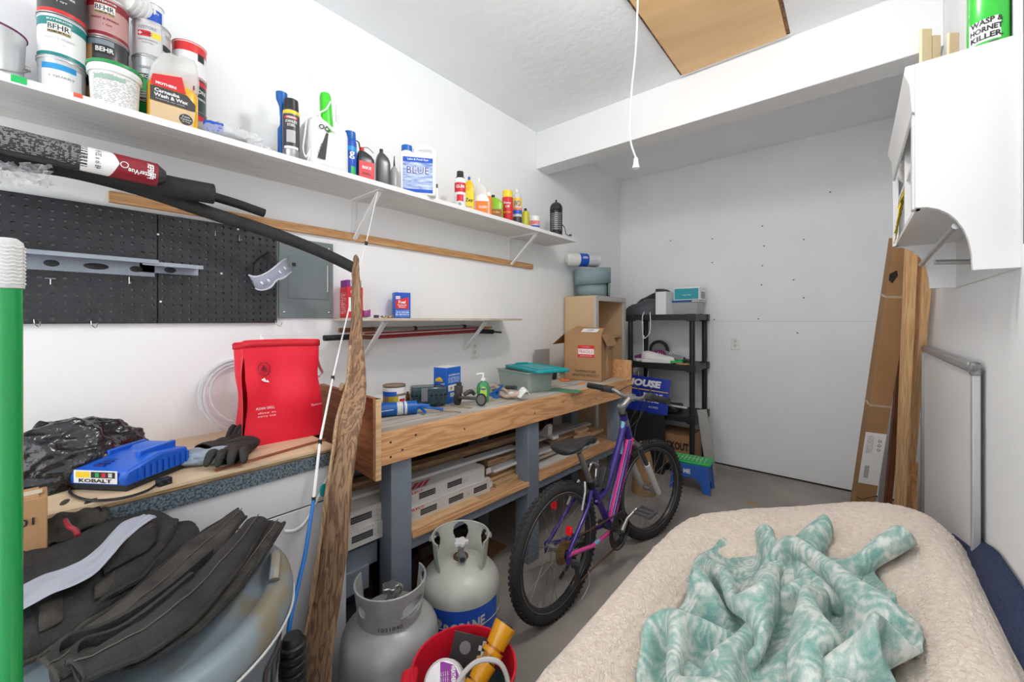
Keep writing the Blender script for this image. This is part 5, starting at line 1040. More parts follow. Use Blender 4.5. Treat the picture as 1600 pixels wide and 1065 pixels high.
# FRAGILE box
t = thing('cardboard_box', 'open cardboard box with red FRAGILE label at the far end of the bench', 'box', (-1.32, 2.50, BZ), .17)
bw, bd_, bh = .275, .255, .325
part('carton', MB().bb((-bw, 0, 0), (-bw+.004, bd_, bh)).bb((-.004, 0, 0), (0, bd_, bh)).bb((-bw, 0, 0), (0, .004, bh)).bb((-bw, bd_-.004, 0), (0, bd_, bh)).bb((-bw, 0, 0), (0, bd_, .004)), m_card, t)
part('flap', MB().prism([(0, 0), (bd_, 0), (bd_-.02, .13), (.02, .13)], 0, .003, Matrix.Translation((-bw, 0, bh)) @ Euler((0, math.radians(-38), 0)).to_matrix().to_4x4() @ Matrix(((0, -1, 0, 0), (1, 0, 0, 0), (0, 0, 1, 0), (0, 0, 0, 1)))), m_card, t)
part('flap', MB().prism([(-bw, 0), (0, 0), (-.01, .10), (-bw+.05, .14)], 0, .003, Matrix.Translation((0, 0, bh)) @ Euler((math.radians(22), 0, 0)).to_matrix().to_4x4()), m_card, t)
part('flap', MB().prism([(0, 0), (bd_, 0), (bd_-.02, .09), (.02, .09)], 0, .003, Matrix.Translation((0, 0, bh)) @ Euler((0, math.radians(65), 0)).to_matrix().to_4x4() @ Matrix(((0, 1, 0, 0), (1, 0, 0, 0), (0, 0, -1, 0), (0, 0, 0, 1)))), m_card, t)
F = flat((-bw/2, -.0006, bh/2), (1, 0, 0), (0, 0, 1))
patch(F, -.035, .0, .085, .085, m_red, t); patch(F, -.033, .022, .083, .060, m_wink, t, off=.001); txt(F, 'FRAGILE', .025, .041, .024, m_red, t, w=.105, off=.0018, bold=.0); txt(F, 'HANDLE WITH CARE', .025, .011, .007, m_wink, t, w=.09); txt(F, '( handle )', .025, .073, .007, m_wink, t, w=.06)
txt(F, 'TEMPERATURE', .02, -.098, .017, m_ink, t, w=.155); txt(F, 'SENSITIVE PRODUCT', .025, -.125, .017, m_ink, t, w=.2)
Ff = Matrix.Translation((0, 0, bh)) @ Euler((math.radians(22), 0, 0)).to_matrix().to_4x4()
FF = lambda a, b, o=0: Ff @ Vector((a, b, .003+o))
patch(FF, -.16, .03, -.04, .09, m_wink, t); txt(FF, '1200', -.10, .06, .03, m_ink, t, w=.05, rot=.2)
part('packing_tape', MB().bb((-.0005, .10, .02), (.0008, .15, bh)), mat('box_tape', (.45, .28, .15), .2), t)
# ================================================================ tall maple carcass, foam roll, pillow
CX0, CX1, CY0, CY1, CZ = -1.85, -1.575, 2.86, 3.40, 1.475
mc = thing('cabinet_carcass', 'open pale maple cabinet carcass standing on end beyond the bench', 'cabinet', (CX0, CY0, 0))
W_, D_ = CX1-CX0, CY1-CY0; m_maple = mat('maple_laminate', (.62, .44, .26), .45, var=.08, vs=3, stretch=(4, 4, .6)); m_face = mat('grey_face_frame', (.5, .48, .46), .45)
part('side_panel', MB().bb((0, 0, 0), (W_, .016, CZ)), m_maple, mc); part('side_panel', MB().bb((0, D_-.016, 0), (W_, D_, CZ)), m_maple, mc)
part('back_panel', MB().bb((0, .016, 0), (.01, D_-.016, CZ)), m_maple, mc); part('top_panel', MB().bb((0, .0, CZ), (W_, D_, CZ+.012)), m_maple, mc)
for z in (1.14, .7): part('inner_shelf', MB().bb((.01, .016, z), (W_-.02, D_-.016, z+.014)), m_maple, mc)
part('face_frame', MB().bb((W_, -.002, 0), (W_+.018, .04, CZ+.012)).bb((W_, D_-.04, 0), (W_+.018, D_+.002, CZ+.012)).bb((W_, .04, CZ-.028), (W_+.018, D_-.04, CZ+.012)).bb((W_, .04, 0), (W_+.018, D_-.04, .06)), m_face, mc)
solo('masking_tape_roll', 'cream tape roll lying inside the open maple carcass', 'tape roll', MB().lathe([(.035, 0), (.055, 0), (.055, .05), (.035, .05), (.035, 0)], 28), mat('cream_tape', (.6, .54, .42), .6), (CX0+.19, CY0+.12, 1.155))
fz = CZ+.0125
m_foamg = mat('blue_grey_foam', (.24, .33, .35), .7, var=.12, vs=10, bump=.15, bs=40)
frp = thing('foam_underlay_roll', 'wide roll of blue-grey foam underlay standing on the maple carcass', 'foam roll', (-1.70, 3.06, fz))
sp = []
for i in range(120):
    a = i*2*PI/36; sp.append((.155-.0009*i, a))
def spiral(z0, z1, r0, r1, n0, n1, tl=0): 
    return [[((r0+(r1-r0)*i/(n1-n0))*math.cos((i+n0)*.16), (r0+(r1-r0)*i/(n1-n0))*math.sin((i+n0)*.16), z+tl*math.sin((i+n0)*.16)) for z in (z0, (z0+z1)/2, z1)] for i in range(n1-n0+1)]
part('roll', MB().grid(spiral(0, .125, .145, .03, 0, 220)), m_foamg, frp, solid=.004, ang=180)
part('outer_wrap', MB().grid(spiral(.11, .24, .158, .10, -20, 110, .012)), m_foamg, frp, solid=.005, ang=180)
pw = at_t(914, 404, 3.2)
pil = thing('wrapped_pillow_roll', 'white roll in clear bag with blue label lying on the foam roll', 'roll', (-1.745, 2.985, fz+.256+.055), 0)
Mq = Euler((0, PI/2, math.radians(62))).to_matrix()
part('roll_body', MB().lathe([(.0001, -.165), (.03, -.163), (.052, -.14), (.055, -.1), (.055, .13), (.05, .14), (.0001, .142)], 30, M=Mq), mat('pillow_white', (.74, .73, .70), .5, bump=.4, bs=20), pil)
part('label', MB().lathe([(.0556, -.055), (.0558, .025)], 30, M=Mq), m_blue, pil); part('label', MB().lathe([(.0556, .026), (.0558, .12)], 30, M=Mq), m_lgrey, pil)
def Fp(a, b, o=0): # a along axis, b around
    an = b/.0558; rr = .0558+o; v = Vector((rr*math.cos(an), rr*math.sin(an), a)); return Mq @ v
nv = [(Fp(0, b/100*.1).x*.5-Fp(0, b/100*.1).y, b/100*.1) for b in range(-175, 175)]; b0 = max(nv)[1]
sg_ = 1 if Fp(0, b0+.02).z > Fp(0, b0).z else -1
Ft = lambda a, b, o=0: Fp(a if Fp(.1, b0).x > Fp(0, b0).x else -a, b0+sg_*b, o)
txt(Ft, '1070', -.015, .012, .02, m_wink, pil, w=.045, off=.001, bold=.03); txt(Ft, 'BATTING', .07, -.01, .009, m_grey, pil, w=.05, off=.001)
# ================================================================ propane tanks
m_tank1 = mat('tank_paint_grey', (.40, .41, .41), .35, .15, var=.3, vs=7, bump=.05, bs=60)
m_tank2 = mat('tank_paint_cream', (.50, .51, .46), .38, .05, var=.2, vs=9, bump=.05)
m_rust = mat('rusty_metal', (.20, .10, .06), .7, .3, var=.4, vs=40)
m_dirtm = mat('dirty_steel', (.30, .30, .30), .5, .6, var=.4, vs=30)
def tank(label, loc, m, rz, cut0, cut1, collar, valve):
    t = thing('propane_tank', label, 'propane tank', loc, rz); R = .155
    pr = [(.10, 0), (.105, .0), (.105, .03), (.10, .03)]
    part('foot_ring', MB().lathe([(.10, 0), (.106, 0), (.108, .035), (.10, .035), (.10, 0)], 36), m, t)
    body = [(.0001, .02), (.06, .024), (.11, .04), (.145, .07), (R, .10), (R, .255)]
    for i in range(1, 9): a = PI/2*i/8; body.append((max(.0001, R*math.cos(a)*1.0), .255+.098*math.sin(a)))
    part('tank_body', MB().lathe(body, 48), m, t, ang=60)
    part('weld_seam', MB().tube([(.1553*math.cos(a*PI/24), .1553*math.sin(a*PI/24), .178) for a in range(48)], .0022, 5, closed=True), m, t)
    # collar with openings: grid with holes
    n = 150; Rc = .098; z0, z1 = .325, .440; a_s, a_e = cut0, cut1; mb = MB()
    def Hq(a, z):
        for ca, cz, ra, rz_ in collar:
            if ((a-ca)/ra)**2+((z-cz)/rz_)**2 < 1: return True
        return False
    K = 30
    for i in range(n):
        a = a_s+(a_e-a_s)*i/n; b = a_s+(a_e-a_s)*(i+1)/n
        for k in range(K):
            za = z0+(z1-z0)*k/K; zb = z0+(z1-z0)*(k+1)/K
            if Hq((a+b)/2, (za+zb)/2): continue
            fa = lambda a_, z_: ((Rc+(z_-z0)*.12)*math.sin(a_), -(Rc+(z_-z0)*.12)*math.cos(a_), z_)
            mb.add([fa(a, za), fa(b, za), fa(b, zb), fa(a, zb)], [(0, 1, 2, 3)])
    part('collar', mb, m, t, solid=.004, ang=60)
    zt = z1; part('collar_lip', MB().tube([((Rc+.0138)*math.sin(a_s+(a_e-a_s)*i/40), -(Rc+.0138)*math.cos(a_s+(a_e-a_s)*i/40), zt) for i in range(41)], .0035, 6), m, t)
    va = valve; c_, s_ = math.sin(va), -math.cos(va)
    part('valve_stem', MB().lathe([(.018, .345), (.018, .36), (.012, .362), (.012, .395), (.007, .397), (.007, .405)], 18), m_steel, t)
    part('valve_outlet', MB().cyl((0, 0, .378), (c_*.045, s_*.045, .374), .0125, n=18).cyl((c_*.045, s_*.045, .374), (c_*.056, s_*.056, .373), .016, n=20), m_dirtm, t)
    part('outlet_bore', MB().cyl((c_*.0562, s_*.0562, .373), (c_*.0566, s_*.0566, .373), .0105, n=18), m_ink, t)
    kn = []
    for i in range(30): a = 2*PI*i/30; kn.append((.026+.005*math.cos(5*a))); 
    part('valve_knob', MB().prism([(k*math.cos(2*PI*i/30), k*math.sin(2*PI*i/30)) for i, k in enumerate(kn)], .402, .418), m_lgrey if m is m_tank2 else m_steel, t, bevel=.003)
    part('valve_base', MB().lathe([(.03, .350), (.03, .357), (.0001, .357)], 20), m_rust, t)
    return t
t1 = tank('grey dirty propane tank nearest the driftwood plank, collar open at the back', (-1.165, .752, 0), m_tank1, facing((-1.165, .752)), -2.1, 2.1, [(-.95, .39, .17, .020), (.75, .385, .42, .026), (1.75, .41, .17, .022)], 2.6)
F = round_(.1005, .0); txt(lambda a, b, o: round_(.0995, .34)(a, b, o), '1031840', .0, .006, .012, m_ink, t1, w=.07, off=.004)
part('bent_tab', MB().prism([(.0, 0), (.10, .03), (.10, .038), (0, .010)], 0, .012, Matrix.Translation((.015, -.118, .37)) @ Matrix(((1, 0, 0, 0), (0, 0, -1, 0), (0, 1, 0, 0), (0, 0, 0, 1)))), m, t1) if False else part('bent_tab', MB().tube([(.03, -.104, .372), (.06, -.10, .385), (.095, -.075, .398)], .006, 6, flat=.4), m_tank1, t1)
t2 = tank('cream propane tank with blue wrap reading PROPANE, in front of the bench', (-1.19, 1.085, 0), m_tank2, facing((-1.19, 1.085)), PI-2.25, PI+2.25, [(PI, .40, .30, .036), (PI-1.15, .395, .24, .036), (PI+1.15, .395, .24, .036)], .12)
part('blue_wrap', MB().lathe([(.1556, .075), (.1556, .245)], 48, a0=-2.2, a1=1.05), m_blue, t2, ang=60)
part('yellow_flash', MB().add([round_(.1556)(a*.1556, b, .0006) for a, b in ((.72, .075), (1.05, .075), (1.05, .16), (.95, .13))], [(0, 1, 2, 3)]), m_yel, t2)
part('yellow_patch', MB().add([round_(.1556)(a*.1556, b, .0006) for a, b in ((-1.5, .21), (-1.2, .23), (-1.3, .245), (-1.5, .245))], [(0, 1, 2, 3)]), m_yel, t2)
Ft2 = lambda a, b, o=0: round_(.1556)(a, b+a*.10, o)
txt(Ft2, 'P', -.086, .195, .052, m_lgrey, t2, w=.036, bold=.04); txt(Ft2, 'ROPANE', .015, .185, .040, m_lgrey, t2, w=.155, bold=.04)
txt(Ft2, 'REFILL', -.165, .2, .010, m_lgrey, t2, w=.03)
for s_ in (-1, 1): part('collar_hook', MB().tube(spline([(s_*.100, .03, .42), (s_*.118, .028, .425), (s_*.120, .026, .408)], 4), .005, 6), m_tank2, t2)
# ================================================================ red bucket and its contents
BK = Vector((-.835, .775, 0)); bh = .325; 
bkt = thing('red_bucket', 'bright red plastic bucket full of odds and ends before the tanks', 'bucket', BK, facing(BK))
m_rbk = mat('red_plastic', (.62, .012, .03), .3)
part('shell', MB().lathe([(.0001, .004), (.105, .0), (.11, .004), (.138, .29), (.145, .30), (.147, .325), (.141, .325), (.136, .30), (.106, .012), (.0001, .010)], 48), m_rbk, bkt)
part('grip_spout', MB().prism([(-.045, 0), (.045, 0), (.035, .045), (-.035, .045)], .275, .318, Matrix.Translation((-.128, -.02, 0)) @ Euler((0, 0, PI/2)).to_matrix().to_4x4()), m_rbk, bkt, bevel=.01)
# filler items inside (each resting on what lies below)
solo('rag_heap', 'dark green rag filling the bottom of the red bucket', 'rag', MB().grid(crumple(24, 24, lambda u, v, k, l: ((.02+.105*u)*math.cos(2*PI*v), (.02+.105*u)*math.sin(2*PI*v), .235+k*.5), .05, 1.6, 8)).lathe([(.0001, .013), (.09, .014), (.1, .2), (.0001, .23)], 20), mat('dark_rag', (.02, .05, .045), .9), BK)
def inb(u, v, z): # bucket-centred: u to the right seen from the doorway, v away from it
    rz = facing(BK); c, s_ = math.cos(rz), math.sin(rz); return Vector((BK.x+u*c-v*s_, BK.y+u*s_+v*c, z))
wt = thing('weatherseal_tape', 'roll of weatherseal tape with purple and white label leaning in the red bucket', 'tape roll', inb(-.052, -.035, .305), 0, rot=(math.radians(48), math.radians(-8), facing(BK)-.1))
part('roll', MB().lathe([(.0001, -.024), (.05, -.024), (.054, -.02), (.054, .02), (.05, .024), (.0001, .024)], 36), mat('foam_tape', (.6, .55, .54), .6), wt)
part('label', MB().lathe([(.0001, .0246), (.047, .0246), (.048, .0242)], 36), m_wink, wt)
FT = lambda a, b, o=0: Vector((a, b, .0248+o))
poly(FT, [(-.008, -.046), (.03, -.037), (.042, -.02), (.042, .015), (.032, .035), (.0, .0462), (-.008, .046)], mat('purple_label', (.26, .02, .28), .45), wt, off=.0003)
txt(FT, 'WEATHERSEAL TAPE', .028, .0, .012, m_wink, wt, w=.072, rot=-PI/2, bold=.04, off=.0012)
for i in range(4): txt(FT, 'self adhesive foam', .013-.006*i, .0, .003, m_wink, wt, w=.05, rot=-PI/2, off=.0012)
patch(FT, -.03, .0, -.022, .03, fineprint('barcode', (.8, .8, .8), (.02, .02, .02), 600, .2), wt, off=.0006, nu=2)
m_ambp = mat('amber_plastic', (.80, .36, .01), .12, alpha=.8, coat=.4)
def amber(name, label, a, b, r, tipr):
    t = thing(name, label, 'tool', a); d = b-a
    part('barrel', MB().cyl((0, 0, 0), d*.62, r*.72, n=20), m_ambp, t)
    part('collar', MB().cyl(d*.5, d*.58, r*1.05, n=20), m_ambp, t)
    part('head', MB().cyl(d*.62, d*.97, r*.95, r*1.15, n=20), m_ambp, t)
    part('tip', MB().cyl(d*.965, d, tipr, n=20), m_charc, t)
    part('core', MB().cyl(d*.02, d*.9, r*.35, n=12), mat('dark_core', (.12, .10, .02), .5), t)
amber('amber_nozzle', 'upper amber plastic plunger tool sticking out of the red bucket', inb(.03, -.02, .27), inb(.125, .06, .385), .030, .024)
amber('amber_nozzle', 'lower amber plastic plunger tool lying across the red bucket', inb(-.02, -.085, .255), inb(.065, -.01, .335), .026, .02)
pk = thing('battery_pack_card', 'black package with a checkered edge standing in the red bucket', 'package', inb(.0, .075, .255), 0, rot=(-.35, .25, facing(BK)-.1))
part('card', MB().bb((-.05, -.003, 0), (.05, .003, .08)), m_charc, pk); part('disc', MB().cyl((-.01, -.0036, .045), (-.01, -.003, .045), .017, n=24), mat('grey_disc', (.25, .25, .26), .3), pk)
for i in range(4): part('check', MB().bb((.03+.01*(i % 2), -.0036, .02+i*.013), (.04+.01*(i % 2), -.003, .033+i*.013)), m_wink, pk)
solo('tube_handle', 'pale grey curved tube handle arching over the red bucket', 'handle', MB().tube(spline([inb(-.035, -.14, .29), inb(-.02, -.10, .355), inb(.03, -.07, .385), inb(.09, -.07, .38), inb(.115, -.08, .33), inb(.10, -.11, .29)], 6), .0065, 8), mat('grey_tube', (.48, .46, .44), .5))
solo('black_roller', 'small black ribbed cylinder at the front inside the red bucket', 'roller', MB().cyl((0, 0, 0), (.06, -.02, .01), .022, n=18), m_black, inb(.05, -.10, .268))
# ================================================================ grey dustbin with lid
DC = Vector((-1.04, .075, 0)); RB = .30
db = thing('dustbin', 'large grey round dustbin with domed lid in the left foreground', 'dustbin', DC, 0)
m_brute = mat('dustbin_grey', (.15, .19, .225), .42, var=.1, vs=4)
m_brlid = mat('dustbin_lid_dusty', (.19, .235, .27), .45, vs=7, col2=(.19, .17, .12), lo=.40, hi=.50, det=10)
part('body', MB().lathe([(.0001, 0), (.235, .0), (.24, .01), (.282, .66), (.288, .665), (.288, .70), (.0001, .70)], 64), m_brute, db)
lid = part('lid', MB().lathe([(.292, .690), (.302, .695), (.305, .72), (.300, .742), (.285, .752), (.262, .752), (.255, .742), (.24, .738), (.225, .745), (.15, .762), (.0001, .77)], 72), m_brlid, db, ang=60)
part('lid_edge', MB().tube([(.3055*math.cos(a*PI/40), .3055*math.sin(a*PI/40), .700) for a in range(80)], .0025, 6, closed=True), m_lgrey, lid)
for a_ in (1.25, 1.25+PI): part('lid_handle', MB().tube([(.272*math.cos(a_+k), .272*math.sin(a_+k), .752+.022*math.cos(k*8)) for k in [x*.03-.18 for x in range(13)]], .011, 8), m_brlid, lid)
def Fd(a, b, o=0): rr = .2605+.0636*(b-.3)+.0012+o; an = a/.28; return Vector((rr*math.cos(an), rr*math.sin(an), b))
# letters run clockwise to be read from outside (viewer at +x)
txt(Fd, 'BRUTE', .20, .60, .075, m_charc, db, w=.27, bold=.04, off=.001)
part('emblem', MB().grid([[Fd(.36+.03*u, .575+.05*v, .002) for v in (0, 1)] for u in (0, .5, 1)]), m_charc, db)
# ================================================================ work vest and belts on the lid
m_fab = mat('dusty_black_fabric', (.030, .029, .028), .85, vs=9, col2=(.011, .011, .011), bump=.35, bs=160, det=8)
m_refl = mat('reflective_tape', (.42, .45, .52), .35, .2, var=.08, vs=12)
m_dirty = mat('dirty_brown_fabric', (.060, .052, .040), .9, vs=14, col2=(.02, .019, .018), bump=.4, bs=120, det=8)
LZ = .765
def on_lid(px, py, z): return at_z(px, py, z)
def ribbon(mb, pts, wv, th=.006, taper=1):
    """flat strap through pts, width vectors wv (list or vector)"""
    pts = [Vector(p) for p in pts]; n = len(pts); W = wv if isinstance(wv, list) else [wv]*n; rows = []
    for i, p in enumerate(pts):
        w_ = Vector(W[i]); t = (pts[min(i+1, n-1)]-pts[max(i-1, 0)]).normalized(); nn = t.cross(w_).normalized()*th/2
        rows.append([p-w_/2-nn, p+w_/2-nn, p+w_/2+nn, p-w_/2+nn])
    k = 4; vs = [v for r in rows for v in r]
    return mb.add(vs, [(j*k+i, j*k+(i+1) % k, (j+1)*k+(i+1) % k, (j+1)*k+i) for j in range(n-1) for i in range(k)]+[(3, 2, 1, 0), tuple((n-1)*k+i for i in range(k))])
# outline of folded vest from pixel corners on layered heights; x right/back
vest = thing('work_vest', 'folded black work vest with a pale reflective stripe lying on the dustbin lid', 'vest', (DC.x, DC.y, LZ))
def sheet(rowsA, rowsB, n=26, m=14, amp=.004, z=.8, th=.012, seed=1, hump=.02):
    """surface between two edges given as pixel polylines at height z"""
    A = spline([on_lid(*p, z) for p in rowsA], n//(len(rowsA)-1)); Bq = spline([on_lid(*p, z) for p in rowsB], n//(len(rowsB)-1)); k = min(len(A), len(Bq)); rs = np.random.RandomState(seed); ph = rs.rand(6)*6
    return [[A[i].lerp(Bq[i], j/m)+Vector((0, 0, hump*math.sin(PI*j/m)**.5+amp*math.sin(i*.9+ph[0]+j*.35)+amp*.7*math.sin(j*1.3+ph[1]+i*.3)+amp*.5*math.sin(i*2.1+j*.8+ph[2]))) for j in range(m+1)] for i in range(k)]
main = sheet([(-30, 900), (60, 850), (150, 815), (230, 800), (275, 820)], [(-30, 1010), (60, 980), (150, 945), (220, 900), (272, 838)], z=.80, amp=.003, hump=.018)
part('vest_panel', MB().grid(main), m_fab, vest, world=True, solid=.014, sub=1, ang=60)
for nm_, g_ in (('panel_binding', main),):
    for e_i in (0, -1): part(nm_, MB().tube([r[e_i] for r in g_], .006, 6), m_fab, vest, world=True)
    part(nm_, MB().tube(g_[-1], .006, 6), m_fab, vest, world=True)
part('pocket_flap', MB().grid([[v+Vector((0, 0, .012)) for v in r[7:13]] for r in main[13:21]]), m_fab, vest, world=True, solid=.006, ang=60)
stripe = sheet([(-30, 945), (60, 902), (140, 868), (185, 820), (222, 803)], [(-30, 985), (60, 938), (150, 895), (205, 835), (246, 806)], z=.838, amp=.0015, hump=.0)
part('reflective_stripe', MB().grid(stripe), m_refl, vest, world=True, solid=.002, sub=1, ang=60)
col = sheet([(-30, 850), (60, 805), (110, 790), (150, 788)], [(-30, 885), (60, 858), (120, 838), (170, 812)], z=.82, amp=.006, hump=.03, seed=4)
part('collar_fold', MB().grid(col), m_dirty, vest, world=True, solid=.012, sub=1, ang=60)
fl = sheet([(-30, 990), (80, 950), (180, 900), (260, 830), (300, 825)], [(-30, 1075), (80, 1010), (180, 945), (270, 870), (312, 838)], z=.785, amp=.003, hump=.02, seed=7)
part('lower_flap', MB().grid(fl), m_fab, vest, world=True, solid=.010, sub=1, ang=60)
for e_i in (0, -1): part('panel_binding', MB().tube([r[e_i] for r in fl], .005, 6), m_dirty, vest, world=True)
for k_ in (5, 10, 15): part('webbing_loop', MB().grid([[fl[k_+i][j]+Vector((0, 0, .010)) for j in (3, 6, 9, 12)] for i in (0, 1, 2)]), m_dirty, vest, world=True, solid=.005, ang=60)
part('red_toggle', MB().tube(spline([on_lid(102, 812, .86), on_lid(108, 822, .86), on_lid(118, 828, .855), on_lid(122, 836, .85)], 4), .0045, 6), m_maroon, vest, world=True)
def belt(label, ra, rb_, z, seed, mm, th=.008, hump=.006, name='tool_belt'):
    a = on_lid(*ra[len(ra)//2], z); t = thing(name, label, 'belt', (a.x, a.y, z))
    g = sheet(ra, rb_, z=z, amp=.0015, hump=hump, seed=seed, m=8, n=30)
    part('webbing', MB().grid(g), mm, t, world=True, solid=th, sub=1, ang=60)
    e1 = [r[0]+Vector((0, 0, .003)) for r in g]; e2 = [r[-1]+Vector((0, 0, .003)) for r in g]
    part('bound_edge', MB().tube(e2, .0045, 6), m_fab, t, world=True); part('bound_edge', MB().tube(e1, .0035, 6), m_fab, t, world=True)
    mid = [r[len(r)//2]+Vector((0, 0, .0055)) for r in g]
    part('stitch_line', MB().tube(mid, .0014, 4), mat('dusty_stitch', (.10, .09, .08), .9), t, world=True)
    return t
belt('wide dusty black belt next to the vest on the dustbin lid', [(60, 1035), (130, 985), (220, 915), (300, 845), (372, 797)], [(90, 1065), (165, 1020), (250, 950), (325, 880), (384, 808)], .79, 11, m_dirty)
belt('black padded belt lying over the wide dusty belt, ending at the right', [(100, 1040), (180, 1000), (270, 935), (340, 865), (388, 815)], [(130, 1065), (215, 1030), (300, 975), (370, 895), (420, 815)], .80, 12, m_fab, hump=.012)
belt('outermost black belt strap overhanging toward the dustbin rim', [(170, 1040), (240, 1000), (320, 940), (385, 870), (425, 815)], [(190, 1055), (262, 1020), (338, 962), (400, 885), (444, 820)], .785, 13, m_dirty, hump=.005)
lp = thing('belt_loop', 'thick black strap looping over the front of the dustbin lid', 'strap', on_lid(95, 1010, .79))
pts = [on_lid(330, 868, .80), on_lid(250, 935, .80), on_lid(170, 985, .80), on_lid(110, 1005, .80), on_lid(85, 1030, .79), on_lid(95, 1060, .78), on_lid(120, 1100, .77)]
mb = MB(); sp_ = spline(pts, 5); ribbon(mb, sp_, Vector((.0, .0, .03)), .010); part('strap', mb, m_fab, lp, world=True)
pts = [on_lid(300, 905, .80), on_lid(200, 985, .80), on_lid(130, 1012, .80), on_lid(115, 1040, .79), on_lid(135, 1085, .78)]
mb = MB(); ribbon(mb, spline(pts, 5), Vector((0, 0, .028)), .008); part('strap', mb, m_fab, lp, world=True)
# ================================================================ broom at the left edge
q = at_t(12, 372, .447)
bm_ = thing('broom', 'bright green broom handle with white grip standing at the left edge', 'broom', (q.x, q.y, 0))
zt = q.z; Rh = .0112
part('handle', MB().cyl((0, 0, .10), (0, 0, zt-.055), Rh, n=28), mat('broom_green', (.0, .27, .055), .22, coat=.5), bm_)
part('grip', MB().lathe([(Rh*1.0, zt-.056), (Rh*1.12, zt-.055), (Rh*1.14, zt-.012), (Rh*1.0, zt-.004), (Rh*.6, zt), (.0001, zt+.0005)], 28), mat('grip_white', (.62, .62, .6), .5, bump=.3, bs=500), bm_)
for k in range(11): part('grip_ridge', MB().tube([(Rh*1.14*math.cos(a*PI/10), Rh*1.14*math.sin(a*PI/10), zt-.051+k*.004+.0012*(a % 2)) for a in range(20)], .0007, 4, closed=True), m_whitep, bm_)
part('broom_head', MB().bb((-.02, -.12, .08), (.02, .12, .11)), m_black, bm_, bevel=.008); part('bristles', MB().bb((-.025, -.12, 0), (.025, .12, .08)), m_blackr, bm_)
# ================================================================ bicycle (local: +x forward, +y left, +z up, origin at rear wheel contact)
BA = PI/2-.07
bike = thing('bicycle', 'purple and pink mountain bike standing in front of the workbench', 'bicycle', (-.988, 1.465, 0), BA)
m_pur = mat('frame_purple', (.035, .02, .22), .28, coat=.5); m_pnk = mat('frame_pink', (.75, .06, .32), .3, coat=.4); m_tyre = mat('tyre_rubber', (.025, .025, .024), .8, bump=.15, bs=90)
m_alu = mat('dull_aluminium', (.42, .42, .41), .38, .9); m_chain = mat('rusty_chain', (.16, .08, .045), .7, .5)
WR = .289; WB = .889; STE = -.246
def wheel3(cx, M, par, front):
    T = Matrix.Translation((cx, 0, WR)) @ M
    f = lambda x, y, z: T @ Vector((x, y, z))
    def ringt(r, rt, n=64, k=12, fl=1): return [[f((r+rt*math.cos(2*PI*j/k)*fl)*math.cos(2*PI*i/n), rt*math.sin(2*PI*j/k), (r+rt*math.cos(2*PI*j/k)*fl)*math.sin(2*PI*i/n)) for j in range(k+1)] for i in range(n+1)]
    ty = part('tyre', MB().grid(ringt(WR-.023, .0225)), m_tyre, par)
    mb = MB(); tr = .0235
    for i in range(72):
        a = 2*PI*i/72
        for s_ in (-1, 0, 1):
            an = s_*.75+(.0 if s_ else 0); aa = a+(PI/72 if s_ == 0 else 0)
            r = WR-.023+tr*math.cos(an); c = Vector((r*math.cos(aa), tr*math.sin(an), r*math.sin(aa)))
            Rm = Matrix.Rotation(-aa, 3, 'Y') @ Matrix.Rotation(an, 3, 'Z')
            sz = (.006, .011, .012) if s_ == 0 else (.006, .008, .010)
            o = MB().box((0, 0, 0), sz, Rm); mb.add([f(*(Vector(v)+c)) for v in o.v], o.f)
    kn = part('tread_knobs', mb, m_tyre, ty); kn['kind'] = 'stuff'
    part('rim', MB().grid([[f(r*math.cos(2*PI*i/64), y, r*math.sin(2*PI*i/64)) for r, y in ((WR-.045, .012), (WR-.058, .012), (WR-.063, 0), (WR-.058, -.012), (WR-.045, -.012), (WR-.045, .012))] for i in range(65)]), mat('rim_black', (.06, .06, .065), .35, .5), par)
    part('rim_edge', MB().tube([f((WR-.045)*math.cos(2*PI*i/64), -.012, (WR-.045)*math.sin(2*PI*i/64)) for i in range(64)], .0018, 5, closed=True), m_alu, par)
    hb = part('hub', MB().cyl(f(0, -.035, 0), f(0, .035, 0), .011, n=16).cyl(f(0, -.035, 0), f(0, -.031, 0), .02, n=18).cyl(f(0, .031, 0), f(0, .035, 0), .02, n=18), m_alu, par)
    for i in range(28):
        a = 2*PI*i/28; s_ = 1 if i % 2 else -1; a2 = a+(.9 if (i//2) % 2 else -.9)
        part('spoke', MB().cyl(f(.018*math.cos(a2), s_*.033, .018*math.sin(a2)), f((WR-.06)*math.cos(a), 0, (WR-.06)*math.sin(a)), .0011, n=4, cap=False), m_steel, par)
    part('axle', MB().cyl(f(0, -.055, 0), f(0, .055, 0), .005, n=8).cyl(f(0, -.060, 0), f(0, -.052, 0), .009, n=6).cyl(f(0, .052, 0), f(0, .060, 0), .009, n=6), m_steel, par)
    return f
I4 = Matrix.Identity(4)
# steering geometry
HT = Vector((.572, 0, .785)); HB = Vector((.64, 0, .635)); ax_ = (HB-HT).normalized()
RW = part('rear_wheel', MB().cyl((0, -.03, WR), (0, .03, WR), .012, n=12), m_alu, bike)
wheel3(0, I4, RW, False)
FWp = part('front_wheel', MB().cyl((WB, -.03, WR), (WB, .03, WR), .011, n=12), m_alu, bike)
piv = HB
S4 = Matrix.Translation(piv) @ Matrix.Rotation(-STE, 4, ax_) @ Matrix.Translation(-piv)
# front wheel centre at (WB,0,WR) lies close to the steering axis, so turning it there keeps contact
Sw = Matrix.Rotation(STE, 4, 'Z')
wheel3(WB, Sw, FWp, True)
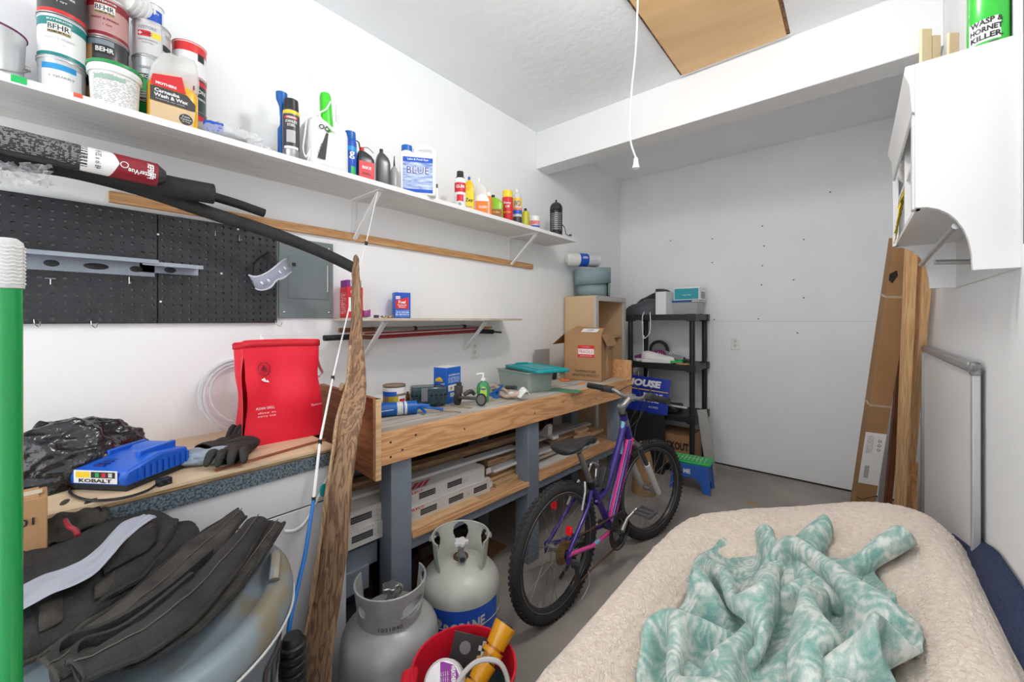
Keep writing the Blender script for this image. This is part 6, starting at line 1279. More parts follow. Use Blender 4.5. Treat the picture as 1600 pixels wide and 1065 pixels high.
# frame tubes
BBp = Vector((.435, 0, .232)); ST = Vector((.262, 0, .505)); RA = Vector((0, 0, WR))
tb_ = lambda a, b, r, n=14, r2=None: MB().cyl(a, b, r, r2, n)
fr0 = part('seat_tube', tb_(BBp, ST, .0175), m_pur, bike)
dt = part('down_tube', MB().tube([HB+Vector((.004, 0, .01)), HB.lerp(BBp, .5), BBp], [.024, .024, .022], 16), m_pnk, bike, label='pink down tube with dark lettering')
for s_ in (1, -1): part('tube_edge', MB().tube([HB.lerp(BBp, .03)+Vector((-.012, s_*.016, .012)), HB.lerp(BBp, .95)+Vector((-.010, s_*.015, .010))], .009, 8), m_pur, bike)
dd = (BBp-HB).normalized(); up_ = Vector((0, -1, 0)).cross(dd)
def Fdt(a, b, o=0): an = b/.0245; return HB.lerp(BBp, .5)+dd*-a+ (Vector((0, -1, 0))*math.cos(an)+Vector((-dd.z, 0, dd.x))*-math.sin(an)*-1)*(.0245+o)
txt(Fdt, 'SPECIALIZED', .02, .0, .020, mat('purple_ink', (.03, .015, .15), .4), bike, w=.26, bold=.03, shear=.2, off=.001)
part('top_tube', MB().tube(spline([HT+Vector((.015, 0, -.05)), Vector((.50, 0, .58)), Vector((.40, 0, .44)), Vector((.31, 0, .40)), BBp.lerp(ST, .62)], 6), .0165, 12), m_pur, bike)
part('gusset_tube', MB().tube([HT+Vector((.01, 0, -.02)), Vector((.555, 0, .66)), Vector((.545, 0, .58))], .012, 10), mat('frame_aqua', (.2, .45, .6), .3), bike)
part('head_tube', tb_(HT, HB, .021, 18), m_pur, bike, label='purple head tube'); part('head_cup', tb_(HT, HT-ax_*.012, .023, 18), m_black, bike); part('head_cup', tb_(HB, HB+ax_*.012, .024, 18), m_black, bike)
part('head_badge', MB().cyl(HT.lerp(HB, .2), HT.lerp(HB, .42), .0215, n=18), m_alu, bike)
for s_ in (-1, 1):
    part('chain_stay', MB().tube([BBp+Vector((-.03, s_*.03, .0)), Vector((.2, s_*.05, .245)), RA+Vector((0, s_*.058, 0))], .009, 10), m_pnk if s_ < 0 else m_pur, bike)
    part('seat_stay', MB().tube([ST+Vector((-.02, s_*.016, -.03)), Vector((.17, s_*.045, .43)), RA+Vector((0, s_*.058, 0))], .0085, 10), m_pur, bike)
    part('brake_arm', MB().tube([Vector((.13, s_*.04, .43)), Vector((.17, s_*.03, .50)), Vector((.19, s_*.015, .535))], .007, 8), m_alu, bike)
    part('reflector', MB().box((.005+.02*s_, s_*.055-.02, .435+.03*s_), (.012, .028, .034), (0, .3, 0)), mat('red_reflector', (.75, .01, .02), .15), bike, bevel=.003)
part('dropout', MB().box(RA+Vector((.004, -.06, -.01)), (.03, .006, .05)), m_pur, bike); part('dropout', MB().box(RA+Vector((.004, .06, -.01)), (.03, .006, .05)), m_pur, bike)
part('aqua_band', MB().cyl(Vector((.22, -.049, .245)), Vector((.26, -.045, .243)), .0096, n=12), mat('frame_aqua', (.2, .45, .6), .3), bike)
# seat
SP = ST+Vector((-.018, 0, .0)); part('seat_clamp', MB().cyl(ST-Vector((-.006, 0, .02)), ST+Vector((-.004, 0, .012)), .022, n=16), m_black, bike)
part('seat_post', tb_(ST, Vector((.165, 0, .675)), .0135), m_alu, bike)
sad = thing
prof_s = [(-.01, .066, .728), (.02, .074, .735), (.07, .070, .735), (.12, .045, .733), (.17, .026, .731), (.23, .019, .728), (.275, .013, .720)]
rows = []
for x, w_, z in prof_s:
    rows.append([(x+.03, w_*math.cos(a), z-.006+(.012*math.sin(a) if math.sin(a) > 0 else .030*math.sin(a))) for a in [2*PI*k/16 for k in range(17)]])
rows = [[(rows[0][0][0]-.012, 0, .725)]*17]+rows+[[(.312, 0, .712)]*17]
part('saddle', MB().grid(rows), mat('saddle_black', (.022, .022, .024), .5), bike, sub=1, ang=70)
txt(lambda a, b, o=0: Vector((.14+a, -.03+.05*a-b*.3, .732+o+b*.4)), 'SPECIALIZED', .02, .01, .012, mat('pink_ink', (.7, .35, .5), .5), bike, w=.15, off=.004)
part('saddle_rail', MB().tube([(.05, -.02, .71), (.1, -.02, .69), (.2, -.02, .69), (.27, -.01, .712)], .0035, 6).tube([(.05, .02, .71), (.1, .02, .69), (.2, .02, .69), (.27, .01, .712)], .0035, 6), m_steel, bike)
# drivetrain
def disc(c, r0, r1, w_, teeth, y, mm, nm, par=bike):
    pts = []
    for i in range(teeth*2): r = r1 if i % 2 else r1-.004; a = PI*i/teeth; pts.append((r*math.cos(a), r*math.sin(a)))
    M = Matrix.Translation((c.x, y, c.z)) @ Euler((PI/2, 0, 0)).to_matrix().to_4x4(); n = len(pts)
    inn = [(r0*math.cos(PI*i/teeth), r0*math.sin(PI*i/teeth)) for i in range(n)]
    vs = [M @ Vector((p[0], p[1], z)) for z in (-w_/2, w_/2) for p in pts+inn]; fs = []
    for i in range(n):
        j = (i+1) % n; fs += [(i, j, n+j, n+i), (2*n+i, 3*n+i, 3*n+j, 2*n+j), (i, 2*n+i, 2*n+j, j), (n+i, n+j, 3*n+j, 3*n+i)]
    return part(nm, MB().add(vs, fs), mm, par)
disc(BBp, .055, .085, .003, 42, -.052, m_black, 'chainring'); disc(BBp, .05, .066, .003, 32, -.045, m_alu, 'chainring')
part('chain_guard', MB().tube([(BBp.x+.091*math.cos(a*PI/20), -.058, BBp.z+.091*math.sin(a*PI/20)) for a in range(40)], .004, 6, closed=True), m_black, bike)
for i in range(4): a = i*PI/2+.4; part('spider_arm', MB().cyl((BBp.x, -.054, BBp.z), (BBp.x+.06*math.cos(a), -.053, BBp.z+.06*math.sin(a)), .007, n=8), m_charc, bike)
CE = BBp+Vector((.125, -.085, .075))
part('crank_arm', MB().tube([BBp+Vector((0, -.068, 0)), BBp.lerp(CE, .5)+Vector((0, -.02, 0)), CE], [.013, .010, .011], 10), m_alu, bike, label='bare aluminium crank arm')
CL = BBp+Vector((-.125, .085, -.075)); part('crank_arm', MB().tube([BBp+Vector((0, .06, 0)), CL], [.012, .010], 10), m_alu, bike)
part('bottom_bracket', MB().cyl(BBp+Vector((0, -.06, 0)), BBp+Vector((0, .06, 0)), .019, n=18), m_charc, bike)
def pedal(c, s_):
    o = part('pedal', MB().box(c+Vector((0, s_*.05, 0)), (.02, .085, .018)).box(c+Vector((.042, s_*.05, 0)), (.010, .085, .018)).box(c+Vector((-.042, s_*.05, 0)), (.010, .085, .018)).box(c+Vector((0, s_*.012, 0)), (.09, .01, .018)).box(c+Vector((0, s_*.09, 0)), (.09, .01, .018)), mat('pedal_grey', (.10, .10, .105), .5), bike, bevel=.002); return o
pedal(CE, -1); pedal(CL, 1)
for k in range(6): disc(RA, .02, .030+.0045*k, .002, 13+2*k, -.028-.004*(6-k), mat('cassette_brass', (.32, .2, .09), .5, .7), 'sprocket')
JY = -.046; ct = lambda c, r, a: Vector((c.x+r*math.cos(a), JY, c.z+r*math.sin(a)))
DJ1 = Vector((.065, JY, .215)); DJ2 = Vector((.085, JY, .135))
cpath = [ct(RA, .045, PI*.55), ct(BBp, .080, PI*.5), ct(BBp, .083, PI*.2), ct(BBp, .084, -.1), ct(BBp, .084, -PI*.3), ct(BBp, .084, -PI*.55), Vector((.2, JY, .135)), DJ2+Vector((.0, 0, -.02)), DJ2+Vector((-.02, 0, 0)), DJ1+Vector((.018, 0, .0)), ct(RA, .045, 0), ]
part('chain', MB().tube(cpath, .0036, 6), m_chain, bike)
part('derailleur', MB().cyl(DJ1+Vector((0, -.006, 0)), DJ1+Vector((0, .006, 0)), .017, n=16).cyl(DJ2+Vector((0, -.006, 0)), DJ2+Vector((0, .006, 0)), .017, n=16).tube([DJ1+Vector((0, -.009, 0)), DJ2+Vector((0, -.009, 0))], .010, 8, flat=.4).tube([RA+Vector((.01, -.065, -.03)), Vector((.05, -.075, .24)), DJ1+Vector((0, -.012, 0))], .012, 8), m_charc, bike)
# fork, stem, bar (turned with the steering)
def sv(x, y, z): # point in straight-ahead steering frame -> turned about the head axis
    p = Vector((x, y, z)); return (Matrix.Translation(HB) @ Matrix.Rotation(-STE*-1, 4, Vector((0, 0, 1))) @ Matrix.Translation(-HB)) @ p
FA = Vector((WB, 0, WR)); rot2 = Matrix.Rotation(STE, 4, 'Z')
def fk(y, z, t): # t along the leg 0 = crown 1 = axle
    top = HB+Vector((.02, 0, -.03)); side = rot2 @ Vector((0, 1, 0)); return top.lerp(FA, t)+side*y+Vector((0, 0, z))
part('fork_crown', MB().tube([fk(-.062, 0, .02), fk(0, .015, 0), fk(.062, 0, .02)], [.017, .022, .017], 12), m_charc, bike)
for s_ in (-1, 1):
    part('fork_stanchion', MB().cyl(fk(s_*.060, 0, .02), fk(s_*.060, 0, .42), .0125, n=14), m_charc, bike)
    part('fork_leg', MB().cyl(fk(s_*.060, 0, .36), fk(s_*.060, 0, 1.0), .0185, .016, 16), mat('fork_white', (.66, .66, .64), .35), bike, label='white lower fork leg')
    part('front_brake', MB().tube([fk(s_*.05, .0, .40)+Vector((-.02, 0, 0)), fk(s_*.045, .03, .15)+Vector((-.03, 0, 0)), fk(s_*.01, .04, .02)+Vector((-.03, 0, 0))], .007, 8), m_alu, bike)
bx_ = rot2 @ Vector((1, 0, 0)); by_ = rot2 @ Vector((0, 1, 0))
SC0 = HT-ax_*.035; BC = SC0+bx_*.07+Vector((0, 0, .055))
part('steerer', MB().cyl(HT, SC0, .0165, n=16).cyl(SC0, SC0-ax_*.02, .020, n=16), m_alu, bike)
part('stem', MB().tube([SC0-ax_*.002, BC], [.018, .016], 12).cyl(BC-by_*.022, BC+by_*.022, .020, n=16), m_alu, bike)
def hbp(y, dx, dz): return BC+by_*y+bx_*dx+Vector((0, 0, dz))
part('handlebar', MB().tube(spline([hbp(-.27, -.05, .03), hbp(-.12, -.01, .022), hbp(-.06, 0, 0), hbp(.06, 0, 0), hbp(.12, -.01, .022), hbp(.27, -.05, .03)], 5), .0115, 12), m_alu, bike)
for s_ in (-1, 1):
    part('grip', MB().tube([hbp(s_*.17, -.025, .026), hbp(s_*.28, -.053, .030)], .0165, 14), m_blackr, bike)
    part('shifter', MB().tube([hbp(s_*.125, -.012, .022), hbp(s_*.17, -.022, .026)], .021, 14), m_charc, bike)
    part('brake_lever', MB().tube(spline([hbp(s_*.12, .0, .01), hbp(s_*.13, .035, .0), hbp(s_*.19, .035, -.004), hbp(s_*.25, .02, -.006)], 4), .0055, 8, flat=.6), m_charc if s_ > 0 else m_alu, bike)
    part('brake_cable', MB().tube(spline([hbp(s_*.11, .02, .012), hbp(s_*.06, .09, .05), hbp(s_*.02, .10, -.02), HB+Vector((.05, s_*.02, .08)), HB+Vector((.03, s_*.01, -.02))], 6), .0024, 6), m_black, bike)
part('gear_cable', MB().tube(spline([hbp(-.13, .01, .0), hbp(-.07, .10, .02), hbp(.0, .07, -.12), HB+Vector((-.03, .01, .02)), HB.lerp(BBp, .5)+Vector((0, .03, 0))], 6), .0022, 6), m_black, bike)
# bottle cage / lock on the seat tube side
bl_ = part('lock_bracket', MB().box(Vector((.375, .0, .50)), (.05, .035, .10), (0, .45, 0)), m_charc, bike, bevel=.004)
part('lock_shackle', MB().tube(spline([(.36, .02, .56), (.30, .02, .585), (.27, .02, .53), (.30, .02, .46), (.345, .02, .46)], 5), .006, 8).tube([(.345, -.0, .55), (.31, .0, .56), (.30, .0, .49), (.34, 0, .48)], .004, 6), m_chrome, bike)
part('kickstand', MB().tube([(.34, .05, .225), (.20, .14, .01)], .008, 8), m_charc, bike)
part('stray_wire', MB().tube(spline([(.10, -.06, .05), (.13, -.08, .12), (.09, -.10, .20)], 5), .0012, 4), m_wink, bike)
# ================================================================ black plastic shelving by the back wall
SX0, SX1, SY0, SY1 = -1.60, -1.0, 3.50, 3.92
sh = thing('plastic_shelving', 'black plastic four-tier shelving unit against the back wall', 'shelving', (SX0, SY0, 0))
sw, sd_ = SX1-SX0, SY1-SY0
for z in (.05, .48, .91, 1.335):
    tmb = MB().bb((0, 0, z-.045), (sw, .02, z+.004)).bb((0, sd_-.02, z-.045), (sw, sd_, z+.004)).bb((0, .02, z-.045), (.02, sd_-.02, z+.004)).bb((sw-.02, .02, z-.045), (sw, sd_-.02, z+.004)).bb((.02, .02, z-.02), (sw-.02, sd_-.02, z))
    tr_ = part('tier', tmb, m_black, sh, bevel=.003)
    for x in (.03, sw-.03):
        for y in (.03, sd_-.03): part('corner_socket', MB().bb((x-.036, y-.036, z-.055), (x+.036, y+.036, z+.008)), m_black, tr_, bevel=.005)
for x in (.03, sw-.03):
    for y in (.03, sd_-.03): part('post', MB().cyl((x, y, 0), (x, y, 1.335), .022, n=18), m_black, sh)
Z1, Z2, Z3, Z0 = 1.3395, .9145, .4845, .0545
def at_s(px, py, y): return at_y(px, py, y)
# top tier
def bagpack(label, c, sx, sy, sz, seed, m, rz=0, cat='bag', name='duffel_bag', extra=None):
    t = thing(name, label, cat, c, rz)
    def f(u, v, k, l):
        th = 2*PI*u; ph = PI/2*min(.999, v); r = math.cos(ph)**.6
        kk = (0 < u < 1)*1.0; return (sx*r*math.cos(th)*(1+k*kk*3), sy*r*math.sin(th)*(1+l*kk*3), sz*math.sin(ph)**.8*(1+.2*math.cos(th)+l*kk*3))
    part('bag_body', MB().grid(crumple(48, 16, f, .05, 1.5, seed)), m, t, ang=180)
    return t
m_nyl = mat('black_nylon', (.022, .022, .026), .45, bump=.3, bs=60); m_nylg = mat('charcoal_nylon', (.06, .065, .075), .5, bump=.3, bs=60)
b1 = bagpack('charcoal backpack with white and grey trim lying on the front of the top tier', (-1.475, 3.60, Z1), .17, .10, .12, 31, m_nylg, .1, 'backpack', 'backpack')
part('strap', MB().tube(spline([(-.12, -.05, .05), (-.04, -.088, .045), (.05, -.08, .03), (.12, -.05, .03)], 5), .010, 6, flat=.3), m_nyl, b1)
part('trim', MB().tube(spline([(-.12, -.03, .075), (-.02, -.06, .08), (.08, -.06, .055), (.14, -.02, .03)], 5), .006, 6), m_lgrey, b1)
part('pocket', MB().sphere((.07, -.03, .055), .05, 16, 10, (1, .6, .5)), mat('pale_grey_pocket', (.4, .42, .43), .6), b1)
b2 = bagpack('black nylon bag heaped behind the charcoal backpack on the top tier', (-1.44, 3.79, Z1), .21, .11, .20, 35, m_nyl, -.1)
part('strap', MB().tube(spline([(-.16, -.04, .08), (-.05, -.05, .155), (.08, -.08, .10), (.16, -.04, .06)], 5), .010, 6, flat=.3), mat('black_web', (.03, .03, .03), .7), b2)
rope_ = thing('knotted_rope', 'white rope hanging in a knotted loop from the backpack on the shelving', 'rope', (-1.40, 3.485, Z1))
part('loop', MB().tube(spline([(-.03, .03, .03), (-.035, -.008, -.02), (-.033, -.01, -.12), (-.028, -.01, -.2), (.0, -.012, -.20), (.032, -.01, -.15), (.038, -.01, -.06), (.03, .0, .01), (.02, .03, .02)], 6), .0042, 7), m_whitep, rope_)
part('tail', MB().tube(spline([(-.030, -.01, -.19), (-.026, -.012, -.3), (-.028, -.012, -.38)], 5), .0042, 7).sphere((-.028, -.01, -.195), .013, 10, 8), m_whitep, rope_)
p = at_s(1041, 470, 3.62)
solo('white_box', 'white upright box left of the teal drawer on the shelving', 'box', MB().bb((-.05, -.1, 0), (.045, .1, .20)), m_wink, (p.x-.005, 3.63, Z1), -.1, bevel=.002)
cb2 = thing('clear_bin', 'small clear plastic bin with blue lid on the top tier', 'bin', (-1.12, 3.74, Z1))
part('bin_body', tub(-.13, .10, -.09, .09, .105, .002, .006), mat('clear_bin_side', (.6, .6, .6), .2, alpha=.55), cb2, bevel=.003)
part('lid', MB().bb((-.14, -.1, .1105), (.05, .1, .124)), m_bluep, cb2, bevel=.004); part('lid', MB().bb((.052, -.1, .1105), (.115, .1, .120)), m_whitep, cb2, bevel=.003)
tb2 = thing('teal_drawer_box', 'white box with teal drawer front stacked on the blue-lidded bin', 'box', (-1.10, 3.72, Z1+.1245))
part('carton', MB().bb((-.115, -.09, 0), (.10, .11, .11)), m_wink, tb2, bevel=.002)
part('drawer_front', MB().bb((-.107, -.093, .008), (.092, -.09, .10)), mat('teal_card', (.02, .32, .38), .5), tb2); txt(flat((-.005, -.0935, .045), (1, 0, 0), (0, 0, 1)), 'classic tiles', 0, 0, .012, m_wink, tb2, w=.07)
patch(flat((.1005, .01, .042), (0, 1, 0), (0, 0, 1)), -.06, -.03, .06, .03, fineprint('grey_fine', (.5, .5, .5), (.1, .1, .1), 100, .4), tb2)
# second tier: shoes, wheel, cables
p = at_s(1000, 555, 3.7)
tw = thing('stroller_tyre', 'black rubber wheel standing at the left of the second tier', 'tyre', (-1.40, 3.78, Z2+.095))
part('tyre', MB().tube([(.078*math.cos(a*PI/16), .0, .078*math.sin(a*PI/16)) for a in range(32)], .0165, 10, closed=True), m_blackr, tw); part('disc', MB().cyl((0, -.008, 0), (0, .008, 0), .066, n=28), mat('grey_disc2', (.2, .2, .2), .5), tw)
def shoe(label, loc, rz, m, m2):
    t = thing('shoe', label, 'shoe', loc, rz); t.scale = (1.05, 1.1, 1.35); rows = []
    for x, w_, h_ in ((-.13, .02, .055), (-.11, .036, .075), (-.06, .036, .075), (0, .036, .055), (.05, .043, .042), (.10, .040, .035), (.13, .018, .025)):
        rows.append([(x, w_*math.cos(a), .018+max(-.004, h_*math.sin(a))*.8) for a in [2*PI*k/14 for k in range(15)]])
    part('upper', MB().grid(rows), m, t, sub=1, ang=180)
    part('sole', MB().prism([(-.135, -.025), (-.12, -.038), (0, -.034), (.07, -.045), (.12, -.035), (.142, 0), (.12, .035), (.07, .045), (0, .034), (-.12, .038), (-.135, .025)], 0, .02), m2, t, bevel=.004)
    for k in range(4): part('lace', MB().tube([(.0+k*.018, -.026, .05-k*.004), (.004+k*.018, 0, .068-k*.006), (.0+k*.018, .026, .05-k*.004)], .003, 5), m_wink, t)
shoe('purple trainer with white sole on the second tier', (-1.43, 3.64, Z2), -2.6, mat('purple_shoe', (.22, .03, .16), .6), m_wink)
shoe('white trainer lying before the purple one on the second tier', (-1.33, 3.56, Z2), .25, m_whitep, m_wink)
shoe('grey trainer in the middle of the second tier', (-1.27, 3.72, Z2), -.3, mat('grey_shoe', (.3, .3, .31), .7), m_charc)
solo('coiled_wire', 'loose coil of green-black wire on the right of the second tier', 'wire', MB().tube([((.05+.01*math.sin(a*.37))*math.cos(a*.5), (.06)*math.sin(a*.5), .004+.028*abs(math.sin(a*.19))) for a in range(70)], .0022, 5), mat('green_black_wire', (.05, .08, .05), .5), (-1.13, 3.66, Z2))
solo('green_clip', 'green plastic clamp among the wire on the second tier', 'clamp', MB().box((0, 0, .015), (.10, .03, .02)).box((.02, .02, .02), (.05, .02, .03), .6), m_green, (-1.17, 3.57, Z2), .3, bevel=.003)
solo('wood_sticks', 'flat orange-brown wooden pieces at the front of the second tier', 'wood piece', MB().box((0, 0, .005), (.14, .03, .010)), m_fir, (-1.09, 3.535, Z2), -.15)
# third tier: tools and pale panel
solo('black_case', 'black flat tool case lying on the third tier', 'case', MB().bb((-.2, -.12, 0), (.12, .12, .05)), m_black, (-1.30, 3.68, Z3), .05, bevel=.01)
solo('white_bar', 'white plastic bar lying on the black case on the third tier', 'bar', MB().bb((-.10, -.012, 0), (.10, .012, .012)), m_whitep, (-1.19, 3.60, Z3+.0505), -.1)
# pale boards standing behind the tiers
solo('white_backing_board', 'white board standing behind the shelving between two lower tiers', 'board', MB().bb((-.25, 0, 0), (.25, .006, .26)), m_wink, (-1.28, 3.935, .55))
# blue sign
p = at_y(1000, 622, 3.43)
sg = thing('estate_sign', 'blue sign reading OUSE leaning on the shelving behind the handlebar', 'sign', (-1.36, 3.385, .50), .10)
sg.rotation_euler = (-.12, 0.06, .12)
part('sign_board', MB().bb((-.22, 0, .0), (.17, .012, .30)), mat('sign_blue', (.008, .03, .36), .3), sg, bevel=.002)
F = flat((-.02, -.0006, .15), (1, 0, 0), (0, 0, 1)); txt(F, 'HOUSE', -.03, .095, .062, m_wink, sg, w=.30, bold=.06, shear=.15)
patch(F, -.2, .035, .18, .042, m_yel, sg); txt(F, 'BUY THE', .06, .0, .03, m_wink, sg, w=.16, bold=.03); txt(F, 'ANYTHING', .03, -.05, .026, m_wink, sg, w=.16, bold=.03); txt(F, 'ACRES', .07, -.10, .016, m_wink, sg, w=.08)
part('wire_stake', MB().tube([(-.10, .006, .3), (-.10, .006, .345)], .003, 5), m_steel, sg); part('wire_stake', MB().tube([(-.02, .006, .3), (-.02, .006, .35)], .003, 5), m_steel, sg)
solo('sign_stand', 'dark plastic crate holding up the blue sign before the shelving', 'crate', MB().bb((-.18, -.04, 0), (.16, .04, .495)), m_black, (-1.38, 3.40, 0), .1)
# box in the bottom tier
lb = thing('cardboard_box', 'brown carton printed with large dark letters under the shelving', 'box', (-1.17, 3.70, Z0), 0)
part('carton', MB().bb((-.17, -.16, 0), (.12, .16, .25)), m_card2, lb, bevel=.003)
txt(flat((-.02, -.1606, .16), (1, 0, 0), (0, 0, 1)), 'LOCKOUT', 0, 0, .07, m_ink, lb, w=.26, bold=.05)
part('tape', MB().bb((-.17, -.012, .25), (.12, .012, .2512)), mat('box_tape', (.45, .28, .15), .2), lb)
# grey leaning board
a = at_z(1110, 740, 0); b = at_t(1098, 637, a.y/ray(1110, 740).y*1.0)
lbd = solo('leaning_board', 'narrow pale grey board leaning against the right side of the shelving', 'board', MB().box((0, 0, .27), (.075, .012, .54)), mat('pale_grey_board', (.42, .41, .39), .7, var=.1, vs=8), (a.x+.02, a.y-.04, 0.006), rot=(0, -.14, .15), bevel=.001)
# step stool
st_ = thing('step_stool', 'small blue folding step stool with a bright green top on the floor', 'step stool', (-.955, 3.27, 0), .10)
m_stb = mat('stool_blue', (.03, .12, .48), .4); m_stg = mat('stool_green', (.02, .45, .10), .4)
part('top', MB().bb((-.14, -.09, .205), (.14, .09, .225)), m_stg, st_, bevel=.006)
for i in range(8):
    for j in range(4): part('grip_dot', MB().lathe([(.006, 0), (.004, .002), (.0001, .002)], 8, (-.10+i*.028, -.055+j*.036, .225)), m_wink, st_)
txt(flat((0, 0, .2258), (1, 0, 0), (0, 1, 0)), 'E-Z FOLDZ', 0, 0, .025, m_wink, st_, w=.14)
def legpanel(y):
    return MB().prism([(-.145, 0), (-.09, 0), (-.075, .06), (-.05, .095), (0, .11), (.05, .095), (.075, .06), (.09, 0), (.145, 0), (.125, .205), (-.125, .205)], -.005, .005, Matrix.Translation((0, y, 0)) @ Matrix(((1, 0, 0, 0), (0, 0, 1, 0), (0, 1, 0, 0), (0, 0, 0, 1))))
part('leg_panel', legpanel(-.085), m_stb, st_, bevel=.002); part('leg_panel', legpanel(.085), m_stb, st_, bevel=.002)
for s_ in (-1, 1): part('side_panel', MB().prism([(-.085, .205), (-.09, 0), (-.05, 0), (-.035, .06), (0, .08), (.035, .06), (.05, 0), (.09, 0), (.085, .205)], -.005, .005, Matrix.Translation((s_*.130, 0, 0)) @ Euler((0, -s_*.07, 0)).to_matrix().to_4x4() @ Matrix(((0, 0, 1, 0), (1, 0, 0, 0), (0, 1, 0, 0), (0, 0, 0, 1)))), m_stb, st_, bevel=.002)
txt(flat((-.02, -.0912, .15), (1, 0, 0), (0, 0, 1)), 'ME', 0, 0, .035, m_wink, st_, w=.05, bold=.04)
# orange leaf-like scrap on floor
p = at_z(1175, 786, 0); solo('orange_scrap', 'small orange scrap lying on the concrete near the back wall', 'scrap', MB().box((0, 0, .002), (.06, .022, .003)), mat('orange_scrap', (.6, .25, .06), .7), p, -.2)
# brown sacking behind the bike fork (paper sack of clay)
sk = thing('paper_sack', 'brown crumpled paper sack slumped behind the bicycle fork', 'sack', (-1.20, 2.93, 0))
part('sack_body', MB().grid(crumple(40, 18, lambda u, v, k, l: ((.085*math.cos(v*1.2))*math.cos(2*PI*u)*(1+k*2*(0 < u < 1)), .075*math.cos(v*1.2)*math.sin(2*PI*u)*(1+l*2*(0 < u < 1)), .38*v), .06, 1.6, 41)).cyl((0, 0, .375), (0, 0, .38), .03), mat('sack_paper', (.36, .2, .08), .8, bump=.5, bs=20), sk, ang=180)
# ================================================================ long carton and lumber leaning in the right corner
def leaner(name, label, cat, m, px0, py0, x0_t, px1, py1, t1, w_, d_, yaw=0, bevel=.001, group=None, top=1.0, build=None):
    """prism whose axis runs from the floor point below (px0,py0,t0) to (px1,py1,t1)"""
    a = at_t(px0, py0, x0_t); b = at_t(px1, py1, t1); d = b-a
    a = a-d*(a.z/d.z); d = b-a; Ln = d.length*top; q = d.to_track_quat('Z', 'Y').to_matrix(); zz = d.normalized()
    xx = Vector((math.cos(yaw), math.sin(yaw), 0)); xx = (xx-zz*xx.dot(zz)).normalized(); yy = zz.cross(xx)
    R = Matrix((xx, yy, zz)).transposed()
    lift = max(abs(xx.z)*w_/2, 0)+abs(yy.z)*d_/2+.001
    loc = a+Vector((0, 0, lift))
    return loc, R, Ln
# carton
loc, R, Ln = leaner('', '', '', None, 1343, 815, 2.50, 1407, 405, 2.12, .085, .06, .25)
lc = thing('long_carton', 'long narrow cardboard carton with white label leaning in the right corner', 'carton', loc, rot=R.to_euler())
L2 = Ln*1.06
part('carton', MB().bb((-.047, -.04, 0), (.047, .04, L2)), m_card2, lc, bevel=.002)
zl = lambda py: (815-py)/(815-405)*Ln
patch(flat((0, -.0406, 0), (1, 0, 0), (0, 0, 1)), -.047, zl(735), .047, zl(652), m_wink, lc, nu=2)
patch(flat((.0476, 0, 0), (0, 1, 0), (0, 0, 1)), -.04, zl(735), .04, zl(652), m_wink, lc, nu=2)
F = flat((0, -.041, 0), (1, 0, 0), (0, 0, 1))
patch(F, -.028, zl(725), -.006, zl(705), fineprint('barcode2', (.8, .8, .8), (.02, .02, .02), 300, .2), lc, nu=2, off=.001); patch(F, -.035, zl(685), -.005, zl(657), m_print, lc, nu=2, off=.0008)
for k, py in enumerate((664, 671, 678)): part('symbol', MB().tube([F(.022+.007*math.cos(a*PI/5), zl(py)+.007*math.sin(a*PI/5), .001) for a in range(10)], .0013, 4, closed=True), m_ink, lc)
for py in (457, 612): part('tape_band', MB().bb((-.0476, -.0406, zl(py)), (.0476, .0406, zl(py)+.012)), mat('clear_tape', (.5, .4, .3), .15), lc)
part('torn_edge', MB().add([(-.0475, -.0412, zl(430)+.02), (-.02, -.0412, zl(430)+.04), (-.012, -.0412, zl(430)+.012), (-.03, -.0412, zl(430)-.03), (-.047, -.0412, zl(430)-.012)], [(0, 1, 2, 3, 4)]), m_ink, lc)
part('crease', MB().tube([F(-.047, zl(758), 0), F(-.02, zl(762), .001), F(.047, zl(752), 0)], .0022, 5), m_ink, lc)
def lumber(name, label, m, p0, t0, p1, t1, w_, d_, yaw, top=1.0, cat='lumber'):
    loc, R, Ln = leaner('', '', '', m, *p0, t0, *p1, t1, w_, d_, yaw)
    return solo(name, label, cat, MB().bb((-w_/2, -d_/2, 0), (w_/2, d_/2, Ln*top)), m, loc, rot=R.to_euler(), bevel=.0015)
lumber('pine_stud', 'pale pine stud leaning right of the long carton', m_firz, (1405, 812), 2.28, (1423, 408), 1.90, .038, .036, .3, 1.08)
lumber('pine_stud', 'second pine stud close behind the front one, narrowing below', m_firz, (1420, 800), 2.40, (1436, 408), 1.97, .028, .036, .3, 1.08)
lumber('pine_stud', 'rightmost warped pine stud against the right wall', m_firz, (1417, 800), 2.45, (1449, 425), 1.86, .03, .03, .3, 1.05)
lumber('rusty_pipe', 'reddish brown wooden pole between the long carton and the studs', wood('red_pole', (.26, .09, .04), (.15, .05, .02), 'Z', 12), (1385, 810), 2.50, (1408, 560), 2.35, .032, .028, .3, 1.5)
lumber('short_offcut', 'short pine offcut standing at the foot of the studs', m_firz, (1419, 806), 2.30, (1423, 742), 2.30, .025, .02, .3)
lumber('short_offcut', 'thin darker offcut standing rightmost at the foot of the studs', m_fir, (1428, 806), 2.26, (1430, 722), 2.26, .018, .022, .3)
lumber('white_strip_board', 'narrow white board standing between the carton and the brown pole', mat('dull_white_board', (.55, .55, .55), .6), (1378, 790), 2.62, (1400, 600), 2.60, .05, .012, .3)
